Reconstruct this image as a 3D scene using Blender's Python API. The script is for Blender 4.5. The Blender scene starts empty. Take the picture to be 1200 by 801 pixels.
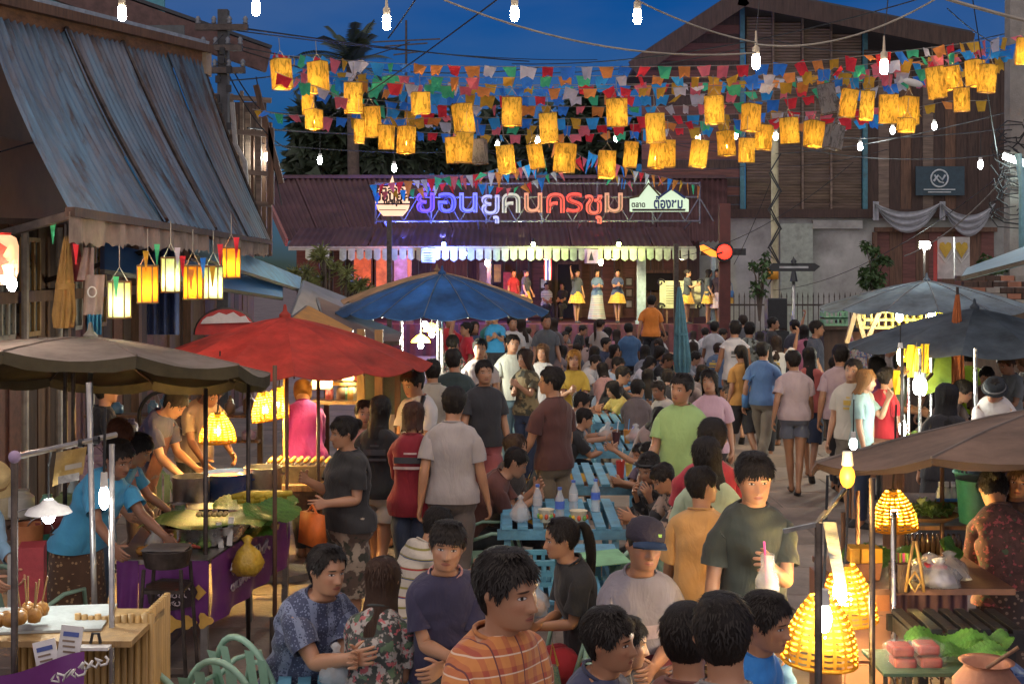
import bpy, bmesh, math, random
import numpy as np
from mathutils import Vector, Matrix, Euler, noise
R = math.radians
rnd = random.Random(7)
SC = bpy.context.scene
COL = SC.collection
# ---------------------------------------------------------------- camera
EYE, FOC, HOR = 2.66, 1500.0, 313.0      # eye height, focal length in photo pixels, horizon row
cd = bpy.data.cameras.new('camera'); cam = bpy.data.objects.new('camera', cd); COL.objects.link(cam)
cam.location = (0, 0, EYE); cam.rotation_euler = (R(90), 0, 0)
cd.sensor_width = 36; cd.lens = 45; cd.shift_y = -(400.5-HOR)/1200; cd.clip_start = .1; cd.clip_end = 2000
SC.camera = cam
# ---------------------------------------------------------------- dusk sky
wd = bpy.data.worlds.new('World'); SC.world = wd; wd.use_nodes = True
wn = wd.node_tree.nodes; wl = wd.node_tree.links
bg = wn['Background']; sky = wn.new('ShaderNodeTexSky'); sky.sky_type = 'NISHITA'; sky.sun_disc = False
sky.sun_elevation = R(3); sky.sun_rotation = R(180); sky.altitude = 0; sky.air_density = 1.0; sky.dust_density = .2; sky.ozone_density = 6
bg.inputs['Strength'].default_value = .1
tint = wn.new('ShaderNodeMix'); tint.data_type = 'RGBA'; tint.blend_type = 'MULTIPLY'; tint.inputs[0].default_value = 1
tint.inputs[7].default_value = (.27, .42, .56, 1)        # the blue hour after sunset
wl.new(sky.outputs[0], tint.inputs[6])
wtc = wn.new('ShaderNodeTexCoord'); wmp = wn.new('ShaderNodeMapping'); wmp.inputs['Scale'].default_value = (2.2, 2.2, 7); wl.new(wtc.outputs['Generated'], wmp.inputs[0])
wnz = wn.new('ShaderNodeTexNoise'); wnz.inputs['Scale'].default_value = 1.6; wnz.inputs['Detail'].default_value = 7; wl.new(wmp.outputs[0], wnz.inputs['Vector'])
wrp = wn.new('ShaderNodeMapRange'); wrp.inputs[1].default_value = .42; wrp.inputs[2].default_value = .75; wrp.inputs[3].default_value = 0; wrp.inputs[4].default_value = .6; wl.new(wnz.outputs['Fac'], wrp.inputs[0])
cm = wn.new('ShaderNodeMix'); cm.data_type = 'RGBA'; cm.inputs[7].default_value = (.34, .60, 1.25, 1); wl.new(wrp.outputs[0], cm.inputs[0]); wl.new(tint.outputs[2], cm.inputs[6]); wl.new(cm.outputs[2], bg.inputs['Color'])      # thin dusk cloud
sl = bpy.data.lights.new('twilight_sun', 'SUN'); sl.energy = .88; sl.angle = R(140); sl.color = (1, .83, .72)
so = bpy.data.objects.new('twilight_sun', sl); COL.objects.link(so); so.rotation_euler = (R(42), 0, R(-12))
SC.view_settings.view_transform = 'Standard'; SC.view_settings.look = 'None'
SC.view_settings.exposure = 1.2; SC.view_settings.gamma = 1
SC.cycles.use_denoising = True
SC.cycles.max_bounces = 6; SC.cycles.diffuse_bounces = 3; SC.cycles.transmission_bounces = 4; SC.cycles.transparent_max_bounces = 8
SC.cycles.sample_clamp_indirect = 4; SC.cycles.caustics_reflective = False; SC.cycles.caustics_refractive = False
# ---------------------------------------------------------------- helpers
def W(px, py, d): return Vector(((px-600)/FOC*d, d, EYE-(py-HOR)/FOC*d))
def X(px, d): return (px-600)/FOC*d
def Z(py, d): return EYE-(py-HOR)/FOC*d
MATS = {}
def new_mat(name):
    m = bpy.data.materials.new(name); m.use_nodes = True
    nt = m.node_tree; return m, nt.nodes, nt.links, nt.nodes['Principled BSDF']
def rgb(c): return (c[0], c[1], c[2], 1)
def nd(n, t, **kw):
    x = n.new(t)
    for k, v in kw.items():
        if k.startswith('i_'): x.inputs[k[2:].replace('_', ' ')].default_value = v
        else: setattr(x, k, v)
    return x
def mat(name, c=(.5,.5,.5), rough=.6, metal=0, vary=.25, scale=6, bump=.15, bscale=40, c2=None, stretch=None, emit=None, es=0, alpha=1, trans=0, wear=0, coat=0, sss=0):
    """painted / natural surface: base colour with noise mottling, grime patches and a fine bump"""
    if name in MATS: return MATS[name]
    m, n, l, b = new_mat(name)
    tc = nd(n, 'ShaderNodeTexCoord'); mp = nd(n, 'ShaderNodeMapping'); l.new(tc.outputs['Object'], mp.inputs[0])
    if stretch: mp.inputs['Scale'].default_value = stretch
    oi = nd(n, 'ShaderNodeObjectInfo'); sh = nd(n, 'ShaderNodeVectorMath', operation='MULTIPLY_ADD')
    l.new(oi.outputs['Random'], sh.inputs[0]); sh.inputs[1].default_value = (17, 31, 23); l.new(mp.outputs[0], sh.inputs[2])
    n1 = nd(n, 'ShaderNodeTexNoise', i_Scale=scale, i_Detail=6, i_Roughness=.65); l.new(sh.outputs[0], n1.inputs['Vector'])
    ra = nd(n, 'ShaderNodeValToRGB'); ra.color_ramp.elements[0].position = .32; ra.color_ramp.elements[1].position = .7
    d2 = c2 or tuple(max(0, x*(1-vary)*.9) for x in c)
    ra.color_ramp.elements[0].color = rgb(d2); ra.color_ramp.elements[1].color = rgb([min(1, x*(1+vary*.5)) for x in c])
    l.new(n1.outputs['Fac'], ra.inputs[0]); out = ra.outputs[0]
    if wear:
        n3 = nd(n, 'ShaderNodeTexNoise', i_Scale=scale*.35, i_Detail=8, i_Roughness=.75); l.new(sh.outputs[0], n3.inputs['Vector'])
        r3 = nd(n, 'ShaderNodeValToRGB'); r3.color_ramp.elements[0].position = .5; r3.color_ramp.elements[1].position = .68
        l.new(n3.outputs['Fac'], r3.inputs[0]); mx = nd(n, 'ShaderNodeMix', data_type='RGBA'); mf = nd(n, 'ShaderNodeMath', operation='MULTIPLY'); mf.inputs[1].default_value = wear
        l.new(r3.outputs[0], mf.inputs[0]); l.new(mf.outputs[0], mx.inputs[0]); l.new(out, mx.inputs[6]); mx.inputs[7].default_value = rgb((.09,.07,.055)); out = mx.outputs[2]
    l.new(out, b.inputs['Base Color'])
    rm = nd(n, 'ShaderNodeMapRange'); rm.inputs[3].default_value = max(.05, rough-.14); rm.inputs[4].default_value = min(1, rough+.14)
    l.new(n1.outputs['Fac'], rm.inputs[0]); l.new(rm.outputs[0], b.inputs['Roughness'])
    b.inputs['Metallic'].default_value = metal
    if bump:
        n2 = nd(n, 'ShaderNodeTexNoise', i_Scale=bscale, i_Detail=4); l.new(sh.outputs[0], n2.inputs['Vector'])
        bp = nd(n, 'ShaderNodeBump', i_Strength=bump, i_Distance=.02); l.new(n2.outputs['Fac'], bp.inputs['Height']); l.new(bp.outputs[0], b.inputs['Normal'])
    if emit: b.inputs['Emission Color'].default_value = rgb(emit); b.inputs['Emission Strength'].default_value = es
    if alpha < 1: b.inputs['Alpha'].default_value = alpha
    if trans: b.inputs['Transmission Weight'].default_value = trans
    if coat: b.inputs['Coat Weight'].default_value = coat
    if sss: b.inputs['Subsurface Weight'].default_value = sss; b.inputs['Subsurface Radius'].default_value = (.02,.008,.004)
    MATS[name] = m; return m
def glow(name, c, s):
    if name in MATS: return MATS[name]
    m, n, l, b = new_mat(name); b.inputs['Base Color'].default_value = rgb([.8*x for x in c])
    b.inputs['Emission Color'].default_value = rgb(c); b.inputs['Emission Strength'].default_value = s
    MATS[name] = m; return m
class MB:
    """collects shapes in world space; build() links them as one mesh object"""
    def __init__(s): s.v = []; s.f = []; s.m = []; s.mi = 0
    def add(s, vs, fs):
        o = len(s.v); s.v.extend([tuple(p) for p in vs]); s.f.extend([tuple(i+o for i in f) for f in fs]); s.m.extend([s.mi]*len(fs)); return s
    def box(s, c, sz, rot=None, taper=1):
        x, y, z = [q/2 for q in sz]; t = taper
        vs = [Vector(p) for p in ((-x,-y,-z),(x,-y,-z),(x,y,-z),(-x,y,-z),(-x*t,-y*t,z),(x*t,-y*t,z),(x*t,y*t,z),(-x*t,y*t,z))]
        if rot is not None:
            M = Euler(rot).to_matrix() if not isinstance(rot, Matrix) else rot
            vs = [M @ p for p in vs]
        c = Vector(c); return s.add([p+c for p in vs], [(0,3,2,1),(4,5,6,7),(0,1,5,4),(1,2,6,5),(2,3,7,6),(3,0,4,7)])
    def bar(s, a, b, w, h=None, up=(0,0,1)):
        a = Vector(a); b = Vector(b); d = (b-a); L = d.length; d.normalize(); u = Vector(up)
        if abs(d.dot(u)) > .98: u = Vector((0,1,0))
        sx = d.cross(u).normalized(); u = sx.cross(d); M = Matrix((sx, d, u)).transposed()
        return s.box((a+b)/2, (w, L, h or w), M)
    def tube(s, pts, r, n=8, caps=True):
        pts = [Vector(p) for p in pts]; N = len(pts); rs = r if isinstance(r, (list, tuple)) else [r]*N
        vs = []; fs = []; ref = None
        for i, p in enumerate(pts):
            t = (pts[min(i+1, N-1)]-pts[max(i-1, 0)]).normalized()
            if ref is None: ref = t.orthogonal().normalized()
            ref = (ref-t*ref.dot(t))
            ref = ref.normalized() if ref.length > 1e-6 else t.orthogonal().normalized()
            q = t.cross(ref)
            for k in range(n):
                a = 2*math.pi*k/n; vs.append(p+(ref*math.cos(a)+q*math.sin(a))*rs[i])
        for i in range(N-1):
            for k in range(n): fs.append((i*n+k, i*n+(k+1)%n, (i+1)*n+(k+1)%n, (i+1)*n+k))
        if caps: fs.append(tuple(range(n))[::-1]); fs.append(tuple((N-1)*n+k for k in range(n)))
        return s.add(vs, fs)
    def cyl(s, a, b, r, r2=None, n=12): return s.tube([a, b], [r, r if r2 is None else r2], n)
    def lathe(s, prof, o=(0,0,0), n=20, M=None, wob=None, cap=True):
        vs = []; fs = []; o = Vector(o)
        for i, (r, z) in enumerate(prof):
            for k in range(n):
                a = 2*math.pi*k/n; rr = r*(1+(wob(a, i) if wob else 0)); p = Vector((rr*math.cos(a), rr*math.sin(a), z))
                vs.append((M @ p if M else p)+o)
        for i in range(len(prof)-1):
            for k in range(n): fs.append((i*n+k, i*n+(k+1)%n, (i+1)*n+(k+1)%n, (i+1)*n+k))
        if cap and prof[0][0] > 1e-4: fs.append(tuple(range(n))[::-1])
        if cap and prof[-1][0] > 1e-4: fs.append(tuple((len(prof)-1)*n+k for k in range(n)))
        return s.add(vs, fs)
    def ball(s, c, r, n=12, m=8, M=None):
        r = (r, r, r) if not isinstance(r, (tuple, list)) else r; vs = []; fs = []; c = Vector(c)
        for i in range(m+1):
            t = math.pi*i/m
            for k in range(n):
                a = 2*math.pi*k/n; p = Vector((r[0]*math.sin(t)*math.cos(a), r[1]*math.sin(t)*math.sin(a), r[2]*math.cos(t))); vs.append((M @ p if M else p)+c)
        for i in range(m):
            for k in range(n): fs.append((i*n+k, (i+1)*n+k, (i+1)*n+(k+1)%n, i*n+(k+1)%n))
        return s.add(vs, fs)
    def quad(s, a, b, c, d): return s.add([a, b, c, d], [(0,1,2,3)])
    def grid(s, fn, nu, nv):
        vs = [fn(i/nu, j/nv) for j in range(nv+1) for i in range(nu+1)]
        return s.add(vs, [(j*(nu+1)+i, j*(nu+1)+i+1, (j+1)*(nu+1)+i+1, (j+1)*(nu+1)+i) for j in range(nv) for i in range(nu)])
    def poly(s, pts, th, nrm):
        """flat outline given real thickness"""
        n = len(pts); k = Vector(nrm).normalized()*th/2; a = [Vector(p)-k for p in pts]; b = [Vector(p)+k for p in pts]
        return s.add(a+b, [tuple(range(n))[::-1], tuple(range(n, 2*n))]+[(i, (i+1)%n, n+(i+1)%n, n+i) for i in range(n)])
    def build(s, name, m, parent=None, smooth=False, bevel=0):
        me = bpy.data.meshes.new(name); off = wloc(parent)
        me.from_pydata([(p[0]-off[0], p[1]-off[1], p[2]-off[2]) for p in s.v], [], s.f)
        for q in (m if isinstance(m, (list, tuple)) else [m]): me.materials.append(q)
        if any(s.m): me.polygons.foreach_set('material_index', s.m)
        if smooth: me.polygons.foreach_set('use_smooth', [True]*len(s.f))
        if smooth == 'auto':
            bm = bmesh.new(); bm.from_mesh(me)
            for e in bm.edges:
                if len(e.link_faces) == 2 and e.calc_face_angle(0) > .7: e.smooth = False
            bm.to_mesh(me); bm.free()
        me.update(); o = bpy.data.objects.new(name, me); COL.objects.link(o)
        if bevel:
            bv = o.modifiers.new('edge', 'BEVEL'); bv.width = bevel; bv.segments = 2; bv.limit_method = 'ANGLE'
        if parent is not None: o.parent = parent; WL[o.name] = off
        return o
WL = {}
def wloc(p): return (0,0,0) if p is None else WL.get(p.name, tuple(p.location))
def tag(o, label=None, cat=None, group=None, kind=None):
    if label: o['label'] = label
    if cat: o['category'] = cat
    if group: o['group'] = group
    if kind: o['kind'] = kind
    return o
def thing(name, label, cat, loc=(0,0,0), group=None):
    o = bpy.data.objects.new(name, None); COL.objects.link(o); o.location = loc; o.empty_display_size = .1
    WL[o.name] = tuple(loc); return tag(o, label, cat, group)
def struct(o): o['kind'] = 'structure'; return o
KIDS = {}
def copy_tree(o, loc=None, rotz=None, label=None, parent=None, scale=None):
    kids = o.children
    c = o.copy(); COL.objects.link(c)
    if parent is not None: c.parent = parent
    if loc is not None: c.location = loc; WL[c.name] = tuple(loc)
    if rotz is not None: c.rotation_euler = (0, 0, rotz)
    if scale is not None: c.scale = (scale,)*3 if not isinstance(scale, tuple) else scale
    if label: c['label'] = label
    for k in kids: copy_tree(k, parent=c)
    return c
def lamp(name, loc, c, w, r=.03, parent=None, kind='POINT', **kw):
    L = bpy.data.lights.new(name, kind); L.energy = w; L.color = c
    if kind != 'AREA': L.shadow_soft_size = r
    for k, v in kw.items(): setattr(L, k, v)
    o = bpy.data.objects.new(name, L); COL.objects.link(o)
    off = wloc(parent); o.location = Vector(loc)-Vector(off)
    if parent is not None: o.parent = parent
    return o
def aim(o, d): o.rotation_euler = Vector(d).to_track_quat('-Z', 'Y').to_euler()
def text(s, size, mt, loc, parent=None, name='lettering', rot=(R(90),0,0), ext=.004, bold=0, align='CENTER', sx=1, sp=1):
    cu = bpy.data.curves.new(name, 'FONT'); cu.body = s; cu.size = size; cu.extrude = ext; cu.align_x = align; cu.align_y = 'CENTER'; cu.offset = bold; cu.resolution_u = 3; cu.space_character = sp
    o = bpy.data.objects.new(name, cu); COL.objects.link(o)
    dg = bpy.context.evaluated_depsgraph_get(); me = bpy.data.meshes.new_from_object(o.evaluated_get(dg)); bpy.data.objects.remove(o)
    o = bpy.data.objects.new(name, me); COL.objects.link(o); me.materials.clear(); me.materials.append(mt)
    off = wloc(parent); o.location = Vector(loc)-Vector(off); o.rotation_euler = rot; o.scale = (sx, 1, 1)
    if parent is not None: o.parent = parent
    return o
# ---------------------------------------------------------------- people
def catmull(V, F):
    """one Catmull-Clark step on vertex rows V (any number of columns) and faces F (n,4), -1 in the fourth slot for a triangle"""
    n = len(V); tri = F[:, 3] < 0; Fx = np.where(F < 0, 0, F)
    cnt = np.where(tri, 3, 4)
    fp = V[Fx[:, :3]].sum(1)+np.where(tri[:, None], 0, V[Fx[:, 3]]); fp /= cnt[:, None]
    nx = np.stack([F[:, 1], F[:, 2], np.where(tri, F[:, 0], F[:, 3]), np.where(tri, -1, F[:, 0])], 1)
    fa = np.repeat(np.arange(len(F)), 4); sl = np.tile(np.arange(4), len(F))
    a = F.ravel(); b = nx.ravel(); ok = (a >= 0) & (b >= 0); fa, sl, a, b = fa[ok], sl[ok], a[ok], b[ok]
    key = np.minimum(a, b)*n+np.maximum(a, b); uk, inv, ec = np.unique(key, return_inverse=True, return_counts=True)
    e0, e1 = uk//n, uk % n; mid = (V[e0]+V[e1])/2
    fs = np.zeros((len(uk), V.shape[1])); np.add.at(fs, inv, fp[fa])
    inn = ec == 2; ep = mid.copy(); ep[inn] = (mid[inn]*2+fs[inn])/4
    val = np.bincount(np.r_[e0, e1], minlength=n).astype(float); val[val == 0] = 1
    Fm = np.zeros_like(V); np.add.at(Fm, a, fp[fa]); fc = np.bincount(a, minlength=n).astype(float); fc[fc == 0] = 1; Fm /= fc[:, None]
    Rm = np.zeros_like(V); np.add.at(Rm, e0, mid); np.add.at(Rm, e1, mid); Rm /= val[:, None]
    vv = val[:, None]; VP = (Fm+2*Rm+(vv-3)*V)/vv
    bd = ~inn; isb = np.zeros(n, bool); isb[e0[bd]] = 1; isb[e1[bd]] = 1
    B = np.zeros_like(V); np.add.at(B, e0[bd], V[e1[bd]]); np.add.at(B, e1[bd], V[e0[bd]])
    VP[isb] = V[isb]*.75+B[isb]/8
    NV = np.vstack([VP, ep, fp]); ne = len(uk)
    eid = np.full((len(F), 4), -1); eid[fa, sl] = inv
    prv = np.where(sl > 0, sl-1, cnt[fa]-1)
    NF = np.stack([F[fa, sl], n+eid[fa, sl], n+ne+fa, n+eid[fa, prv]], 1)
    return NV, NF
def np_mesh(name, V, F, m, attr=None):
    me = bpy.data.meshes.new(name); me.vertices.add(len(V)); me.vertices.foreach_set('co', np.ascontiguousarray(V[:, :3], dtype=np.float32).ravel())
    F = np.asarray(F); tri = F[:, 3] < 0; ct = np.where(tri, 3, 4)
    me.loops.add(int(ct.sum())); me.polygons.add(len(F)); st = np.r_[0, np.cumsum(ct)[:-1]]
    me.loops.foreach_set('vertex_index', F.ravel()[F.ravel() >= 0].astype(np.int32)); me.polygons.foreach_set('loop_start', st.astype(np.int32))
    me.polygons.foreach_set('use_smooth', np.ones(len(F), bool)); me.materials.append(m)
    if attr is not None:
        at = me.attributes.new('hl', 'FLOAT_VECTOR', 'POINT'); at.data.foreach_set('vector', np.ascontiguousarray(attr, dtype=np.float32).ravel())
    me.update(calc_edges=True); return me
def orient(V, F):
    bm = bmesh.new(); vs = [bm.verts.new(p[:3]) for p in V]
    for f in F:
        try: bm.faces.new([vs[i] for i in f if i >= 0])
        except ValueError: pass
    bmesh.ops.recalc_face_normals(bm, faces=bm.faces); bm.verts.index_update()
    out = np.array([[v.index for v in f.verts]+([-1] if len(f.verts) == 3 else []) for f in bm.faces]); bm.free(); return out
# head rings: z front, z back, half width, depth front, depth back
HEAD = [(-.035,-.03,.057,.045,.062), (.004,.02,.056,.046,.064), (-.003,.045,.058,.082,.066), (.016,.066,.064,.093,.075), (.044,.09,.0705,.0945,.088), (.075,.112,.0755,.0945,.098),
        (.108,.134,.0775,.093,.103), (.135,.156,.0785,.0955,.104), (.166,.178,.074,.089,.098), (.195,.2,.059,.068,.078), (.212,.213,.034,.038,.044)]
TORSO = [(.0,.155,.1,.1), (.06,.17,.108,.118), (.13,.172,.108,.125), (.21,.152,.102,.1), (.29,.14,.1,.09), (.37,.147,.104,.095), (.45,.16,.11,.102), (.505,.168,.108,.1), (.555,.168,.098,.098), (.6,.145,.082,.09), (.628,.1,.066,.08), (.648,.066,.054,.068)]
def frame_rot(v, k, a):
    return Matrix.Rotation(a, 3, k) @ v
def figure(lean=0, curve=0, head=(0, 0), armL=(8, 8, 15), armR=(8, 8, 15), legL=(0, 0, 4), legR=(0, 0, 4), fat=1.0, fem=False, curl=45, puff=None, twist=0, roll=0, **_):
    """body cage: lean and curve of the back, head (yaw, pitch), arms (forward, out, elbow[, inward]), legs (hip, knee, out) in degrees.
    puff(region, t) gives extra radius for clothes. Rows: x y z, region (0 torso 1 arm 2 leg 3 head 4 hand 5 foot), t, head-local x f z"""
    V = []; F = []
    def vert(p, reg, t, h=(0, 0, 0)): V.append((p[0], p[1], p[2], reg, t, *h)); return len(V)-1
    U = Vector((0,0,1)); S = Vector((1,0,0)); FW = Vector((0,-1,0))
    base = Vector((0,0,.80)); N = 16; rows = []; pos = base.copy(); pu = 0; frames = []
    for u, rx, rf, rb in TORSO:
        s = min(1, u/.5); a = R(lean*min(1, u/.15)+curve*s); d = frame_rot(U, S, a); f = frame_rot(FW, S, a)
        tw = R(twist*s); sd = frame_rot(S, d, tw); f = frame_rot(f, d, tw)
        pos = pos+d*(u-pu); pu = u; frames.append((pos.copy(), sd, f, d))
        g = fat if u < .55 else 1+(fat-1)*.5
        if fem: rx *= (1.04 if u < .18 else .9); rf *= (1.12 if .42 < u < .52 else 1)
        bel = 1+max(0, fat-1)*1.2*math.exp(-((u-.27)/.1)**2)
        pf = puff('T', u) if puff else 0
        row = []
        for k in range(N):
            th = 2*math.pi*k/N; c, q = math.cos(th), math.sin(th)
            p = pos+sd*((rx*g+pf)*math.copysign(abs(q)**.85, q))+f*(((rf*bel if c > 0 else rb)*g+pf)*math.copysign(abs(c)**.85, c))
            row.append(vert(p, 0, u))
        rows.append(row)
    # neck and head follow on the same columns
    np_, ns, nf, nu = frames[-1]; hy, hp = head
    a = R((lean+curve)*.75+hp); hd = frame_rot(U, S, a); hf = frame_rot(FW, S, a); hs = frame_rot(frame_rot(S, U, R(twist)), hd, R(hy)); hf = frame_rot(frame_rot(hf, U, R(twist)), hd, R(hy))
    if roll: hs = frame_rot(hs, hf, R(roll)); hd = frame_rot(hd, hf, R(roll))
    ho = np_+nu*.004+hd*.022+nf*.012+hf*.014
    for zf, zb, w, df, db in HEAD:
        row = []
        for k in range(N):
            th = 2*math.pi*k/N; c, q = math.cos(th), math.sin(th); e = .9
            x = w*math.copysign(abs(q)**e, q); f = (df if c > 0 else db)*math.copysign(abs(c)**e, c); z = zf+(zb-zf)*(1-c)/2
            row.append(vert(ho+hs*x+hf*f+hd*z, 3, z, (x, f, z)))
        rows.append(row)
    ap = vert(ho+hd*.218, 3, .218, (0, 0, .218))
    hole = set()
    for r in (6, 7, 8):
        for k in (3, 4, 11, 12): hole.add((r, k))
    for r in range(len(rows)-1):
        for k in range(N):
            if (r, k) not in hole: F.append((rows[r][k], rows[r][(k+1)%N], rows[r+1][(k+1)%N], rows[r+1][k]))
    for k in range(N): F.append((rows[-1][k], rows[-1][(k+1)%N], ap, -1))
    def ringstep(prev, pts, reg, t, hl=(0, 0, 0)):
        cur = [vert(p, reg, t, hl) for p in pts]
        for k in range(10): F.append((prev[k], prev[(k+1)%10], cur[(k+1)%10], cur[k]))
        return cur
    tips = {}
    # arms
    for side, arm in ((1, armL), (-1, armR)):
        fwd, out, elb = arm[:3]; inw = arm[3] if len(arm) > 3 else 0; pron = arm[4] if len(arm) > 4 else 0
        kf, km, kb = (3, 4, 5) if side > 0 else (13, 12, 11)
        prev = [rows[6][kf], rows[6][km], rows[6][kb], rows[7][kb], rows[8][kb], rows[9][kb], rows[9][km], rows[9][kf], rows[8][kf], rows[7][kf]]
        cp, cs, cf, cu = frames[8]; sh = cp+cs*(side*(.155 if not fem else .142))+cu*.005
        dn = -cu; O = cs*side; Fr = cf.copy()
        # swing out, then forward about the side axis, then elbow
        ax = cf*side
        T = frame_rot(dn, cf, R(out*side)); O1 = frame_rot(O, cf, R(out*side))
        T = frame_rot(T, cs, R(-fwd)); O1 = frame_rot(O1, cs, R(-fwd)); F1 = frame_rot(Fr, cs, R(-fwd))
        if inw: T2 = frame_rot(T, cu, R(-inw*side)); O1 = frame_rot(O1, cu, R(-inw*side)); F1 = frame_rot(F1, cu, R(-inw*side)); T = T2
        UA, FA = (.285, .245) if not fem else (.27, .228)
        el = sh+T*UA
        hx = T.cross(F1).normalized()          # elbow hinge
        T2 = frame_rot(T, hx, R(elb)); F2 = frame_rot(F1, hx, R(elb)); O2 = O1
        if pron: O2 = frame_rot(O1, T2, R(pron*side)); F2 = frame_rot(F2, T2, R(pron*side))
        pass
        wr = el+T2*FA
        def ring(c, o, f, ra, rb_, reg, t):
            return [c+o*(ra*math.cos(R(180-36*(i-1))))+f*(-rb_*math.sin(R(180-36*(i-1)))) for i in range(10)]
        spec = [(sh+T*.045, O1, F1, .052, .056, .06), (sh+T*.12, O1, F1, .047, .05, .22), (sh+T*(UA*.72), O1, F1, .041, .043, .38), (el-T*.025, O1, F1, .036, .038, .5)]
        mid = (O1+O2).normalized(); mf = (F1+F2).normalized()
        spec += [(el, (O1*.7+O2*.3).normalized(), mf, .037, .039, .54), (el+T2*.04, O2, F2, .038, .041, .6), (el+T2*.12, O2, F2, .033, .036, .75), (wr-T2*.03, O2, F2, .024, .029, .92), (wr, O2, F2, .021, .029, 1.0)]
        for c, o, f, ra, rb_, t in spec:
            pf = puff('A', t) if puff else 0
            g = (.9 if fem else 1)*(1+(fat-1)*.6)
            prev = ringstep(prev, ring(c, o, f, ra*g+pf, rb_*g+pf, 1, t), 1, t)
        # hand: dorsal five / palmar five
        hs_ = .93 if fem else 1.0
        def hring(c, wd, th, reg=4):
            pts = [None]*10
            for i, (jd, jp) in enumerate(zip((8,7,6,5,4), (9,0,1,2,3))):
                y = wd*(1-i/2); dz = th*(1-.25*abs(i-2)/2)
                pts[jd] = c+F2*y+O2*dz; pts[jp] = c+F2*y-O2*dz
            return pts
        w1 = wr+T2*.028*hs_; w2 = wr+T2*.056*hs_; w3 = wr+T2*.092*hs_
        r1 = ringstep(prev, hring(w1, .034*hs_, .014), 4, 1.1); r2 = [vert(p, 4, 1.2) for p in hring(w2, .041*hs_, .014)]
        r3pts = hring(w3, .043*hs_, .012)
        for k in range(10):
            if (k, (k+1)%10) != (8, 9): F.append((r1[k], r1[(k+1)%10], r2[(k+1)%10], r2[k]))
        r3 = ringstep(r2, r3pts, 4, 1.3)
        # thumb leaves the side of the palm
        tb = [r1[8], r1[9], r2[9], r2[8]]; tc = (w1+w2)/2+F2*.038*hs_; td = (T2*.62+F2*.72-O2*.3).normalized()
        for st, rr in ((.026, .0125), (.05, .011), (.066, .007)):
            td = (td+T2*.1-O2*.14).normalized(); ce = tc+td*st*hs_; sa = td.cross(O2).normalized(); sb = O2-td*O2.dot(td); sb.normalize()
            # corners match (dorsal near, palmar near, palmar far, dorsal far)
            n1 = (-T2+td*T2.dot(td)).normalized()
            q4 = [ce+n1*rr+sb*rr, ce+n1*rr-sb*rr, ce-n1*rr-sb*rr, ce-n1*rr+sb*rr]
            cur = [vert(p, 4, 1.4) for p in q4]
            for k in range(4): F.append((tb[k], tb[(k+1)%4], cur[(k+1)%4], cur[k]))
            tb = cur
        F.append((tb[0], tb[1], tb[2], tb[3]))
        dj = (8,7,6,5,4); pj = (9,0,1,2,3)
        lens = (.072, .08, .074, .058)
        for i in range(4):
            loop = [r3[dj[i]], r3[dj[i+1]], r3[pj[i+1]], r3[pj[i]]]
            c = sum((r3pts[j] for j in (dj[i], dj[i+1], pj[i+1], pj[i])), Vector())/4
            dirv = (T2+F2*(.06-.04*i)).normalized(); nrm = O2.copy(); a0 = R(curl*(.55+.18*i)*.8)*(1 if F2.cross(T2).dot(O2) < 0 else -1)
            for sgm, fr in enumerate((.45, .3, .22)):
                dirv = frame_rot(dirv, F2, a0); nrm = frame_rot(nrm, F2, a0)
                c = c+dirv*(lens[i]*fr*hs_*1.02); rr = (.0088, .008, .0062)[sgm]*hs_; wv = F2*rr; nv = nrm*rr
                cur = [vert(p, 4, 1.5+sgm*.1) for p in (c+wv+nv, c-wv+nv, c-wv-nv, c+wv-nv)]
                for k in range(4): F.append((loop[k], loop[(k+1)%4], cur[(k+1)%4], cur[k]))
                loop = cur
            F.append(tuple(loop))
        tips[side] = (sh, el, wr, w3+T2*.03, T2)
    # legs
    cpos, csd, cfr, cup = frames[0]; cr = vert(cpos-cup*.06, 2, 0)
    for side, leg in ((1, legL), (-1, legR)):
        hip, kne, out = leg
        ks = range(0, 9) if side > 0 else [0]+list(range(15, 7, -1))
        prev = [rows[0][k] for k in ks]+[cr]
        T = frame_rot(-U, FW, R(-out*side)); O = frame_rot(S*side, FW, R(-out*side)); T = frame_rot(T, S, R(-hip)); O = frame_rot(O, S, R(-hip*0)); Fr = frame_rot(FW, S, R(-hip))
        hj = cpos+csd*(.088*side)+cup*.04
        kn = hj+T*.43; T2 = frame_rot(T, S, R(kne)); F2 = frame_rot(Fr, S, R(kne)); an = kn+T2*.385
        def lring(c, o, f, ra, rb_):
            # index 0 front-inner ... 4 outer ... 8 back-inner, 9 inner
            return [c+f*(rb_*math.cos(R(18+36*i)))+o*(ra*math.sin(R(18+36*i))) for i in range(10)]
        spec = [(hj+T*.1, T, Fr, .083, .09, .1), (hj+T*.2, T, Fr, .072, .08, .25), (hj+T*.32, T, Fr, .06, .066, .4), (kn-T*.035, T, Fr, .051, .056, .5), (kn+(T2-T)*.008, T, (Fr+F2).normalized(), .05, .055, .54), (kn+T2*.05, T2, F2, .047, .053, .6), (kn+T2*.14-F2*.012, T2, F2, .048, .055, .7), (kn+T2*.26-F2*.006, T2, F2, .036, .04, .85), (an-T2*.03, T2, F2, .028, .032, .97)]
        for c, t_, f, ra, rb_, t in spec:
            pf = puff('L', t) if puff else 0; g = (1+(fat-1)*.7)*(1.0 if not fem else (.98 if t > .3 else 1.03))
            prev = ringstep(prev, lring(c, O, f, ra*g+pf, rb_*g+pf), 2, t)
        up = -T2
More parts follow.
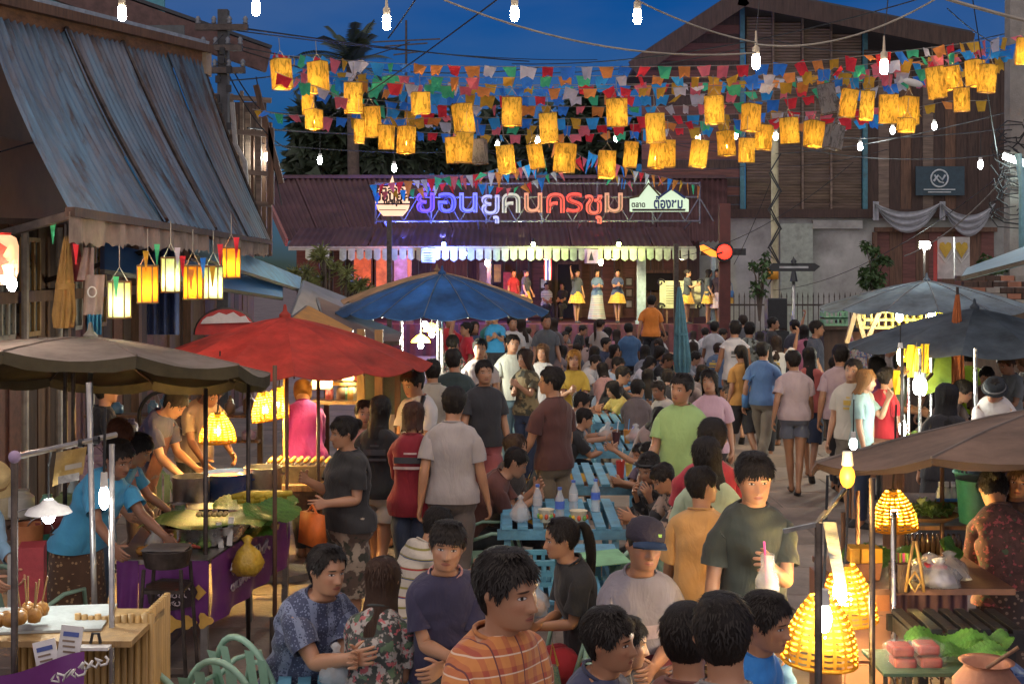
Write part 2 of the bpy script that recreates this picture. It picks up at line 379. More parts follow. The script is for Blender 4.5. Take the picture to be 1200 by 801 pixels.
        for df_, dz_, ra, rz in ((.0, .045, .034, .042), (.06, .048, .038, .026), (.125, .058, .042, .019), (.17, .064, .035, .012)):
            c = an+F2*df_+T2*dz_; ax_ = (F2*.75+up*.66).normalized() if df_ == 0 else up
            if df_ == 0: c = c-F2*.012; rz = .052
            prev = ringstep(prev, lring(c, O, ax_, ra, rz), 5, 1.2+df_, (side, 0, 0))
        F.append((prev[0], prev[1], prev[2], prev[3])); F.append((prev[0], prev[3], prev[4], prev[9])); F.append((prev[9], prev[4], prev[5], prev[8])); F.append((prev[8], prev[5], prev[6], prev[7]))
    V, F = keep(np.array(V), np.array(F), slice(None))
    return V, orient(V, F), dict(head=(ho, hs, hf, hd), tips=tips, hip=base, frames=frames)
def facework(V, amp=1.0):
    """nose, sockets, lips, ears pressed into the subdivided head"""
    x, f, z = V[:, 5], V[:, 6], V[:, 7]; hd = (V[:, 3] > 2.9) & (z > -.02); fr = hd & (f > .02)
    g = lambda c, s, v: np.exp(-((v-c)/s)**2)
    d = np.zeros(len(V)); ax = np.abs(x)
    rz = np.clip((.122-z)/.045, 0, 1)*np.clip((z-.056)/.012, 0, 1)
    d += .021*g(0, .012, x)*rz+.008*g(.013, .008, ax)*g(.068, .009, z)
    d += -.009*g(.031, .017, ax)*g(.109, .012, z)+.0035*g(.031, .01, ax)*g(.108, .007, z)
    d += .0045*g(.028, .024, ax)*g(.13, .009, z)+.006*g(0, .021, x)*(g(.0475, .0055, z)+1.05*g(.035, .006, z))-.004*g(0, .02, x)*g(.042, .0025, z)
    d += .004*g(.045, .018, ax)*g(.085, .018, z)+.004*g(0, .015, x)*g(.014, .012, z)
    d = np.where(fr, d, 0)*amp*1.15
    e = np.where(hd, .019*g(-.012, .013, f)*g(.1, .024, z)*(ax > .04), 0)
    return d, e*np.sign(x)
def hair_head(V, F, info, style, th=.016, fringe=.168, seed=0, ln=.25):
    """hair shell; styles short, bob, long, bun, tail, shaved, cap rows"""
    ho, hs, hf, hd = info['head']; n = 36; rng = random.Random(seed)
    tab = HEAD[2:]; T = []
    def surf(th_, z):
        c = math.cos(th_); q = math.sin(th_); b = (1-c)/2
        zs = [h[0]+(h[1]-h[0])*b for h in tab]
        if z <= zs[0]: k0, k1, t = 0, 0, 0
        elif z >= zs[-1]: k0, k1, t = len(zs)-1, len(zs)-1, 0
        else:
            for i in range(len(zs)-1):
                if zs[i] <= z <= zs[i+1]: k0, k1, t = i, i+1, (z-zs[i])/(zs[i+1]-zs[i]); break
        w = tab[k0][2]*(1-t)+tab[k1][2]*t; df = tab[k0][3]*(1-t)+tab[k1][3]*t; db = tab[k0][4]*(1-t)+tab[k1][4]*t
        if z >= zs[-1]:
            s = max(0, 1-(z-zs[-1])/.012)**.5; w, df, db = w*s, df*s, db*s
        return w*math.copysign(abs(q)**.93, q), (df if c > 0 else db)*math.copysign(abs(c)**.93, c)
    M = 12; vs = []; fs = []; longs = style in ('long', 'bob', 'hijab')
    for k in range(n):
        a = 2*math.pi*k/n; side = abs(((a+math.pi) % (2*math.pi))-math.pi)
        s = side/math.pi                                   # 0 front 1 back
        if style in ('short', 'bun', 'tail', 'shaved'):
            zl = fringe if s < .22 else (fringe+(.128-fringe)*(s-.22)/.1 if s < .32 else (.128-.03*(s-.32)/.08 if s < .4 else (.1 if s < .44 else .1-.065*min(1, (s-.44)/.18))))
            if style in ('bun', 'tail') and s > .5: zl = .05
            if .4 < s < .56 and style != 'shaved': zl = max(zl, .118-.3*abs(s-.5)**1) if s > .46 else zl
        else:
            zl = fringe if s < .2 else (fringe+(-ln*.7-fringe)*min(1, (s-.2)/.12) if s < .32 else -ln)
        zl += rng.uniform(-1, 1)*((.012 if s < .3 else .006) if not longs else .018)
        lump = rng.uniform(-1, 1); lump2 = rng.uniform(-1, 1)
        for j in range(M+1):
            t = j/M; z = .222 if j == 0 else .2215+(zl-.2215)*((j-.6)/(M-.6))**1.1
            thick = th*(.8+.15*math.sin(a*5+seed)+(.22*lump*(1-t)+.35*lump2*t if not longs else .14*lump))
            if style == 'shaved': thick = .004
            if j >= M-1 and not longs: thick *= (.75 if j == M-1 else .1)
            elif t > .6 and style == 'short': thick *= 1-.45*(t-.6)/.4*(1 if s > .3 else .3)
            x, f = surf(a, min(.216, z))
            if z < .1 and longs:
                q = min(1, (.1-z)/.12); hw, hb = .083+.012*min(1, -min(z, 0)/.15), .09+.05*min(1, -min(0, z)/.1)
                xx = hw*math.sin(a); ff = -hb*.9*max(0, -math.cos(a))+.02*math.cos(a)*(1 if math.cos(a) > 0 else 0)-.012*q
                x = x*(1-q)+xx*q; f = f*(1-q)+ff*q; thick *= 1-.35*q
            L = math.hypot(x, f) or 1e-6; o = thick/(L)
            zz = z+(th*.85 if j < 3 else th*.4*max(0, 1-j/8)) if style != 'shaved' else z+.004
            if s < .26 and t > .7 and style != 'shaved': zz -= .0
            x *= 1+o; f *= 1+o
            if j == 0: x *= .05; f *= .05
            vs.append((*(ho+hs*x+hf*f+hd*zz), a, t))
    for k in range(n):
        for j in range(M):
            fs.append((k*(M+1)+j, k*(M+1)+j+1, ((k+1) % n)*(M+1)+j+1, ((k+1) % n)*(M+1)+j))
    if style == 'long' or style == 'bob' or style == 'hijab': pass
    A = np.array([v[:3] for v in vs]); B = np.array([(v[3], v[4], 0) for v in vs]); fs = np.array(fs)
    o = len(A); ex = []; ef = []
    def blob(pts, rs, m=10):
        base = len(A)+len(ex); refs = None
        for i, p in enumerate(pts):
            t = (pts[min(i+1, len(pts)-1)]-pts[max(i-1, 0)]).normalized(); r_ = t.orthogonal().normalized() if refs is None else (refs-t*refs.dot(t)).normalized(); refs = r_; q = t.cross(r_)
            for k in range(m):
                a = 2*math.pi*k/m; ex.append(tuple(p+(r_*math.cos(a)+q*math.sin(a))*rs[i]))
        for i in range(len(pts)-1):
            for k in range(m): ef.append((base+i*m+k, base+i*m+(k+1) % m, base+(i+1)*m+(k+1) % m, base+(i+1)*m+k))
    if style == 'bun':
        c = ho-hf*.115+hd*.15; blob([c+hd*.042, c+hd*.034, c, c-hd*.034, c-hd*.042], [.004, .03, .042, .03, .004])
    if style == 'tail':
        c = ho-hf*.1+hd*.16; blob([c, c-hf*.04+hd*.015, c-hf*.065-hd*.05, c-hf*.07-hd*.17-hs*.01, c-hf*.05-hd*.3-hs*.02, c-hf*.04-hd*.42-hs*.01], [.02, .03, .038, .034, .026, .004])
    if ex: A = np.vstack([A, np.array(ex)]); B = np.vstack([B, np.array([(i % 10, i/60, 1) for i in range(len(ex))])]); fs = np.vstack([fs, np.array(ef)])
    return A, fs, B
def paint_skin():
    m, n, l, b = new_mat('skin'); at = nd(n, 'ShaderNodeAttribute', attribute_name='hl'); oi = nd(n, 'ShaderNodeObjectInfo')
    sp = nd(n, 'ShaderNodeSeparateXYZ'); l.new(at.outputs['Vector'], sp.inputs[0])
    def mth(op, a, b_=None, c_=None):
        x = nd(n, 'ShaderNodeMath', operation=op)
        for i, v in enumerate((a, b_, c_)):
            if v is None: continue
            if isinstance(v, (int, float)): x.inputs[i].default_value = v
            else: l.new(v, x.inputs[i])
        return x.outputs[0]
    ax = mth('ABSOLUTE', sp.outputs[0]); z = sp.outputs[2]; front = mth('GREATER_THAN', sp.outputs[1], .025)
    def ell(cx, cz, rx, rz, soft=.35, tilt=0):
        dx = mth('SUBTRACT', ax, cx); zz = mth('SUBTRACT', z, cz)
        if tilt: zz = mth('SUBTRACT', zz, mth('MULTIPLY', dx, tilt))
        q = mth('ADD', mth('POWER', mth('ABSOLUTE', mth('DIVIDE', dx, rx)), 2), mth('POWER', mth('ABSOLUTE', mth('DIVIDE', zz, rz)), 2))
        r = nd(n, 'ShaderNodeMapRange', interpolation_type='SMOOTHSTEP'); l.new(q, r.inputs[0]); r.inputs[1].default_value = 1-soft; r.inputs[2].default_value = 1+soft; r.inputs[3].default_value = 1; r.inputs[4].default_value = 0
        return mth('MULTIPLY', r.outputs[0], front)
    tc = nd(n, 'ShaderNodeTexCoord'); nz = nd(n, 'ShaderNodeTexNoise', i_Scale=9, i_Detail=4); l.new(tc.outputs['Object'], nz.inputs[0])
    cur = nd(n, 'ShaderNodeMix', data_type='RGBA', blend_type='MULTIPLY'); cur.inputs[0].default_value = 1; l.new(oi.outputs['Color'], cur.inputs[6])
    rm = nd(n, 'ShaderNodeValToRGB'); rm.color_ramp.elements[0].color = (.8,.74,.7,1); rm.color_ramp.elements[1].color = (1.12,1.08,1.05,1); l.new(nz.outputs['Fac'], rm.inputs[0]); l.new(rm.outputs[0], cur.inputs[7])
    out = cur.outputs[2]
    def lay(mask, col, k=1.0):
        nonlocal out
        x = nd(n, 'ShaderNodeMix', data_type='RGBA'); l.new(mth('MULTIPLY', mask, k), x.inputs[0]); l.new(out, x.inputs[6]); x.inputs[7].default_value = rgb(col); out = x.outputs[2]
    lay(ell(.042, .075, .02, .018, .8), (.45,.17,.1), .3)
    lay(ell(0, .042, .023, .0085), (.30,.085,.07), .75); lay(ell(0, .0415, .02, .0014), (.06,.02,.02), .8)
    lay(ell(.0085, .061, .004, .0028), (.05,.02,.015), .8)
    lay(ell(.032, .1295, .018, .0038, .5, -.12), (.012,.009,.008), .9)
    lay(ell(.031, .1085, .0155, .0062), (.03,.016,.012), .85); lay(ell(.031, .1078, .013, .0042), (.62,.57,.53)); lay(ell(.031, .108, .0056, .0054), (.012,.008,.006))
    l.new(out, b.inputs['Base Color']); b.inputs['Roughness'].default_value = .43
    b.inputs['Subsurface Weight'].default_value = .12; b.inputs['Subsurface Radius'].default_value = (.012,.005,.003)
    n2 = nd(n, 'ShaderNodeTexNoise', i_Scale=160, i_Detail=2); l.new(tc.outputs['Object'], n2.inputs[0]); bp = nd(n, 'ShaderNodeBump', i_Strength=.12, i_Distance=.004); l.new(n2.outputs['Fac'], bp.inputs['Height']); l.new(bp.outputs[0], b.inputs['Normal'])
    return m
def paint_hair():
    m, n, l, b = new_mat('hair'); at = nd(n, 'ShaderNodeAttribute', attribute_name='hl'); oi = nd(n, 'ShaderNodeObjectInfo')
    mp = nd(n, 'ShaderNodeMapping'); mp.inputs['Scale'].default_value = (26, 1.6, 1); l.new(at.outputs['Vector'], mp.inputs[0])
    nz = nd(n, 'ShaderNodeTexNoise', i_Scale=1.3, i_Detail=5, i_Roughness=.7); l.new(mp.outputs[0], nz.inputs['Vector'])
    mx = nd(n, 'ShaderNodeMix', data_type='RGBA', blend_type='MULTIPLY'); mx.inputs[0].default_value = 1; l.new(oi.outputs['Color'], mx.inputs[6])
    rp = nd(n, 'ShaderNodeValToRGB'); rp.color_ramp.elements[0].position = .3; rp.color_ramp.elements[0].color = (.4,.4,.4,1); rp.color_ramp.elements[1].position = .75; rp.color_ramp.elements[1].color = (1.7,1.55,1.4,1); l.new(nz.outputs['Fac'], rp.inputs[0]); l.new(rp.outputs[0], mx.inputs[7])
    l.new(mx.outputs[2], b.inputs['Base Color']); b.inputs['Roughness'].default_value = .58; b.inputs['Specular IOR Level'].default_value = .3
    bp = nd(n, 'ShaderNodeBump', i_Strength=.8, i_Distance=.012); l.new(nz.outputs['Fac'], bp.inputs['Height']); l.new(bp.outputs[0], b.inputs['Normal'])
    return m
def paint_cloth(kind):
    """object colour is the cloth; second colour comes from the property 'second'"""
    m, n, l, b = new_mat('cloth_'+kind); oi = nd(n, 'ShaderNodeObjectInfo'); s2 = nd(n, 'ShaderNodeAttribute', attribute_type='OBJECT', attribute_name='second')
    tc = nd(n, 'ShaderNodeTexCoord'); co = tc.outputs['Object']; c1 = oi.outputs['Color']; c2 = s2.outputs['Color']
    sx = nd(n, 'ShaderNodeSeparateXYZ'); l.new(co, sx.inputs[0])
    def mix(f, a, b_, bt='MIX'):
        x = nd(n, 'ShaderNodeMix', data_type='RGBA', blend_type=bt); (l.new(f, x.inputs[0]) if not isinstance(f, (int, float)) else setattr(x.inputs[0], 'default_value', f))
        for v, i in ((a, 6), (b_, 7)):
            if isinstance(v, tuple): x.inputs[i].default_value = rgb(v)
            else: l.new(v, x.inputs[i])
        return x.outputs[2]
    def band(src, period, duty):
        a = nd(n, 'ShaderNodeMath', operation='MULTIPLY'); l.new(src, a.inputs[0]); a.inputs[1].default_value = 1/period
        f = nd(n, 'ShaderNodeMath', operation='FRACT'); l.new(a.outputs[0], f.inputs[0]); g = nd(n, 'ShaderNodeMath', operation='LESS_THAN'); l.new(f.outputs[0], g.inputs[0]); g.inputs[1].default_value = duty; return g.outputs[0]
    def blotch(sc, lo, hi, det=3):
        z = nd(n, 'ShaderNodeTexNoise', i_Scale=sc, i_Detail=det); l.new(co, z.inputs[0]); r = nd(n, 'ShaderNodeValToRGB'); r.color_ramp.elements[0].position = lo; r.color_ramp.elements[1].position = hi; l.new(z.outputs['Fac'], r.inputs[0]); return r.outputs[0]
    out = c1
    if kind == 'stripe':
        out = mix(band(sx.outputs[2], .06, .22), c1, c2); out = mix(band(sx.outputs[2], .18, .06), out, (.35,.03,.03)); out = mix(band(sx.outputs[2], .12, .05), out, (.03,.05,.16))
    if kind == 'plaid':
        h = band(sx.outputs[2], .05, .4); v = band(sx.outputs[0], .046, .4); out = mix(h, c1, c2); out = mix(.5, out, mix(v, c1, c2)); out = mix(band(sx.outputs[2], .05, .08), out, (.75,.55,.4)); out = mix(band(sx.outputs[0], .092, .05), out, (.16,.05,.05))
    if kind == 'floral':
        out = mix(blotch(24, .5, .56), c1, c2); out = mix(blotch(33, .58, .62), out, (.5,.12,.13)); out = mix(blotch(17, .6, .64), out, (.10,.16,.09))
    if kind == 'camo':
        out = mix(blotch(9, .48, .52), c1, c2); out = mix(blotch(13, .56, .6), out, (.05,.05,.035))
    if kind == 'batik':
        out = mix(band(sx.outputs[0], .09, .36), c1, c2)
        vz = nd(n, 'ShaderNodeTexVoronoi', i_Scale=75); l.new(co, vz.inputs['Vector']); g = nd(n, 'ShaderNodeMath', operation='LESS_THAN'); l.new(vz.outputs['Distance'], g.inputs[0]); g.inputs[1].default_value = .33
        out = mix(g.outputs[0], out, mix(band(sx.outputs[0], .09, .36), c2, c1))
    if kind == 'sarong':
        vz = nd(n, 'ShaderNodeTexVoronoi', i_Scale=30); l.new(co, vz.inputs['Vector']); g = nd(n, 'ShaderNodeMath', operation='LESS_THAN'); l.new(vz.outputs['Distance'], g.inputs[0]); g.inputs[1].default_value = .3
        out = mix(g.outputs[0], c1, c2); out = mix(band(sx.outputs[2], .08, .2), out, c1)
    z = nd(n, 'ShaderNodeTexNoise', i_Scale=7, i_Detail=5); l.new(co, z.inputs[0]); r = nd(n, 'ShaderNodeValToRGB'); r.color_ramp.elements[0].color = (.72,.72,.72,1); r.color_ramp.elements[1].color = (1.15,1.15,1.15,1); l.new(z.outputs['Fac'], r.inputs[0])
    out = mix(1.0, out, r.outputs[0], 'MULTIPLY'); l.new(out, b.inputs['Base Color']); b.inputs['Roughness'].default_value = .85
    b.inputs['Sheen Weight'].default_value = .15
    wv = nd(n, 'ShaderNodeTexNoise', i_Scale=5.5, i_Detail=4, i_Distortion=.5); mp = nd(n, 'ShaderNodeMapping'); mp.inputs['Scale'].default_value = (1.3, 1.3, .6); l.new(co, mp.inputs[0]); l.new(mp.outputs[0], wv.inputs['Vector'])
    bp = nd(n, 'ShaderNodeBump', i_Strength=.5, i_Distance=.06); l.new(wv.outputs['Fac'], bp.inputs['Height']); l.new(bp.outputs[0], b.inputs['Normal'])
    return m
PM = {}
def pm(k):
    if k not in PM: PM[k] = paint_skin() if k == 'skin' else (paint_hair() if k == 'hair' else paint_cloth(k))
    return PM[k]
def piece(name, root, V, F, m, col, second=None, attr=None):
    o = bpy.data.objects.new(name, np_mesh(name, V, F, m, attr)); COL.objects.link(o); o.parent = root; o.color = rgb(col)
    if second is not None: o['second'] = tuple(second)
    return o
def rumple(V, F, amp, seed):
    p = V[:, :3]; r = np.random.RandomState(seed); d = np.zeros(len(p))
    for k in range(7):
        w = r.normal(size=3)*np.array((17, 17, 26)); d += np.sin(p @ w+r.uniform(0, 6)+1.3*np.sin(p @ r.normal(size=3)*14))/(1+k*.3)
    n = np.zeros_like(p); a, b, c, e = [p[F[:, i]] for i in range(4)]; fn = np.cross(c-a, e-b)
    for i in range(4): np.add.at(n, F[:, i], fn)
    n /= np.linalg.norm(n, axis=1)[:, None]+1e-9
    V = V.copy(); V[:, :3] += n*(d*amp/3)[:, None]; return V
def keep(V, F, sel):
    F = F[sel]; used = np.unique(F[F >= 0]); mp = np.full(len(V), -1); mp[used] = np.arange(len(used)); return V[used], np.where(F >= 0, mp[F], -1)
SKIN = dict(l=(.55,.33,.22), m=(.46,.25,.15), d=(.32,.165,.10), k=(.19,.10,.06))
POSES = {
 'stand': dict(),
 'walk': dict(legL=(22,12,2), legR=(-14,22,2), armL=(-18,8,22), armR=(20,8,25)),
 'hold': dict(armL=(25,8,85,25), armR=(25,8,80,25)),
 'eat': dict(armL=(40,12,105,30), armR=(45,12,110,30)),
 'look': dict(armL=(10,8,60,40), armR=(12,8,70,40), head=(0,22)),
 'phone': dict(armL=(40,10,110,25), armR=(5,8,15), head=(0,8)),
 'bend': dict(lean=42, curve=18, armL=(75,6,25), armR=(70,6,30), head=(0,-5)),
 'cook': dict(lean=12, curve=14, armL=(45,10,40,15), armR=(50,10,35,15), head=(0,22)),
 'sit': dict(lean=4, curve=12, legL=(84,84,8), legR=(84,84,8), armL=(20,7,76,36), armR=(22,7,70,38), head=(0,-9)),
 'table': dict(lean=10, curve=16, legL=(84,88,10), legR=(84,88,10), armL=(62,14,62,30), armR=(62,14,62,30), head=(0,-2)),
 'clasp': dict(lean=18, curve=22, legL=(84,88,10), legR=(84,88,10), armL=(62,8,105,28), armR=(62,8,105,28), curl=75),
 'bite': dict(lean=14, curve=22, legL=(84,88,10), legR=(84,88,10), armL=(50,8,125,26), armR=(50,8,125,26), curl=60),
 'raise': dict(armL=(6,8,15), armR=(120,25,70)),
 'drink': dict(armL=(22,6,95,42), armR=(4,9,12), curl=55),
}
NP = [0]
def person(loc, yaw, label, h=1.68, pose='stand', skin='m', hair='short', hc=(.014,.011,.01), top=('plain', (.2,.2,.2)), bot=('plain', (.05,.05,.07)), sleeve=.4, hem=.06, leg=1.0, neck=.65, fat=1.0, fem=False, lod=1, fringe=.168, group=None, skirt=None, hat=None, ln=.25, shoe=(.03,.03,.03), z=0, cat='person', extra=None, **kw):
    """one person; loc is the point on the ground under the hips, yaw 0 faces the camera, +90 faces the photo's right"""
    NP[0] += 1; seed = NP[0]; P = dict(POSES[pose]); P.update(kw); P['fem'] = fem; pr = random.Random(seed*13); fat = fat*pr.uniform(.95, 1.1); P['fat'] = fat
    P.setdefault('roll', pr.uniform(-7, 7)); P.setdefault('twist', pr.uniform(-9, 9))
    for k_ in ('armL', 'armR'): P[k_] = tuple(v_+(pr.uniform(-7, 7) if i_ in (0, 2) else pr.uniform(-1, 4) if i_ == 1 else 0) for i_, v_ in enumerate(P.get(k_, (8, 8, 15))))
    if pose == 'stand' and 'legL' not in kw: a_ = pr.uniform(0, 9); P['legL'] = (a_, a_*1.4, 4); P['legR'] = (-a_*.4, a_*.3, 3)
    root = thing('person', label, cat, (0,0,0), group)
    P['puff'] = (lambda r_, t: -.013 if (r_ == 'T' and .1 < t < .63) else (-.009 if r_ == 'A' and t < sleeve-.2 else 0)) if top else None
    V, F, I = figure(**P)
    for _ in range(lod): V, F = catmull(V, F)
    ho, hs, hf, hd = I['head']
    d, e = facework(V); B = V.copy(); B[:, :3] += d[:, None]*np.array(hf)+e[:, None]*np.array(hs)
    body = piece('body', root, B, F, pm('skin'), SKIN[skin] if isinstance(skin, str) else skin, attr=B[:, 5:8])
    sit = P.get('legL', (0,0,0))[0] > 60
    # clothes grown from the same cage
    tk, tcol = top[0], top[1]; t2 = top[2] if len(top) > 2 else (.8,.8,.8); loose = kw.get('loose', .0)
    def cl(puff, cond, name, m, col, second, amp):
        Q = dict(P); Q.pop('loose', None); Q['puff'] = puff
        v, f, _ = figure(**Q); reg = v[:, 3]; tt = v[:, 4]
        fr = np.where(f < 0, f[:, :1], f); rg = reg[fr]; tm = tt[fr]
        v, f = keep(v, f, cond(rg, tm))
        for _ in range(lod): v, f = catmull(v, f)
        return piece(name, root, rumple(v, f, amp, seed), f, m, col, second)
    if top is not None and tk != 'none':
        sl = sleeve
        def puff_s(r_, t):
            if r_ == 'T': return .011+(.011*max(0, 1-t/.35) if not sit else .012*max(0, 1-t/.4))+(.006 if .3 < t < .5 else 0)-(.003 if t > .64 else 0)
            if r_ == 'A': return .012+.018*min(1, t/.35) if sl < .6 else .014+.006*min(1, t)
            return .01
        cl(puff_s, lambda rg, tm: ((rg == 0).all(1) & (tm.min(1) >= hem-.001) & (tm.max(1) <= neck+.001)) | ((rg == 1).any(1) & (rg < 1.5).all(1) & (np.where(rg == 1, tm, 0).max(1) <= sl+.001) & (sl > 0)), 'shirt', pm(tk), tcol, t2, .008+.003*lod)
    if lod > 0 and top and neck > .6:
        np_, ns_, nf_, nu_ = I['frames'][-1]; b = MB(); b.tube([np_+ns_*(.075*math.cos(a*R(20)))+nf_*((.064 if a < 10 else .077)*math.sin(a*R(20)))-nu_*(.004+.012*math.sin(a*R(20))) for a in range(19)], .0075, 6); cr = b.build('collar', pm('plain'), root, True); cr.color = rgb([x*.8 for x in tcol])
    if bot is not None:
        bk, bcol = bot[0], bot[1]; b2 = bot[2] if len(bot) > 2 else (.6,.6,.6)
        if skirt is None or sit:
            L_ = leg if skirt is None else .5
            wide = .012+(.022 if leg < .7 else .0)
            cl(lambda r_, t: (.008 if r_ == 'T' else .011+wide*min(1, t/.4)), lambda rg, tm: ((rg == 0).all(1) & (tm.max(1) <= .215)) | ((rg == 2).any(1) & ((rg == 2) | (rg == 0)).all(1) & (np.where(rg == 2, tm, 0).max(1) <= L_+.001)), 'trousers' if leg > .7 else 'shorts', pm(bk), bcol, b2, .006)
        else:
            z0, flare = skirt; rows = []; n = 28; vs = []
            for j in range(9):
                t = j/8; zz = .98-(.98-z0)*t; rx = .168*fat+(.02+flare)*t**1.2; ry = .125*fat+(.015+flare)*t**1.2
                for k in range(n):
                    a = 2*math.pi*k/n; w = 1+.06*t*math.sin(a*7+seed)+.03*t*math.sin(a*3)
                    vs.append((rx*w*math.sin(a), -ry*w*math.cos(a)+.005, zz+.006*math.sin(5*a)*t))
            fs = np.array([(j*n+k, j*n+(k+1) % n, (j+1)*n+(k+1) % n, (j+1)*n+k) for j in range(8) for k in range(n)]); vs, fs = catmull(np.array(vs, float), fs)
            piece('skirt', root, vs, fs, pm(bk), bcol, b2)
    if shoe is not None:
        for sd in (1, -1):
            v, f = keep(B, F, (B[F[:, :3], 3] > 4.2).all(1) & (B[F[:, :3], 5]*sd > .5).all(1)); v = v.copy()
            if not len(v): continue
            c = v[:, :3]; fn = np.zeros_like(c); q = [c[f[:, i]] for i in range(4)]; nn = np.cross(q[2]-q[0], q[3]-q[1])
            for i in range(4): np.add.at(fn, f[:, i], nn)
            v[:, :3] += fn/(np.linalg.norm(fn, axis=1)[:, None]+1e-9)*.006; piece('shoe', root, v, f, pm('plain'), shoe)
    if hair and hair != 'none':
        hv, hfc, hb = hair_head(V, F, I, hair, th=kw.get('hth', .017 if hair != 'shaved' else .004), fringe=fringe, seed=seed, ln=ln)
        if lod > 1: hv = np.hstack([hv, hb]); hv, hfc = catmull(hv, hfc); hb = hv[:, 3:6]; hv = hv[:, :3]
        if lod > 0 and hair not in ('shaved', 'hijab'):
            nt = 900 if lod > 1 else 260; rs = np.random.RandomState(seed); fi = rs.randint(0, len(hfc), nt); w4 = rs.dirichlet((1,1,1,1), nt); fq = np.where(hfc[fi] < 0, hfc[fi][:, :1], hfc[fi])
            P0 = (hv[fq]*w4[:, :, None]).sum(1); A0_ = (hb[fq]*w4[:, :, None]).sum(1); c0 = np.array(ho+hd*.11); ou = P0-c0; ou /= np.linalg.norm(ou, axis=1)[:, None]+1e-9; up_ = np.array(hd)
            swirl = np.cross(ou, up_)*rs.normal(0, .35, nt)[:, None]; dn = -up_+ou*(ou @ up_)[:, None]+swirl; dn /= np.linalg.norm(dn, axis=1)[:, None]+1e-9; sd_ = np.cross(dn, ou); L_ = rs.uniform(.012, .028, nt)[:, None]*(1.5 if hair in ('long','bob') else 1); w_ = rs.uniform(.0018, .0045, nt)[:, None]*(1 if lod > 1 else 1.8)
            lift = rs.uniform(.0, .0022, nt)[:, None]; q4 = np.stack([P0-sd_*w_, P0+sd_*w_, P0+dn*L_+ou*lift+sd_*w_*.3, P0+dn*L_+ou*lift-sd_*w_*.3], 1); n0 = len(hv)
            hv = np.vstack([hv, q4.reshape(-1, 3)]); hb = np.vstack([hb, np.repeat(A0_+np.c_[rs.uniform(-2,2,nt), np.zeros(nt), np.zeros(nt)], 4, 0)]); hfc = np.vstack([hfc, n0+np.arange(nt*4).reshape(-1, 4)])
        piece('hair', root, hv, hfc, pm('hair'), hc, attr=hb)
    if hat: hat(root, I)
    if extra: extra(root, I)
    s = h/1.68; root.scale = (s, s, s); root.rotation_euler = (0, 0, R(yaw))
    # feet (or the seat) decide the height
    lo = B[:, 2].min(); root.location = (loc[0], loc[1], (loc[2] if len(loc) > 2 else 0)+z-lo*s)
    return root, I
def cap_hat(col, visor=None, mark=None):
    def f(root, I):
        ho, hs, hf, hd = I['head']; M = Matrix((hs, hf, hd)).transposed(); mb = MB(); mb.lathe([(.096,.135),(.1,.16),(.096,.19),(.078,.222),(.04,.24),(0,.244)], n=24, M=M@Matrix.Diagonal((.93,1.1,1)))
        mb.v = [tuple(Vector(p)+ho) for p in mb.v]; mb.build('cap_crown', mat('cap_cloth_%d' % NP[0], col, .9, bump=.3, bscale=90), root, True).matrix_basis.identity()
        vb = MB(); vb.add([ho+M@Vector(((.082-.012*abs(t))*math.sin(a), .06+(.05+r_*.075)*math.cos(a)*1.0, .142-.018*r_-.02*(1-math.cos(a))+dz)) for dz in (0, .006) for r_ in (0, 1) for t in (0,) for a in [R(-80+20*i) for i in range(9)]],
            [(i, i+1, 9+i+1, 9+i) for i in range(8)]+[(18+i, 18+i+1, 27+i+1, 27+i) for i in range(8)]+[(9+i, 10+i, 28+i, 27+i) for i in range(8)])
        vb.build('visor', mat('visor_%d' % NP[0], visor or col, .7), root, True)
        if mark:
            q = MB(); q.add([ho+M@Vector((x, .1015, z)) for x, z in ((.045,.168),(-.02,.168),(-.02,.182),(.045,.182))], [(0,1,2,3)]); q.build('cap_badge', mat('cap_badge', mark, .6), root)
    return f
def brim_hat(col, band, br=.16, dome=.09):
    def f(root, I):
        ho, hs, hf, hd = I['head']; M = Matrix((hs, hf, hd)).transposed(); mb = MB(); mb.lathe([(br,.135),(br,.139),(.105,.15),(.1,.19),(.092,.16+dome*.8),(.07,.16+dome),(0,.165+dome)], n=24, M=M, wob=lambda a, i: .03*math.sin(2*a) if i < 2 else 0)
        mb.v = [tuple(Vector(p)+ho) for p in mb.v]; mb.build('hat', mat('hat_%d' % NP[0], col, .9, bump=.4, bscale=120), root, True)
        b2 = MB(); b2.lathe([(.107,.15),(.106,.172)], n=24, M=M); b2.v = [tuple(Vector(p)+ho) for p in b2.v]; b2.build('hat_band', mat('hat_band_%d' % NP[0], band, .8), root, True)
    return f
# ---------------------------------------------------------------- materials
concrete = mat('concrete', (.23,.19,.165), .8, vary=.4, scale=1.6, bump=.3, bscale=30, wear=.35)
slabm = mat('slab_concrete', (.30,.235,.195), .72, vary=.45, scale=1.1, bump=.35, bscale=26, wear=.6)
wood = mat('wood', (.16,.085,.05), .7, vary=.5, scale=3, stretch=(6,6,.6), bump=.3, bscale=25, wear=.3)
wood_dk = mat('wood_dark', (.075,.045,.034), .75, vary=.5, scale=3, stretch=(6,6,.6), bump=.3, wear=.3)
wood_red = mat('wood_red', (.17,.07,.055), .7, vary=.4, scale=2.5, stretch=(.6,6,6), bump=.3)
wood_pale = mat('wood_pale', (.40,.25,.10), .6, vary=.35, scale=4, stretch=(5,5,.7), bump=.2)
tin = mat('tin', (.25,.29,.31), .45, .35, vary=.55, scale=2.0, stretch=(3,3,.5), bump=.2, c2=(.075,.07,.068), wear=.3)
tin_red = mat('tin_red', (.115,.055,.055), .55, .2, vary=.45, scale=1.4, bump=.2, wear=.4)
steel = mat('steel', (.42,.40,.38), .32, .9, vary=.25, scale=8, bump=.08)
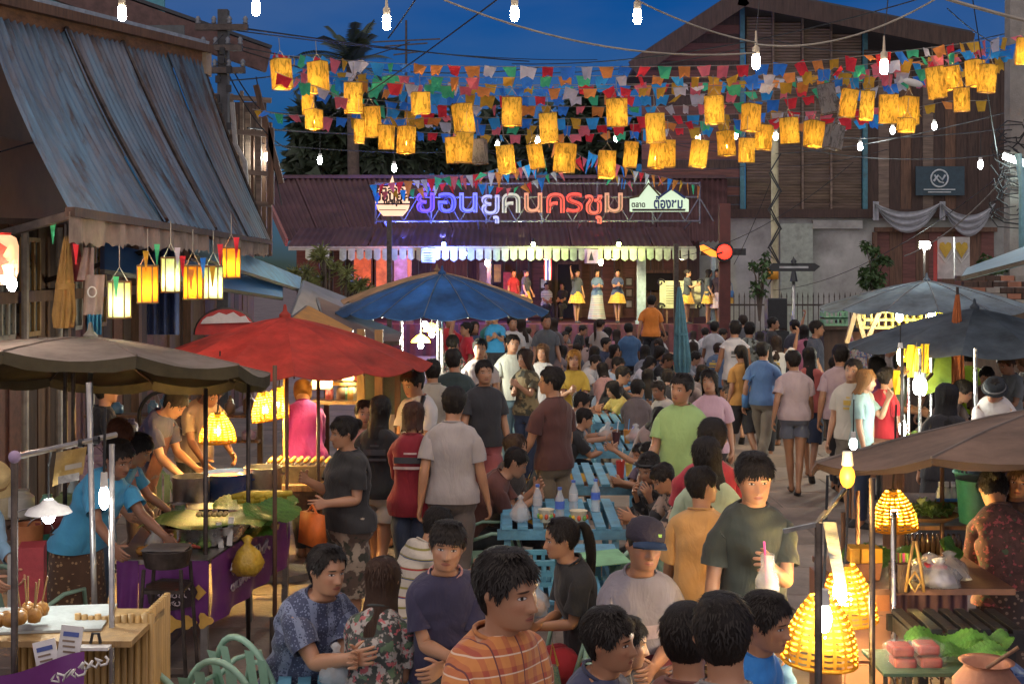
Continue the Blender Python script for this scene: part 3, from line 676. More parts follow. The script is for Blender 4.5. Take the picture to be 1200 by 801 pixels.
steel_dk = mat('steel_dark', (.10,.08,.07), .45, .7, vary=.5, scale=9, bump=.15, wear=.3)
alum = mat('aluminium', (.66,.66,.66), .28, 1, vary=.2, scale=9, bump=.06)
blackm = mat('black_plastic', (.018,.018,.02), .45, bump=.05)
wirem = mat('wire_black', (.02,.02,.022), .6, bump=0)
rope = mat('rope_pale', (.3,.28,.25), .8)
teal = mat('teal_paint', (.07,.22,.27), .6, vary=.3, wear=.3)
bluep = mat('blue_paint', (.13,.36,.52), .5, vary=.35, scale=5, bump=.2, wear=.45)
white = mat('white_paint', (.72,.70,.66), .6, vary=.15)
cream = mat('cream_wall', (.50,.43,.31), .8, vary=.3, scale=1.4, wear=.4)
greyw = mat('grey_wall', (.42,.43,.39), .85, vary=.4, scale=.8, bump=.2, wear=.45)
bamboo = mat('bamboo', (.46,.28,.09), .5, vary=.35, scale=4, stretch=(4,4,.6), bump=.15)
leafm = mat('banana_leaf', (.09,.24,.035), .45, vary=.4, scale=5, stretch=(1,8,1), bump=.3, bscale=60)
plantm = mat('plant_leaf', (.055,.11,.03), .5, vary=.5, scale=2)
plant2 = mat('plant_leaf_dark', (.05,.075,.04), .6, vary=.5, scale=2)
trunkm = mat('bark', (.12,.09,.07), .9, vary=.4, scale=6, bump=.6)
plastic_g = mat('green_plastic', (.30,.48,.36), .4, vary=.1, bump=.03)
clay = mat('clay', (.36,.16,.10), .75, vary=.3, scale=5, bump=.2)
purple = mat('purple_vinyl', (.17,.035,.20), .4, vary=.25, scale=3, bump=.12, bscale=6)
gold = mat('gold_print', (.65,.38,.08), .5)
glassm = mat('clear_plastic', (.78,.84,.88), .08, vary=.03, bump=.1, bscale=20, alpha=.42)
bagm = mat('thin_bag', (.75,.75,.75), .2, vary=.1, bump=.6, bscale=30, alpha=.38)
# ---------------------------------------------------------------- ground
g = MB(); g.quad((-160,-30,0),(160,-30,0),(160,400,0),(-160,400,0)); ground = struct(g.build('ground', concrete))
slab_me = None
for j in range(23):
    for i in range(-5, 7):
        y = 4.2+j*.95; x = (i+.5)*1.35+(.3 if j % 2 else -.2)
        px = 600+x/y*FOC; py = HOR+EYE/y*FOC
        if not (-160 < px < 1360 and py < 1000): continue
        if slab_me is None:
            b = MB(); b.box((0,0,0), (1.335,.937,.05)); o = b.build('slab', slabm, ground, bevel=0); slab_me = o
            bm = bmesh.new(); bm.from_mesh(o.data); bmesh.ops.bevel(bm, geom=[e for e in bm.edges], offset=.008, segments=1, affect='EDGES'); bm.to_mesh(o.data); bm.free()
        else:
            o = slab_me.copy(); COL.objects.link(o)
        o.location = (x, y, -.016+rnd.uniform(-.003,.003)); o.rotation_euler = (R(rnd.uniform(-.12,.12)), R(rnd.uniform(-.12,.12)), R(rnd.uniform(-.25,.25)))
# ---------------------------------------------------------------- pavilion with stage at the end of the street
pav = thing('pavilion', 'low red roofed pavilion with open stage front at the far end of the street', 'pavilion', (1,40,0))
b = MB(); b.box((1.1,41.6,.47), (11.6,6.4,.94)); b.build('stage_floor', mat('stage_floor', (.10,.035,.045), .7), pav)
sk = MB(); sk.grid(lambda u, v: Vector((-4.7+11.6*u, 38.36+.05*math.sin(u*150), .95*(1-v))), 300, 2); sk.build('stage_skirt', mat('maroon_cloth', (.16,.045,.06), .85), pav, True)
for i in range(33):
    x = -7.2+i*.42; pal = (wood, wood_dk, wood_red)[rnd.randrange(3)]
    b = MB(); b.box((x, 44+rnd.uniform(0,.02), 2.35), (.405,.06,2.85)); b.build('plank', pal, pav)
def door(px0, px1, py0, py1, d, m, fr, name='door', parent=pav):
    f = MB(); x0, x1 = X(px0, d), X(px1, d); z0, z1 = Z(py1, d), Z(py0, d)
    f.box(((x0+x1)/2, d, (z0+z1)/2), (x1-x0, .05, z1-z0)); o = f.build(name, m, parent)
    q = MB()
    for a, c in (((x0,z0),(x0,z1)),((x1,z0),(x1,z1)),((x0,z1),(x1,z1))): q.bar((a[0],d-.05,a[1]),(c[0],d-.05,c[1]), .1)
    q.build('frame', fr, o); return o
dark = mat('dark_interior', (.02,.017,.016), .9)
door(652, 680, 308, 378, 43.6, dark, wood); door(622, 648, 306, 372, 43.5, wood_red, wood_dk); door(728, 746, 304, 378, 43.6, wood_red, wood)
door(755, 790, 318, 340, 43.6, dark, wood, 'window'); door(560, 572, 306, 350, 43.6, cream, wood)
lb = mat('lightblue_paint', (.42,.52,.55), .6)
for px in (480, 573, 749, 754, 836):
    c = MB(); x = X(px, 38.9); c.box((x,38.9,2.1), (.13,.13,2.3)); c.box((x,38.9,.99), (.22,.22,.1)); c.build('column', lb if px > 600 else wood, pav)
# pinned posters and frames on the back wall
for k, (px, py, w, h, c) in enumerate(((427,315,26,42,(.75,.25,.08)),(470,318,18,40,(.45,.4,.75)),(583,320,10,22,(.7,.45,.05)),(595,330,12,24,(.75,.06,.05)),(637,332,8,12,(.6,.6,.55)),(637,345,8,10,(.3,.3,.32)),(737,330,8,9,(.3,.32,.3)),(737,343,8,9,(.35,.3,.26)),(737,356,8,9,(.3,.3,.3)),(447,312,22,50,(.7,.28,.10)))):
    d = 42.8 if px > 560 else 41; f = MB(); f.box((X(px,d),d,Z(py,d)), (w*d/FOC,.04,h*d/FOC)); q = f.build('poster', mat('poster_%d' % k, c, .5, vary=.5, scale=3), pav)
    r_ = MB(); 
    for s_ in (-1,1): r_.box((X(px,d)+s_*w*d/FOC/2,d-.03,Z(py,d)), (.05,.04,h*d/FOC+.05)); r_.box((X(px,d),d-.03,Z(py,d)+s_*h*d/FOC/2), (w*d/FOC-.05,.04,.05))
    r_.build('frame', wood_dk, q)
# lower awning of overlapping sheets
def strip_sheet(name, p00, p10, p01, p11, waves, amp, m, parent, nu=None, thick=.0):
    p00, p10, p01, p11 = map(Vector, (p00, p10, p01, p11)); nr = (p10-p00).cross(p01-p00).normalized(); b = MB()
    nu = nu or max(8, waves*6)
    b.grid(lambda u, v: p00*(1-u)*(1-v)+p10*u*(1-v)+p01*(1-u)*v+p11*u*v+nr*(amp*math.sin(u*waves*2*math.pi)), nu, 3)
    return b.build(name, m, parent, True)
n = 10; zb0, zf0 = Z(267,40.1), Z(289,37.7)
for i in range(n):
    xa = X(338,38)+i*(X(812,38)-X(338,38))/n; xb = xa+(X(812,38)-X(338,38))/n-.03; dz = .03*(i % 2)
    strip_sheet('awning_sheet', (xa,37.7,zf0+dz), (xb,37.7,zf0+dz), (xa,40.1,zb0+dz), (xb,40.1,zb0+dz), 6, .02, tin_red, pav)
b = MB(); b.bar((X(338,37.6),37.62,zf0-.05), (X(815,37.6),37.62,zf0-.05), .08, .12); b.build('eave_beam', mat('pale_beam', (.5,.42,.36), .7, wear=.3), pav)
n = 13; rx0, rx1 = X(338,39.9), X(850,39.9)
for i in range(n):
    u0, u1 = i/n, (i+1)/n+.004; top0, top1 = X(304,45), X(850,45)
    strip_sheet('roof_sheet', (rx0+(rx1-rx0)*u0,39.9,Z(283,39.9)+.02*(i % 2)), (rx0+(rx1-rx0)*u1,39.9,Z(283,39.9)+.02*(i % 2)), (top0+(top1-top0)*u0,45,Z(209,45)+.02*(i % 2)), (top0+(top1-top0)*u1,45,Z(209,45)+.02*(i % 2)), 7, .035, tin_red, pav)
b = MB(); b.bar((X(303,45),45,Z(209,45)+.05), (X(850,45),45,Z(209,45)+.05), .3, .12); b.build('ridge_cap', tin_red, pav)
b = MB(); b.bar((X(304,45)-.05,45,Z(209,45)), (rx0-.05,39.85,Z(284,39.9)), .08, .25); b.build('barge_board', mat('barge', (.3,.13,.11), .7), pav)
# row of small paper pennants under the eave
pp = thing('pennant_row', 'row of small pale rectangular paper pennants hanging under the pavilion eave', 'bunting', (1,37.5,3))
for i in range(46):
    px = 362+i*10; 
    if 384 < px < 400: continue
    x = X(px,37.5); b = MB(); h = .28+.05*rnd.random(); b.poly([(x-.1,37.5,Z(291,37.5)),(x+.1,37.5,Z(291,37.5)),(x+.1,37.47,Z(291,37.5)-h),(x,37.45,Z(291,37.5)-h-.06),(x-.1,37.47,Z(291,37.5)-h)], .004, (0,1,0))
    b.build('pennant', mat('pennant_paper%d' % (i % 3), ((.62,.58,.42),(.5,.5,.38),(.66,.6,.5))[i % 3], .8), pp)
b = MB(); b.bar((X(358,37.5),37.5,Z(291,37.5)), (X(815,37.5),37.5,Z(291,37.5)), .015); b.build('cord', rope, pp)
# sign boards
def flatflag(name, label, px, py, w, h, d, c, mark=None, cat='banner'):
    t = thing(name, label, cat, (X(px,d),d,Z(py,d))); b = MB(); b.grid(lambda u, v: Vector((X(px,d)+(u-.5)*w*d/FOC, d-.03*math.sin(u*6+v*3), Z(py,d)+(.5-v)*h*d/FOC)), 8, 6)
    b.build('cloth', mat('cloth_'+name+'%d' % px, c, .8, vary=.15), t, True); b = MB(); b.bar((X(px,d)-w*d/FOC*.52,d,Z(py,d)+h*d/FOC*.5), (X(px,d)+w*d/FOC*.52,d,Z(py,d)+h*d/FOC*.5), .02); b.build('rod', wood_dk, t)
    return t
t = flatflag('hanging_banner', 'square lilac banner with dark emblem hanging from the middle of the pavilion eave', 693, 300, 16, 17, 37.3, (.55,.30,.60))
b = MB(); d = 37.2; b.poly([(X(690,d),d,Z(305,d)),(X(696,d),d,Z(305,d)),(X(694,d),d,Z(298,d)),(X(693,d),d,Z(294,d)),(X(692,d),d,Z(298,d))], .01, (0,1,0)); b.build('emblem', mat('emblem_dk', (.05,.03,.06), .8), t)
t = flatflag('notice_sheet', 'white notice sheet lit bluish under the pavilion eave', 502, 299, 16, 17, 37.3, (.7,.7,.78), cat='notice')
for k in range(5):
    b = MB(); d = 37.24; b.box((X(502,d),d,Z(293+k*3,d)), (.26,.004,.02)); b.build('print_line', mat('ink', (.08,.08,.14), .8), t)
t = thing('national_flag', 'red white and blue striped flag hanging down a post behind the stage', 'flag', (X(642,39),39,Z(316,39)))
for k, c in enumerate(((.6,.03,.05),(.7,.7,.7),(.04,.05,.25),(.7,.7,.7),(.6,.03,.05))):
    b = MB(); w = (1,1,2,1,1)[k]; x0 = sum((1,1,2,1,1)[:k]); b.grid(lambda u, v: Vector((X(637.5+1.5*(x0+w*u),39), 39-.05*math.sin(v*5+x0), Z(303+25*v,39))), 2, 8); b.build('stripe', mat('flag%d' % k, c, .8, vary=.1), t, True)
# scroll shaped board on stage
t = thing('scroll_board', 'pale yellow scroll shaped board with curled corners standing on the stage', 'board', (X(797,39.2),39.2,.95)); d = 39.2
b = MB(); b.box((X(797,d),d,Z(345,d)), (48*d/FOC,.05,32*d/FOC)); b.build('panel', mat('scroll_paper', (.66,.66,.40), .7, vary=.2), t)
for sx_, sy_ in ((774,331),(774,359),(820,331),(820,359)):
    b = MB(); b.tube([Vector((X(sx_,d)+math.cos(a*.8)*(.13-a*.012), d-.05, Z(sy_,d)+math.sin(a*.8)*(.13-a*.012))) for a in range(10)], .025, 6); b.build('curl', blackm, t, True)
for k in range(8):
    b = MB(); b.box((X(790,d),d-.03,Z(335+k*2.9,d)), (.5,.006,.02)); b.build('print_line', mat('ink2', (.2,.2,.12), .8), t)
for s_ in (-1,1):
    b = MB(); b.box((X(797,d)+s_*.4,d+.05,Z(370,d)), (.06,.06,.5)); b.build('leg', wood, t)
# ---- the big lettered sign
sg = thing('lettered_sign', 'long frame sign of big Thai letters with painted spotlight glow above the pavilion roof', 'sign', (X(628,38.4),38.4,Z(262,38.4))); d = 38.4
fr = MB()
for py in (215, 231, 259): fr.cyl(W(440,py,d+.15), W(820,py,d+.15), .03, n=6)
for i in range(24):
    px = 440+i*16.5; fr.cyl(W(px,231 if i % 2 else 259,d+.15), W(px+16.5,259 if i % 2 else 231,d+.15), .022, n=5)
for px in (440, 505, 570, 635, 700, 765, 820): fr.cyl(W(px,213,d+.17), W(px,262,d+.17), .03, n=6)
for px in (450, 560, 680, 810): fr.cyl(W(px,259,d+.15), (X(px,d),40.6,Z(272,40.6)), .03, n=6)
fr.build('frame', mat('sign_frame', (.22,.2,.28), .5, .5), sg)
LET = (('ย้',499,(.30,.16,.95)),('อ',524,(.22,.22,1)),('น',549,(.30,.32,1)),('ยุ',575,(.50,.48,.78)),('ค',599,(.55,.5,.42)),('น',625,(.72,.32,.22)),('ค',651,(.9,.15,.12)),('ร',673,(.95,.12,.10)),('ชุ',696,(.85,.18,.14)),('ม',719,(.62,.32,.24)))  # coloured spotlight on white letters put into their own colour and glow
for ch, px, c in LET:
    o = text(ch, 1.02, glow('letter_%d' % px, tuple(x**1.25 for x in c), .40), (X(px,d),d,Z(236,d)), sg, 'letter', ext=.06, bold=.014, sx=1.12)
    # base line alignment: centre the main consonant between the two rails
    zs = [v.co.y for v in o.data.vertices]; mn, mx_ = min(zs), max(zs)
    cur = [v.co.y for v in o.data.vertices]; base = 0
    o.location.z += 0
    o2 = text(ch, 1.02, mat('letter_core%d' % px, tuple(x*.45 for x in c), .6), (X(px,d),d-.07,Z(236,d)), sg, 'letter_core', ext=.004, bold=-.026, sx=1.12)
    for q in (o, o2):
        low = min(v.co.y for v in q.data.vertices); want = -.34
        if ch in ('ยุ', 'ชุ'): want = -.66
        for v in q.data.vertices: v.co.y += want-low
# ---- left emblem sign on a post
t = thing('emblem_sign', 'small boat shaped market sign with three rows of lettering on a post by the letters', 'sign', (X(457,36),36,0)); d = 36
b = MB(); b.box((X(456,d),d+.1,Z(330,d)/2+1.2), (.14,.12,Z(252,d)-.2)); b.build('post', steel_dk, t)
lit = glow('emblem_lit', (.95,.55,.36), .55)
b = MB(); b.poly([W(441,240,d),W(480,240,d),W(478,246,d),W(472,253,d),W(449,253,d),W(443,246,d)], .06, (0,1,0)); b.build('boat', lit, t)
b = MB(); b.poly([W(455,219,d),W(464,219,d),W(462,214,d),W(460,206,d),W(457,214,d)], .06, (0,1,0)); b.build('finial', lit, t)
b = MB(); b.poly([W(440,229,d),W(445,219,d),W(476,219,d),W(480,229,d),W(480,238,d),W(440,238,d)], .05, (0,1,0)); b.build('panel', lit, t)
inkb = mat('sign_ink', (.05,.03,.03), .8)
for s_, py, z_ in (('ตลาด',223.5,.30),('ย้อนยุค',231,.34),('นครชุม',237.5,.17)): text(s_, z_, inkb, (X(460,d),d-.045,Z(py,d)), t, bold=.012)
b = MB(); b.box((X(460,d),d-.04,Z(246,d)), (.75,.01,.02)); b.build('line', inkb, t)
# ---- right gabled sign
t = thing('roofline_sign', 'pale green market sign with two gable outlines on a dark post right of the letters', 'sign', (X(793,36.2),36.2,0)); d = 36.2
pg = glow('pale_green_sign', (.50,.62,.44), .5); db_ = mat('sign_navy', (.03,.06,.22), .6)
b = MB(); b.box((X(793,d),d+.12,1.7), (.13,.1,2.9+.35)); b.build('post', steel_dk, t)
b = MB(); b.poly([W(738,248,d),W(807,248,d),W(807,234,d),W(796,228,d),W(787,221,d),W(776,229,d),W(762,217,d),W(760,210,d),W(757,217,d),W(748,229,d),W(738,233,d)], .05, (0,1,0)); b.build('panel', pg, t)
b = MB(); b.tube([W(738,232,d-.03),W(748,230,d-.03),W(760,215,d-.03),W(775,231,d-.03)], .03, 6); b.build('gable_outline', mat('brown_outline', (.12,.08,.03), .7), t)
b = MB(); b.tube([W(771,232,d-.03),W(787,221,d-.03),W(803,232,d-.03)], .035, 6); b.build('gable_outline', db_, t)
text('ตลาด', .21, inkb, (X(748,d),d-.04,Z(240,d)), t, bold=.006, sx=.85); text('ต้องชม', .40, db_, (X(783,d),d-.04,Z(239,d)), t, bold=.012, sx=.72)
b = MB(); b.box((X(772,d),d-.035,Z(246,d)), (1.5,.01,.06)); b.build('line', inkb, t)
# coloured floodlights clamped under the sign
for k, (px, c, w) in enumerate(((475,(.10,.14,1),700),(520,(.12,.2,1),800),(700,(1,.12,.08),220),(610,(.8,1,.5),130))):
    p = W(px, 283, 38.9); t = thing('floodlight', ('blue floodlight clamped on the eave below the left letters','blue floodlight shining along the pavilion eave','red floodlight below the right letters','pale floodlight below the middle letters')[k], 'floodlight', p)
    b = MB(); b.box(p, (.22,.12,.16), (R(-35),0,0)); b.build('housing', blackm, t); b = MB(); b.box(p+Vector((0,-.055,.06)), (.18,.02,.12), (R(-35),0,0)); b.build('lens', glow('flood_%d' % k, c, 6), t)
    o = lamp('flood_beam', p+Vector((0,-.16,.12)), c, w, .06, t, 'SPOT', spot_size=R(150), spot_blend=.6); aim(o, (0,.25,1 if k != 1 else .6))
def bulb(px, py, d, c=(1,.9,.75), e=250, r=.035, name='bulb', label=None, parent=None, cat='bulb', sock=True, long=1.0, group=None, cord=None):
    p = W(px, py, d); t = parent or thing(name, label, cat, p, group)
    b = MB(); b.ball(p, (r, r, r*1.5*long), 10, 6); b.build('glass', glow('bulb_%.2f_%.2f_%d' % (c[1], c[2], e), c, e), t, True)
    if sock: b = MB(); b.cyl(p+Vector((0,0,r*1.4*long)), p+Vector((0,0,r*1.4*long+.06)), r*.75, r*.6, 10); b.build('socket', white, t)
    if cord: b = MB(); b.tube([p+Vector((0,0,r*1.4*long+.05)), p+Vector((.005,0,r*1.4*long+.05+cord))], .006, 5); b.build('cord', wirem, t)
    return t
for i, (px, py) in enumerate(((704,307),(571,308))): bulb(px, py, 38.5, (1,.72,.3), 90, .07, 'stage_bulb', ('warm bulb hanging above the middle of the stage','warm bulb hanging left of the stage by the red poster')[i])
# warm stage wash from lamps fixed on the eave
for k, px in enumerate((640, 720, 800)):
    p = W(px, 296, 37.9); t = thing('stage_lamp', ('stage lamp left of the three performers','stage lamp above the three performers','stage lamp near the scroll board')[k], 'lamp', p); b = MB(); b.cyl(p, p+Vector((0,.12,-.14)), .07, .1, 12); b.build('can', blackm, t, 'auto'); b = MB(); b.cyl(p+Vector((0,.115,-.135)), p+Vector((0,.13,-.15)), .09, n=12); b.build('lens', glow('stage_lens', (1,.85,.4), 12), t)
    o = lamp('stage_beam', p+Vector((0,.16,-.18)), (1,.85,.45), 80, .08, t, 'SPOT', spot_size=R(110), spot_blend=.6); aim(o, (0,.8,-.9))

for k, (px, py, d, c, w, lab) in enumerate(((452,300,38.2,(1,.32,.16),120,'added pink orange lamp for the posters under the left eave'),(520,286,36.8,(.12,.2,1),150,'added blue lamp hanging before the left eave'),(625,286,36.8,(.7,1,.3),45,'added yellow green lamp hanging before the middle eave'),(725,286,36.8,(.75,1,.3),45,'added yellow green lamp hanging before the right eave'),(545,297,38.2,(.12,.18,1),170,'added blue lamp under the left eave by the notice sheet'))):  # lamps added to colour the eave, posters and pennants
    p = W(px,py,d); t = thing('eave_lamp', lab, 'lamp', p); b = MB(); b.ball(p, (.06,.06,.07), 10, 7); b.build('lamp_glass', glow('eave_%d' % k, c, 30), t, True); b = MB(); b.cyl(p+Vector((0,0,.05)), p+Vector((0,0,.16)), .04, n=8); b.build('socket', blackm, t); lamp('eave_light', p+Vector((0,-.0,-.15)), c, w, .06, t)
# ---------------------------------------------------------------- big wooden house on the right
D = 45.0
hs_ = thing('wooden_house', 'large old two storey wooden gabled house behind the right side of the stage', 'house', (9,D,0))
def wq(parent, name, m, px0, px1, py0, py1, d, th=.08, gap=0):
    b = MB(); b.box((X((px0+px1)/2,d), d, Z((py0+py1)/2,d)), (abs(X(px1,d)-X(px0,d))-gap, th, abs(Z(py1,d)-Z(py0,d))-gap)); return b.build(name, m, parent)
# gable wall boards: dark red siding left of the king post, horizontal louvres right of it
def roof_py(px): return 2+(868-px)*.60 if px < 868 else 2+(px-868)*.195
for j in range(24):
    py = 250-j*10.5; zz0 = py; left = 752 if py > 80 else 868-(py-2)/.60+6
    if left < 866: wq(hs_, 'siding_board', (wood_red, wood_dk)[rnd.random() < .6], max(left, 752), 867, py-10.2, py, D+rnd.uniform(0,.03), .07)
greyslat = mat('grey_slat', (.22,.16,.12), .75, vary=.5, scale=2, stretch=(.5,5,5), wear=.4)
for c0, c1 in ((874,905),(906,939),(941,973),(974,1010)):
    b = MB(); top = max(roof_py(c0), roof_py(c1))+10; py = 246
    while py > top:
        b.box((X((c0+c1)/2,D),D,Z(py,D)), (X(c1,D)-X(c0,D)-.05,.03,.085), (R(28),0,0)); py -= 3.4
    tag(b.build('louvre_panel', greyslat, hs_), kind='stuff')
    wq(hs_, 'backing', wood_dk, c0, c1, top, 248, D+.12, .04)
for px in (869.5, 905.5, 940, 973.5): 
    b = MB(); b.box((X(px,D),D-.05,Z((roof_py(px)+250)/2,D)), (.16 if px in (869.5,) else .07,.12,Z(roof_py(px),D)-Z(250,D))); b.build('post', teal if px == 869.5 else greyslat, hs_)
b = MB(); b.box((X(1013,D),D-.06,Z(145,D)), (.16,.14,Z(40,D)-Z(250,D))); b.build('post', teal, hs_)
for i in range(16): wq(hs_, 'wall_board', (wood_dk, greyslat, wood_dk, wood)[i % 4 if i < 9 else 0], 1016+i*13, 1028.6+i*13, 62, 248, D+.02*(i % 2), .07)
b = MB(); b.bar(W(752,250,D-.1), W(1225,250,D-.1), .22, .3); b.build('floor_beam', wood_dk, hs_)
b = MB(); b.bar(W(1012,62,D-.1), W(1225,70,D-.1), .15, .2); b.build('wall_plate', wood_dk, hs_)
rf = mat('old_roof', (.065,.07,.08), .7, vary=.4, scale=2, wear=.3)
for a, c in (((872,-4),(742,82)), ((866,-4),(1140,50))):
    b = MB(); p, q = W(*a, D-1.3), W(*c, D-1.3); b.add([p, q, q+Vector((0,9,0)), p+Vector((0,9,0)), p+Vector((0,0,.4)), q+Vector((0,0,.4)), q+Vector((0,9,.4)), p+Vector((0,9,.4))], [(0,1,2,3),(7,6,5,4),(0,4,5,1),(1,5,6,2),(2,6,7,3),(3,7,4,0)]); b.build('roof_slope', rf, hs_)
    b = MB(); b.bar(p+Vector((0,-.04,.0)), q+Vector((0,-.04,.0)), .06, .62); b.build('barge_board', wood_dk, hs_)
# lower storey
wq(hs_, 'ground_wall', greyw, 818, 1230, 252, 400, D+.15, .2)
wq(hs_, 'pilaster', mat('pale_green_wall', (.40,.46,.38), .8, vary=.2, wear=.3), 914, 952, 262, 395, D-.05, .15)
wq(hs_, 'lintel', greyw, 952, 1010, 258, 268, D-.05, .2)
for i in range(9): wq(hs_, 'door_board', wood if i % 2 else wood_red, 1027+i*15.3, 1042+i*15.3, 270, 398, D-.02+.015*(i % 2), .06)
b = MB(); b.bar(W(1025,269,D-.1), W(1168,269,D-.1), .14, .16); b.bar(W(1025,272,D-.1), W(1025,398,D-.1), .14); b.build('door_frame', wood, hs_)
t = thing('emblem_board', 'dark teal board with round white emblem on the upper wall of the wooden house', 'sign', W(1101,208,D-.2))
wq(t, 'board', mat('board_teal', (.035,.07,.09), .6), 1073, 1130, 195, 229, D-.2, .06)
b = MB(); p = W(1101,209,D-.25); b.tube([p+Vector((.3*math.cos(a*R(20)),0,.3*math.sin(a*R(20)))) for a in range(19)], .03, 5); b.tube([p+Vector((-.2,0,-.1)), p+Vector((-.05,0,.1)), p+Vector((.1,0,-.05)), p+Vector((.2,0,.12))], .04, 5); b.tube([p+Vector((-.18,0,.12)), p+Vector((0,0,-.12)), p+Vector((.15,0,-.16))], .03, 5); b.build('round_emblem', mat('emblem_white', (.6,.66,.66), .6), t)
for k in (222, 225): 
    b = MB(); b.box(W(1101,k,D-.25), (1.1-.3*(k-222)/3,.01,.035)); b.build('lettering_line', MATS['emblem_white'], t)
# grey swags
sw = mat('swag_cloth', (.42,.44,.46), .85, vary=.2)
for k, (a, c, dip) in enumerate(((1026,1101,26),(1104,1166,30))):
    t = thing('cloth_swag', ('grey white cloth swag draped along the left half of the house balcony','grey white cloth swag draped on the right half of the house balcony')[k], 'drapery', W((a+c)/2,250,D-.6))
    for j in range(3):
        b = MB(); b.grid(lambda u, v: W(a+(c-a)*u, 238+(dip-8*j+6*v)*4*u*(1-u)*(1 if True else 1)+3*v, D-.55-.1*j-.06*math.sin(v*9+u*4)), 20, 5); b.build('fold', sw, t, True)
    b = MB(); b.grid(lambda u, v: W(a-3+7*u, 236+22*v, D-.6-.05*math.sin(u*9)), 6, 4); b.build('tail', sw, t, True)
# ---------------------------------------------------------------- left shop house and its corrugated awning
lh = thing('shop_house', 'weathered timber shop house along the left side with boarded walls', 'house', (-6,14,0))
XW = -5.2
for i in range(44):
    y = 9.2+i*.38; zt = 3.12; b = MB(); b.box((XW+rnd.uniform(-.02,.02), y, zt/2), (.05,.365,zt)); b.build('wall_plank', (wood_dk, wood, wood_red)[rnd.randrange(3)], lh)
for y in (11.6, 14.6, 17.4, 20.2, 23): b = MB(); b.box((XW+.09,y,1.8), (.12,.14,3.6)); b.build('post', wood, lh)
b = MB(); b.bar((XW+.08,9,2.35), (XW+.08,24,2.35), .07, .12); b.build('rail', wood, lh)
tanp = mat('tan_panel', (.42,.27,.16), .7, vary=.2, scale=2)  # tan board, with the warm lamplight on it put into the colour
b = MB(); b.box((-5.08,12.6,3.55), (.08,4.2,.8)); b.build('tan_panel', tanp, lh)
# upper wall and old roof edge beyond it
b = MB(); b.box((XW-.5,13.5,4.4), (.2,10,2.6)); b.build('upper_wall', mat('umber_wall', (.22,.13,.08), .75, vary=.3, scale=2, wear=.3), lh)
for k, (y, w) in enumerate(((12.9,.5),(13.6,.5),(14.9,.6),(15.8,.6))):
    b = MB(); b.box((XW+.05,y,2.45), (.04,w,.95)); wn_ = b.build('window', mat('dusty_pane', (.12,.14,.14), .3, vary=.5), lh); b = MB()
    for j in range(4): b.box((XW+.085,y-w/2+w*j/3,2.45), (.03,.035,1.0))
    b.box((XW+.085,y,1.95), (.03,w,.05)); b.box((XW+.085,y,2.95), (.03,w,.05)); b.build('frame', wood_pale if k % 2 else mat('pale_frame', (.4,.37,.32), .7), wn_)
for y in (13.25, 14.25, 15.35): b = MB(); b.cyl((XW+.16,y,0), (XW+.16,y,3.1), .04, n=8); b.build('pipe', mat('pale_frame', (.4,.37,.32), .7), lh)
aw = thing('corrugated_awning', 'rusty blue grey corrugated tin awning sloping off the left shop house', 'awning', W(85,250,8.1))
A0, A1, B0, B1 = W(-18,18,11.6), W(236,74,17.2), W(82,248,8.0), W(316,284,18.0)
AL = W(-30,140,9.6)
def paint_streaked():
    m, n, l, b = new_mat('tin_streaked'); at = nd(n, 'ShaderNodeAttribute', attribute_name='hl'); prev = None
    def nz(sc, det=6): 
        mp = nd(n, 'ShaderNodeMapping'); mp.inputs['Scale'].default_value = sc; l.new(at.outputs['Vector'], mp.inputs[0]); z = nd(n, 'ShaderNodeTexNoise', i_Scale=1, i_Detail=det, i_Roughness=.7); l.new(mp.outputs[0], z.inputs['Vector']); return z.outputs['Fac']
    def ramp(f, lo, hi, c0, c1):
        r = nd(n, 'ShaderNodeValToRGB'); r.color_ramp.elements[0].position = lo; r.color_ramp.elements[1].position = hi; r.color_ramp.elements[0].color = rgb(c0); r.color_ramp.elements[1].color = rgb(c1); l.new(f, r.inputs[0]); return r.outputs[0]
    base = ramp(nz((34, 1.2, 1)), .35, .62, (.055,.075,.10), (.13,.23,.32)); rust = ramp(nz((22, 2.2, 1)), .52, .62, (0,0,0), (1,1,1)); top = ramp(nz((7, 3, 3)), .45, .6, (0,0,0), (1,1,1))
    mx = nd(n, 'ShaderNodeMix', data_type='RGBA'); l.new(rust, mx.inputs[0]); l.new(base, mx.inputs[6]); mx.inputs[7].default_value = rgb((.06,.045,.04))
    m2 = nd(n, 'ShaderNodeMix', data_type='RGBA'); h = nd(n, 'ShaderNodeMath', operation='MULTIPLY'); l.new(top, h.inputs[0]); h.inputs[1].default_value = .45; l.new(h.outputs[0], m2.inputs[0]); l.new(mx.outputs[2], m2.inputs[6]); m2.inputs[7].default_value = rgb((.20,.165,.17))
    l.new(m2.outputs[2], b.inputs['Base Color']); b.inputs['Roughness'].default_value = .5; b.inputs['Metallic'].default_value = .25; return m
tin_st = paint_streaked()
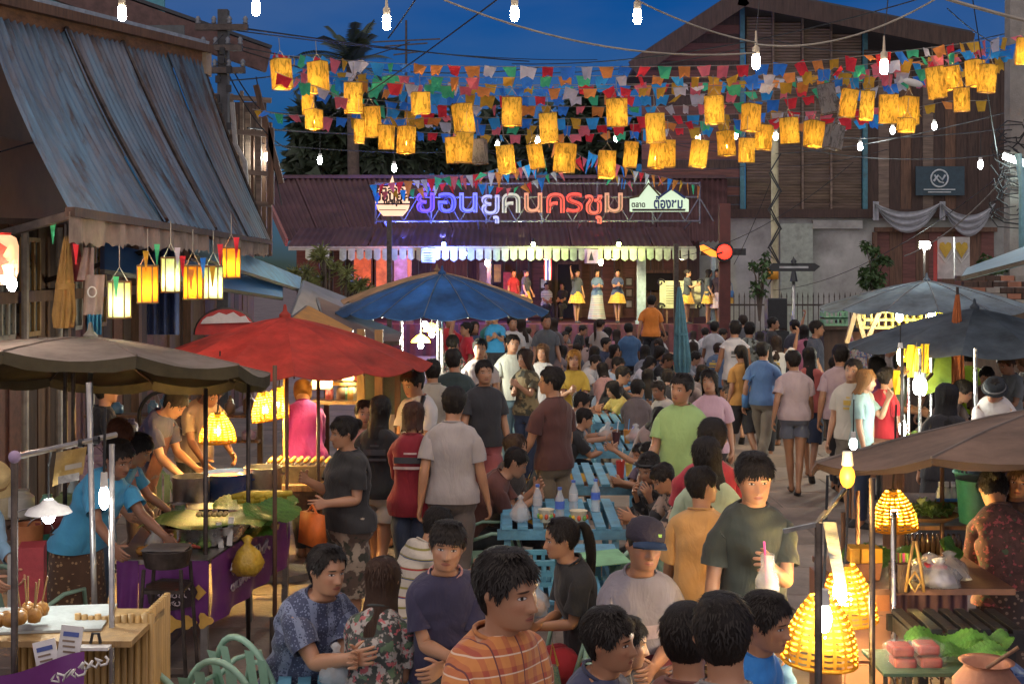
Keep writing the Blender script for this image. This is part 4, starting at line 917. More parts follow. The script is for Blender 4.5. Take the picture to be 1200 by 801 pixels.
def patch(name, u0, u1, nrib, lift=0):
    nr = (A1-A0).cross(B0-A0).normalized(); nr = nr if nr.z > 0 else -nr; nu, nv = int(nrib*(u1-u0)*8), 10; V = []; H = []
    for j in range(nv+1):
        for i in range(nu+1):
            uu = u0+(u1-u0)*i/nu; vv = j/nv; top = A0*(1-uu)+A1*uu; bot = B0*(1-uu)+B1*uu; p = top*(1-vv)+bot*vv
            V.append(tuple(p+nr*(.020*math.sin(uu*nrib*2*math.pi)+lift-.06*math.sin(math.pi*vv))-Vector(aw.location))); H.append((uu, vv+.15*math.sin(uu*40), u0))
    F = np.array([(j*(nu+1)+i, j*(nu+1)+i+1, (j+1)*(nu+1)+i+1, (j+1)*(nu+1)+i) for j in range(nv) for i in range(nu)])
    o = bpy.data.objects.new(name, np_mesh(name, np.array(V), F, tin_st, np.array(H))); COL.objects.link(o); o.parent = aw; return o
for u0, u1, lf in ((0,.28,.0),(.275,.53,.03),(.525,.78,.0),(.775,1,.03)): patch('tin_sheet', u0, u1, 44, lf)
for u in (.29, .54, .99):
    b = MB(); top = A0*(1-u)+A1*u; bot = B0*(1-u)+B1*u; b.tube([top+(bot-top)*v+Vector((0,0,.05-.06*math.sin(math.pi*v))) for v in (0,.25,.5,.75,1)], .03, 6); b.build('batten', steel_dk, aw)
b = MB(); b.bar(B0, B1, .06); b.bar(B0+Vector((-1.4,1.4,.0)), B1+Vector((-.8,0,.25)), .05); b.build('edge_bar', wood_dk, aw)
for u in (.02, .5, .98): b = MB(); p = B0*(1-u)+B1*u; b.bar(p, Vector((XW,p.y+1.2,2.5)), .05); b.build('strut', steel_dk, aw)
for u0, u1 in ((0,.52),(.54,1)):
    b = MB(); hh = [.17+.05*rnd.random() for _ in range(80)]
    b.grid(lambda u, v: (B0*(1-(u0+(u1-u0)*u))+B1*(u0+(u1-u0)*u))+Vector((.02*math.sin(u*55),-.02,-v*hh[int(u*79)])), 78, 3); b.build('fringe', mat('fringe_cloth', (.30,.23,.19), .9, vary=.4, scale=5), aw, True)
# timber fascia with tiles on top
fa = thing('timber_fascia', 'long weathered brown timber fascia beam along the top of the tin awning', 'beam', W(0,30,12))
P0, P1 = W(-20,14,11.8), W(240,70,17.4)
b = MB(); b.bar(P0+Vector((0,0,-.05)), P1+Vector((0,0,-.05)), .12, .26); b.build('board', mat('wood_orange', (.26,.13,.065), .7, vary=.5, scale=3, stretch=(2,2,6), wear=.4, bump=.4), fa)
b = MB(); b.bar(P0+Vector((.1,-.1,.12)), P1+Vector((.1,-.1,.12)), .1, .1); b.build('board', wood, fa)
b = MB(); b.box(P1+Vector((.04,-.12,-.06)), (.09,.3,.34)); b.build('end_block', mat('end_pale', (.42,.33,.24), .7), fa)
tb = None
for i in range(46):
    u = i/46; p = P0+(P1-P0)*u+Vector((0,-.02,.21))
    if tb is None: b = MB(); b.box(p, (.14,.2,.05), (0,R(8),R(40))); tb = b.build('tile', mat('tile_blue', (.22,.27,.34), .4, vary=.4), fa); tp = p
    else: c = tb.copy(); COL.objects.link(c); c.location = Vector(tb.location)+p-tp
# the neighbouring house behind: teal boards under a brown eave
teal_l = mat('teal_wall', (.10,.34,.42), .7, vary=.25)
nb = thing('teal_house', 'teal boarded upper storey under a long brown eave behind the tin awning', 'house', W(150,40,22))
for i in range(9): wq(nb, 'wall_board', teal_l, -40+i*26, -15+i*26, -30, 64, 22.5+.02*(i % 2), .06)
b = MB(); p, q = W(60,-16,21.5), W(314,72,23.5); b.bar(p, q, .1, .42); b.build('eave_board', mat('eave_brown', (.15,.085,.075), .7, vary=.4), nb)
b = MB(); b.bar(p+Vector((.0,.1,.26)), q+Vector((.0,.1,.26)), .3, .06); b.build('roof_edge', rf, nb)
wq(nb, 'shade_board', mat('slate_board', (.10,.12,.13), .7, wear=.3), 80, 216, 30, 62, 21.9, .05)
# cluttered old timber gable beyond the pole
cl = thing('timber_lean_to', 'tall grey weathered timber lean to with bare battens left of the street end', 'building', W(275,170,26))
for i in range(15): wq(cl, 'batten', (greyslat, wood_dk, wood)[rnd.randrange(3)], 224+i*6.4, 224+i*6.4+rnd.uniform(2.5,5.8), 84+rnd.uniform(-5,40)+i*2.6, 300, 26+rnd.uniform(-.3,.3), .1)
for py in (110, 150, 196, 232): b = MB(); b.bar(W(222,py,25.6), W(318,py+8,25.6), .05, .1); b.build('cross_rail', greyslat, cl)
b = MB(); b.tube([W(272,120,25.2), W(276,170,25.2), W(287,190,25.2), W(290,240,25.2)], .05, 7); b.build('drain_pipe', mat('pipe_pale', (.35,.33,.31), .6), cl)
for k, (a, c) in enumerate(((W(300,100,24),W(330,215,24)),(W(318,150,24),W(318,240,24)))): b = MB(); b.bar(a, c, .1); b.build('post', wood, cl)
wq(cl, 'back_panel', wood_dk, 222, 312, 120, 300, 26.6, .05)
# ---------------------------------------------------------------- poles
def pole(name, label, px, py0, d, r0, r1, m, square=False, cat='pole', arms=()):
    x = X(px, d); t = thing(name, label, cat, (x,d,0)); b = MB(); zt = Z(py0, d)
    if square: b.box((x,d,zt/2), (r0*2,r0*2,zt), None, r1/r0)
    else: b.cyl((x,d,0), (x,d,zt), r0, r1, 14)
    b.build('shaft', m, t, 'auto')
    for (z, w) in arms:
        b = MB(); b.box((x,d-.14,z), (w,.1,.1)); b.build('cross_arm', steel_dk, t)
        for k in (-1,-.33,.33,1): b = MB(); b.lathe([(.02,0),(.05,.03),(.03,.06),(.05,.09),(.02,.14)], (x+k*w*.45,d-.14,z+.05), 10); b.build('insulator', mat('porcelain', (.2,.22,.25), .2), t, True)
    return t
conc = mat('pole_concrete', (.32,.30,.27), .85, vary=.3, scale=3, bump=.3, wear=.3)
t = pole('utility_pole', 'dark square utility pole with cross arms behind the tin awning', 262, 12, 22, .10, .085, mat('pole_dark', (.10,.10,.105), .8, vary=.4, scale=4), True, arms=((Z(34,22),.9),(Z(58,22),.7),(Z(84,22),.8)))
b = MB(); 
for k in range(14): b.box(W(262+rnd.uniform(-8,8), 60+k*11, 21.8), (.08,.06,.12))
tag(b.build('clamp_cluster', wirem, t), kind='stuff')
t = pole('utility_pole', 'yellowish round concrete pole with an orange band right of the stage', 908, 150, 33, .11, .09, mat('pole_yellow', (.50,.44,.28), .8, vary=.3, scale=3, wear=.3))
b = MB(); b.cyl(W(906,327,32.85), W(906,313,32.85), .14, n=12); b.build('orange_band', mat('orange_band', (.8,.35,.04), .6), t, True)
b = MB()
for k in range(6): b.tube([W(908+(-1)**k*7, 180+k*22, 32.8), W(908-(-1)**k*5, 200+k*22, 32.75), W(908+(-1)**k*8, 225+k*22, 32.8)], .02, 5)
tag(b.build('cable_coil', wirem, t), kind='stuff')
t = pole('utility_pole', 'thick grey utility pole at the right edge above the stalls', 1189, -30, 20, .13, .11, conc, True)
b = MB()
for k in range(22): a = rnd.uniform(0,6.28); b.tube([W(1180+rnd.uniform(-6,10), 150+k*5, 19.8)+Vector((.25*math.cos(a+q*.9),-.05*q,.18*math.sin(a+q*.9))) for q in range(5)], .012, 4)
tag(b.build('cable_coil', wirem, t), kind='stuff')
t = thing('bent_pipe', 'pale teal pipe bent over beside the thick right utility pole', 'pipe', W(1198,300,18)); b = MB(); b.tube([W(1198,300,18), W(1198,215,18), W(1193,180,18)], .05, 8); b.build('pipe', mat('teal_pipe', (.25,.5,.6), .4), t, True)
t = thing('tube_light', 'bright tube light fixed to the utility pole at the right edge', 'light', W(1188,190,19.4)); b = MB(); b.cyl(W(1176,184,19.4), W(1204,194,19.2), .03, n=8); b.build('tube', glow('tube_white', (.8,1,.95), 60), t); b = MB(); b.bar(W(1176,181,19.45), W(1204,191,19.25), .06); b.build('batten', white, t)
t = pole('antenna_pole', 'thin antenna mast with cross bars far behind the lanterns', 476, 24, 60, .09, .05, steel_dk)
for py, w in ((47,3.2),(52,2),(62,1.2)): b = MB(); b.bar(W(476,py,60)-Vector((w/2,0,.1)), W(476,py,60)+Vector((w/2,0,.05)), .06); b.build('cross_bar', steel_dk, t)
# hazard light and orange arrow
t = thing('signal_light', 'round red signal light glowing on a dark post right of the stage', 'signal light', W(849,295,34)); p = W(849,295,34)
b = MB(); b.cyl(p+Vector((0,.02,0)), p+Vector((0,.16,0)), .26, n=20); b.box(p+Vector((0,.2,0)), (1.2,.08,.18)); b.build('housing', blackm, t)
b = MB(); b.ball(p, (.2,.06,.2), 18, 8); b.build('lens', glow('red_lens', (1,.03,.015), 1.6), t, True); b = MB(); b.lathe([(.205,0),(.225,0),(.225,.06),(.205,.06)], p+Vector((0,.03,0)), 20, Matrix.Rotation(R(90),3,'X'), cap=False); b.build('rim', blackm, t)
b = MB(); b.box((p.x+.05,p.y+.3,p.z/2+.5), (.3,.16,p.z+1.6)); b.build('post', mat('maroon_post', (.12,.035,.03), .7), t)
t = thing('arrow_light', 'small orange arrow light left of the round red signal', 'signal light', W(831,295,33.8)); b = MB(); p = W(830,294,33.8); b.poly([p+Vector(q) for q in ((-.22,0,.14),(-.12,0,.16),(.2,0,-.02),(.22,0,-.16),(.06,0,-.14),(-.2,0,.02))], .08, (0,1,0)); b.build('arrow', glow('arrow_orange', (1,.22,.02), 1.0), t); b = MB(); b.bar(p+Vector((.2,.1,-.1)), p+Vector((.5,.2,0)), .05); b.build('bracket', steel_dk, t)
# ornate street name post, loudspeaker, railing
t = thing('street_name_post', 'black ornate street name sign on a pole before the grey wall', 'sign', (X(930,31),31,0)); p = W(930,313,31)
b = MB(); b.cyl((p.x,31,0), (p.x,31,p.z-.2), .04, n=10); b.build('pole', steel, t, True); b = MB(); b.cyl(p+Vector((0,0,-.35)), p+Vector((0,0,-.1)), .1, .05, 12); b.build('collar', blackm, t, 'auto')
b = MB(); b.poly([p+Vector(q) for q in ((-.62,0,-.02),(-.5,0,.1),(.5,0,.1),(.64,0,.02),(.5,0,-.1),(-.5,0,-.1))], .06, (0,1,0)); b.build('name_plate', blackm, t)
b = MB(); b.lathe([(.0,.26),(.03,.2),(.08,.14),(.05,.1),(.1,.08)], p, 12); b.build('finial', blackm, t, True)
b = MB(); b.box(p+Vector((0,-.035,0)), (.7,.006,.05)); b.build('lettering_line', mat('sign_grey', (.4,.4,.4), .6), t)
t = thing('loudspeaker', 'tall black loudspeaker box standing right of the stage', 'loudspeaker', (X(909,28),28,0)); b = MB(); b.box(W(909,367,28), (.42,.4,.66)); b.build('cabinet', blackm, t, bevel=.015)
b = MB(); b.box(W(909,367,28)+Vector((0,-.205,0)), (.38,.012,.6)); b.build('grille', mat('speaker_cloth', (.03,.03,.032), .95, bump=.4, bscale=200), t); b = MB(); b.box((X(909,28),28,.65), (.5,.45,1.3-.06)); b.build('stand', blackm, t)
t = thing('iron_railing', 'spiked dark iron railing in front of the grey house wall', 'fence', (X(950,36),36,0))
for i in range(26): 
    x = X(860+i*6.2,36); b = MB(); b.cyl((x,36,.1), (x,36,1.82), .014, n=5); b.cyl((x,36,1.82), (x,36,1.96), .024, .002, 5); b.build('bar', steel_dk, t)
for z in (.4, 1.6): b = MB(); b.bar((X(856,36),36.03,z), (X(1022,36),36.03,z), .03, .05); b.build('rail', steel_dk, t)
# floodlight and lit food stand panels behind the right umbrella
t = thing('work_light', 'bright white floodlight on a stand above the grey umbrella', 'floodlight', W(1086,287,24)); p = W(1086,287,24); b = MB(); b.ball(p, .075, 12, 8); b.build('lamp_glass', glow('flood_white', (.9,1,.95), 260), t, True); b = MB(); b.box(p+Vector((0,.16,0)), (.2,.08,.15)); b.build('housing', steel_dk, t); b = MB(); b.cyl((p.x,p.y+.15,0), (p.x,p.y+.15,p.z), .025, n=8); b.build('stand', steel_dk, t)
t = thing('stall_screen', 'pale folding stall panels with yellow hearts behind the grey umbrella', 'stall', (X(1115,23),23,0))
for k, px in enumerate((1108, 1127)):
    b = MB(); b.box(W(px,302,23+.1*k), (.27,.06,.75)); o = b.build('panel', mat('panel_pale', (.55,.53,.50), .6), t)
    q = MB(); c = W(px,292,22.95+.1*k); q.poly([c+Vector(v) for v in ((0,0,-.16),(-.11,0,.02),(-.1,0,.11),(-.04,0,.13),(0,0,.08),(.04,0,.13),(.1,0,.11),(.11,0,.02))], .012, (0,1,0)); q.build('heart', mat('heart_yellow', (.62,.42,.05), .6), o)
    q = MB(); q.tube([c+Vector(v) for v in ((-.13,0,-.06),(0,0,-.24),(.13,0,-.06))], .012, 4); q.build('chevron', mat('white_line', (.75,.74,.7), .6), o)
for px in (1096,): b = MB(); b.cyl(W(px,282,22.9), W(px,332,22.9), .035, n=8); b.build('red_post', mat('red_post', (.5,.06,.05), .5), t)
b = MB(); b.box((X(1117,23),23.2,1.15), (.7,.5,2.3)); b.build('cabinet', steel_dk, t)
# ---------------------------------------------------------------- trees
def leaves(n, fn, size, rng, asp=2.4):
    vs = []; fs = []
    for i in range(n):
        p, dr = fn(rng); dr = dr.normalized() if dr.length else Vector((0,0,1)); s = size*rng.uniform(.6,1.4); sd = dr.orthogonal().normalized()
        sd = Matrix.Rotation(rng.uniform(0,6.28),3,dr) @ sd; k = len(vs); vs += [p-sd*s/asp, p+dr*s*.55+sd*0-sd*s/asp*.2, p+dr*s, p+sd*s/asp]; fs.append((k,k+1,k+2,k+3))
    b = MB(); b.add(vs, fs); return b
def crown_pts(c, r, clumps):
    def fn(rng):
        q = rng.choice(clumps); v = Vector((rng.gauss(0,1), rng.gauss(0,1), rng.gauss(0,1))); v = v.normalized()*rng.random()**.4*q[1]
        return Vector(q[0])+v, v+Vector((rng.uniform(-.4,.4), rng.uniform(-.4,.4), -.25))
    return fn
def tree(label, px, py, w, h, d, n, size, seed):
    rng = random.Random(seed); c = W(px, py, d); rw, rh = w/2*d/FOC, h/2*d/FOC; t = thing('tree', label, 'tree', (c.x,d,0)); clumps = []
    for i in range(26):
        a = rng.uniform(0,6.28); e = rng.uniform(-.7,1); rr = (1-e*e*.7)**.5*rng.uniform(.4,1); clumps.append((c+Vector((rw*rr*math.cos(a), rw*rr*math.sin(a)*.7, rh*e)), rw*rng.uniform(.22,.36)))
    leaves(n, crown_pts(c, rw, clumps), size, rng).build('crown', plant2, t)
    b = MB(); b.tube([(c.x,d,0),(c.x+.2,d,c.z*.5),(c.x,d,c.z)], [.35,.28,.1], 8)
    for q in clumps[:9]: b.tube([(c.x,d,c.z-rh*.6), (Vector((c.x,d,c.z))+Vector(q[0]))/2, q[0]], [.14,.09,.03], 5)
    b.build('trunk', trunkm, t, True)
tree('broad dark tree rising behind the left end of the red pavilion roof', 412, 190, 165, 105, 54, 5200, .55, 3)
tree('low dark tree showing between lanterns behind the pavilion ridge', 560, 172, 150, 56, 58, 2600, .5, 4)
tree('dark tree top left of the big wooden house gable', 690, 170, 120, 90, 56, 2600, .5, 5)
t = thing('palm_tree', 'dark palm tree silhouetted behind the leftmost lanterns', 'palm tree', (X(412,50),50,0)); c = W(412,72,50); b = MB(); b.tube([(c.x+.4,50,0),(c.x+.1,50,5),c], [.3,.24,.2], 10); b.build('trunk', trunkm, t, True)
for i in range(26):
    a = rnd.uniform(0,6.28); e = rnd.uniform(-.3,1.3); L = rnd.uniform(1.6,3.0); dr = Vector((math.cos(a)*math.cos(e), math.sin(a)*math.cos(e), math.sin(e))); b = MB(); pts = [c+dr*L*s-Vector((0,0,.75*L*.4*s*s)) for s in (0,.25,.5,.75,1)]; b.tube(pts, [.03,.03,.025,.02,.01], 4)
    sd = dr.cross(Vector((0,0,1))).normalized()
    for k in range(1, 5):
        for m_ in range(5):
            p = pts[k-1]*(1-m_/5)+pts[k]*(m_/5)
            for s in (-1, 1): b.add([p, p+sd*s*.5*(1-k*.1)+dr*.3-Vector((0,0,.25)), p+dr*.1], [(0,1,2)])
    b.build('frond', plant2, t)
def shrub(label, px, py, w, h, d, n, size, seed, m=plantm, pot=True, cat='plant'):
    rng = random.Random(seed); c = W(px, py, d); rw, rh = w/2*d/FOC, h/2*d/FOC; t = thing('potted_plant' if pot else 'shrub', label, cat, (c.x,d,0)); clumps = [(c+Vector((rng.uniform(-1,1)*rw*.8, rng.uniform(-.5,.5)*rw, rng.uniform(-1,1)*rh*.8)), rw*.4) for _ in range(12)]
    leaves(n, crown_pts(c, rw, clumps), size, rng, 3).build('foliage', m, t); b = MB()
    for q in clumps: b.tube([(c.x,d,max(.3,c.z-rh*1.6)), (Vector((c.x,d,c.z-rh*.5))+Vector(q[0]))/2, q[0]], [.03,.02,.008], 5)
    b.build('stem', trunkm, t)
    if pot: b = MB(); b.lathe([(.16,0),(.22,.1),(.24,.34),(.2,.34)], (c.x,d,max(0,c.z-rh*1.6-.34)), 16); b.build('pot', clay, t, 'auto')
palmlit = mat('palm_lit', (.16,.17,.05), .5, vary=.4)
for k, (px, py, w, h) in enumerate(((352,318,40,34),(384,300,36,40),(404,322,34,34),(428,333,30,22),(369,332,30,24))):
    rng = random.Random(k); c = W(px,py,32); t = thing('yucca_plant', ('spiky yucca at the left pavilion corner','tall spiky yucca before the pavilion eave','spiky yucca beside the orange pavilion poster','low spiky yucca above the blue umbrella left rim','short spiky yucca over the grey canopy')[k], 'plant', (c.x,32,0))
    hd_ = [(c+Vector((rng.uniform(-1,1)*w*.007,rng.uniform(-.2,.2),rng.uniform(-1,1)*h*.007)), .34) for _ in range(4)]; b = MB()
    for q, r_ in hd_:
        for _ in range(34):
            v = Vector((rng.gauss(0,1),rng.gauss(0,1),rng.gauss(.3,1))).normalized(); sd = v.orthogonal().normalized()*.028; b.add([q-sd, q+v*r_*.6, q+v*r_-Vector((0,0,.06)), q+sd], [(0,1,2,3)])
    b.build('leaves', palmlit, t); b = MB()
    for q, r_ in hd_: b.tube([(c.x,32,1.0), (c+q)/2-Vector((0,0,.2)), q], .03, 5)
    b.build('stem', trunkm, t)
shrub('leafy green climbing shrub beside the wooden doors of the house', 1024, 312, 34, 60, 42, 900, .16, 8, pot=False, cat='shrub')
shrub('thin young tree in front of the grey wall by the concrete pole', 890, 320, 30, 70, 32.4, 260, .13, 9, pot=False, cat='shrub')
shrub('small leafy plant on the wall top at the far right', 1160, 312, 30, 26, 20, 200, .1, 10, pot=False)
# ---------------------------------------------------------------- overhead wires
def sag(a, c, dip, n=14): return [a*(1-t)+c*t-Vector((0,0,dip*4*t*(1-t))) for t in [i/n for i in range(n+1)]]
WIRES = [((-10,165,17.5),(240,135,19),.35,.018,'sagging black cable across the tin awning'),((0,178,10),(262,40,22),.7,.012,'thin black wire crossing in front of the tin awning'),
 ((262,30,22),(620,72,40),.2,.03,'upper black cable from the dark pole to behind the lanterns'),((262,50,22),(640,78,30),.9,.022,'second black cable from the dark pole'),((270,55,22),(420,95,22),.1,.02,'short black cable towards the leftmost lanterns'),((262,95,22),(480,50,26),.4,.02,'black cable rising from the dark pole to the palm'),
 ((262,34,22),(700,70,44),.5,.02,'thin cable above the bunting'),((300,130,24),(700,150,40),.5,.03,'black cable behind the lowest bunting on the left'),((290,150,24),(560,158,40),.2,.03,'black cable above the dark tree'),((300,168,26),(640,170,40),.6,.02,'thin wire over the dark tree crown'),
 ((380,140,24),(590,-6,10),.15,.012,'wire rising steeply to the second bulb'),((455,45,9.6),(500,-20,8),.02,.009,'short wire above the second bulb'),((520,0,9),(886,62,9.6),.40,.012,'pale wire sagging to the bulb before the gable'),((730,-8,8.6),(886,50,9.5),.12,.011,'pale wire running down towards the gable bulb'),((886,52,9.5),(1105,-6,8.5),.35,.011,'pale wire sagging right of the gable bulb'),
 ((1100,-4,9),(1225,30,9),.02,.022,'thick pale rod crossing the top right corner'),((600,75,30),(1100,-8,22),1.0,.02,'black cable climbing to the top right'),((620,86,30),(890,52,30),.5,.018,'black wire in front of the red gable'),
 ((900,45,30),(1185,38,20),.9,.014,'wire from the house roof to the right pole'),((880,150,33),(1185,150,20),.6,.016,'wire from the concrete pole to the right pole'),((908,165,33),(1185,180,20),.7,.016,'lower wire from the concrete pole to the right pole'),((908,180,33),(1185,130,20),.4,.016,'rising wire from the concrete pole to the right pole'),
 ((700,165,38),(908,160,33),.4,.018,'wire from the pavilion to the concrete pole'),((740,150,38),(908,175,33),.9,.018,'sagging wire left of the concrete pole'),((560,175,36),(908,190,33),1.2,.014,'low sagging wire under the lanterns'),((908,195,33),(1040,175,30),.3,.014,'short wire right of the concrete pole'),
 ((800,300,34),(1000,190,30),1.0,.014,'wire sloping up from the signal light'),((860,310,34),(908,200,33),.3,.014,'slack wire from the signal post to the concrete pole'),((905,340,33),(1180,200,20),1.2,.012,'slack cable hanging in front of the grey wall'),((1180,205,20),(1060,300,24),.5,.02,'pale cable dropping to the white floodlight'),((1140,0,16),(1172,200,20),.1,.012,'steep wire beside the right pole'),((1110,10,16),(1185,60,20),.2,.012,'wire reaching the right pole near its top'),
 ((300,90,24),(330,240,24),.0,.02,'loose wire hanging at the timber lean to'),((262,60,22),(320,140,24),.5,.02,'slack wire from the dark pole to the lean to'),((262,75,22),(340,175,25),.8,.02,'lower slack wire from the dark pole to the lean to'),((630,160,38),(760,205,38),.4,.02,'wire behind the lower lanterns above the letters')]
for a, c, dip, r_, lab in WIRES:
    p, q = W(*a), W(*c); b = MB(); b.tube(sag(p, q, dip*.35), r_*.6, 5); o = b.build('overhead_wire', rope if 'pale' in lab else wirem); tag(o, lab, 'wire', 'overhead wires')
# ---------------------------------------------------------------- bunting: each string is one thing, every flag a part
FC = [(.03,.22,.80),(.75,.03,.05),(.85,.16,.20),(.06,.52,.26),(.85,.27,.06),(.62,.34,.03),(.62,.60,.66),(.03,.34,.9)]
FC = [tuple(min(.92, x*1.2+.01) for x in c) for c in FC]
fm = [mat('flag_cloth%d' % i, c, .75, vary=.18, bump=.2, bscale=30) for i, c in enumerate(FC)]
for m_ in fm:                                   # thin paper lets the lamps glow through
    n_, l_ = m_.node_tree.nodes, m_.node_tree.links; b_ = n_['Principled BSDF']; b_.inputs['Transmission Weight'].default_value = 0
    tr = n_.new('ShaderNodeBsdfTranslucent'); mx = n_.new('ShaderNodeMixShader'); mx.inputs[0].default_value = .5; src = b_.inputs['Base Color'].links[0].from_socket
    l_.new(src, tr.inputs[0]); l_.new(b_.outputs[0], mx.inputs[1]); l_.new(tr.outputs[0], mx.inputs[2]); l_.new(mx.outputs[0], n_['Material Output'].inputs['Surface'])
FS = {}
def flag_mesh(kind, ci):
    if (kind, ci) in FS: return FS[kind, ci]
    b = MB(); w, h = .095, .165
    if kind == 0: o = [(-w,0),(w,0),(w*.72,-h),(w*.25,-h*.82),(-w*.2,-h),(-w*.66,-h*.92)]
    elif kind == 1: o = [(-w,0),(w,0),(w*.8,-h*.9),(0,-h*.7),(-w*.75,-h*.95)]
    elif kind == 2: o = [(-w,0),(w,0),(w*.55,-h*1.05),(-w*.5,-h)]
    else: o = [(-w*.75,0),(w*.75,0),(w*.08,-h*1.35),(-w*.08,-h*1.35)]
    mid = [(x*.9, -.012-.02*math.cos(x*30), z) for x, z in o]
    b.add([(x, .012*math.sin(x*28+z*17), z) for x, z in o]+[(0, .016, -h*.5)], [(i, (i+1) % len(o), len(o)) for i in range(len(o))])
    ob = b.build('flag', fm[ci]); FS[kind, ci] = ob.data; bpy.data.objects.remove(ob); return FS[kind, ci]
def polyline(pts, n):
    L = [0]
    for a, c in zip(pts, pts[1:]): L.append(L[-1]+(c-a).length)
    out = []
    for i in range(n+1):
        s = L[-1]*i/n
        for k in range(len(pts)-1):
            if s <= L[k+1]+1e-6: t = (s-L[k])/(L[k+1]-L[k]); out.append(pts[k]*(1-t)+pts[k+1]*t); break
    return out
def bunting(label, pts, gap, tri=False, scale=1.0, seed=0):
    rng = random.Random(seed); P = [W(*p) for p in pts]; L = sum((a-c).length for a, c in zip(P, P[1:])); n = max(3, int(L/gap))
    # smooth the line through its points
    Q = polyline(P, 40)
    for _ in range(6): Q = [Q[0]]+[(Q[i-1]+Q[i]*2+Q[i+1])/4 for i in range(1, len(Q)-1)]+[Q[-1]]
    t = thing('bunting', label, 'bunting', Q[0], 'strings of coloured paper bunting'); b = MB(); b.tube(Q, .006, 4); b.build('string', rope, t); S = polyline(Q, n)
    for i in range(n):
        p = S[i]*.5+S[i+1]*.5; kd = 3 if tri else rng.choice((0,0,1,2)); o = bpy.data.objects.new('flag', flag_mesh(kd, rng.randrange(8))); COL.objects.link(o); o.parent = t
        o.location = p-Vector(WL[t.name]); dx = S[i+1]-S[i]; o.rotation_euler = (R(rng.gauss(0,24)), -math.atan2(dx.z, dx.x)+R(rng.gauss(0,9)), math.atan2(dx.y, dx.x)+R(rng.gauss(0,24))); k = scale*rng.uniform(.85,1.2); o.scale = (k, k, k*rng.uniform(.85,1.15))
bunting('uppermost bunting running from the timber roof to the right pole', [(318,64,21),(372,68,19),(470,76,17.5),(620,79,17),(790,78,17),(920,76,17),(1060,60,17.5),(1196,42,19)], .26, seed=1)
bunting('second bunting line from the top just under the uppermost one', [(330,78,21),(430,88,18.5),(560,92,18),(700,88,17.8),(860,92,18),(1000,78,18),(1190,52,19)], .26, seed=2)
bunting('third bunting line down through the lantern tops', [(345,92,20),(440,97,18.2),(600,104,18.6),(760,104,18.4),(900,98,18.4),(1010,92,18.6),(1180,66,19)], .26, seed=3)
bunting('fourth bunting line crossing behind the upper lanterns', [(370,97,20),(480,108,19),(620,114,19),(780,112,19),(920,106,19),(1060,92,19.2),(1175,74,19.5)], .26, seed=4)
bunting('short left bunting with long pennants near the leftmost lanterns', [(296,128,20),(330,134,19.5),(395,138,19.5),(455,140,19),(520,138,19)], .26, seed=5)
bunting('middle bunting line sagging in front of the dark trees', [(352,100,19),(420,122,19),(520,136,19.5),(640,140,20),(760,136,20),(860,134,20),(960,130,20)], .26, seed=6)
bunting('lower bunting line above the lowest lanterns', [(470,154,21),(560,158,22),(680,158,22),(790,150,22),(900,146,22),(1000,142,22),(1080,128,21)], .26, seed=7)
bunting('right bunting line dropping between the lanterns by the concrete pole', [(900,128,20),(960,140,20),(1040,134,20),(1110,118,20),(1160,118,20)], .26, seed=8)
bunting('row of long thin pennants left of the big letters', [(432,217,34),(470,213,34),(540,206,33),(600,200,32),(640,186,30)], .24, True, 1.5, 9)
bunting('long thin pennants slanting down across the first letters', [(436,226,35),(500,220,35),(560,205,34),(612,188,33)], .24, True, 1.4, 10)
bunting('long thin pennants slanting up to the lanterns from the middle letters', [(560,215,34),(600,222,34),(640,206,33),(680,184,32)], .24, True, 1.4, 11)
bunting('long thin pennants coming down to the gabled sign', [(690,178,32),(740,200,34),(780,208,35),(822,219,36)], .24, True, 1.4, 12)
bunting('long thin pennants falling steeply right of the middle letters', [(640,160,31),(690,188,33),(742,216,36)], .24, True, 1.3, 13)
bunting('fifth bunting line weaving just above the lantern hangers', [(390,112,19.4),(500,124,19.2),(620,124,19.2),(760,126,19),(880,120,19),(1000,108,19),(1120,84,19.5)], .26, seed=21)
bunting('faint bunting line far behind over the dark tree tops', [(430,84,23),(560,100,23),(700,102,23),(850,96,23),(1000,86,23),(1150,58,23)], .34, seed=22)
bunting('short bunting line crossing the leftmost lanterns', [(322,84,16.5),(350,96,16.6),(380,104,16.8),(410,120,17)], .26, seed=23)
bunting('sixth bunting line close under the second one', [(350,86,19),(480,98,18.8),(640,100,18.8),(800,98,18.6),(940,92,18.6),(1080,74,18.8),(1185,58,19)], .27, seed=24)
bunting('seventh bunting line between the two lantern rows', [(410,132,20),(540,146,20),(680,148,20),(820,142,20),(940,138,20),(1060,122,20)], .27, seed=25)
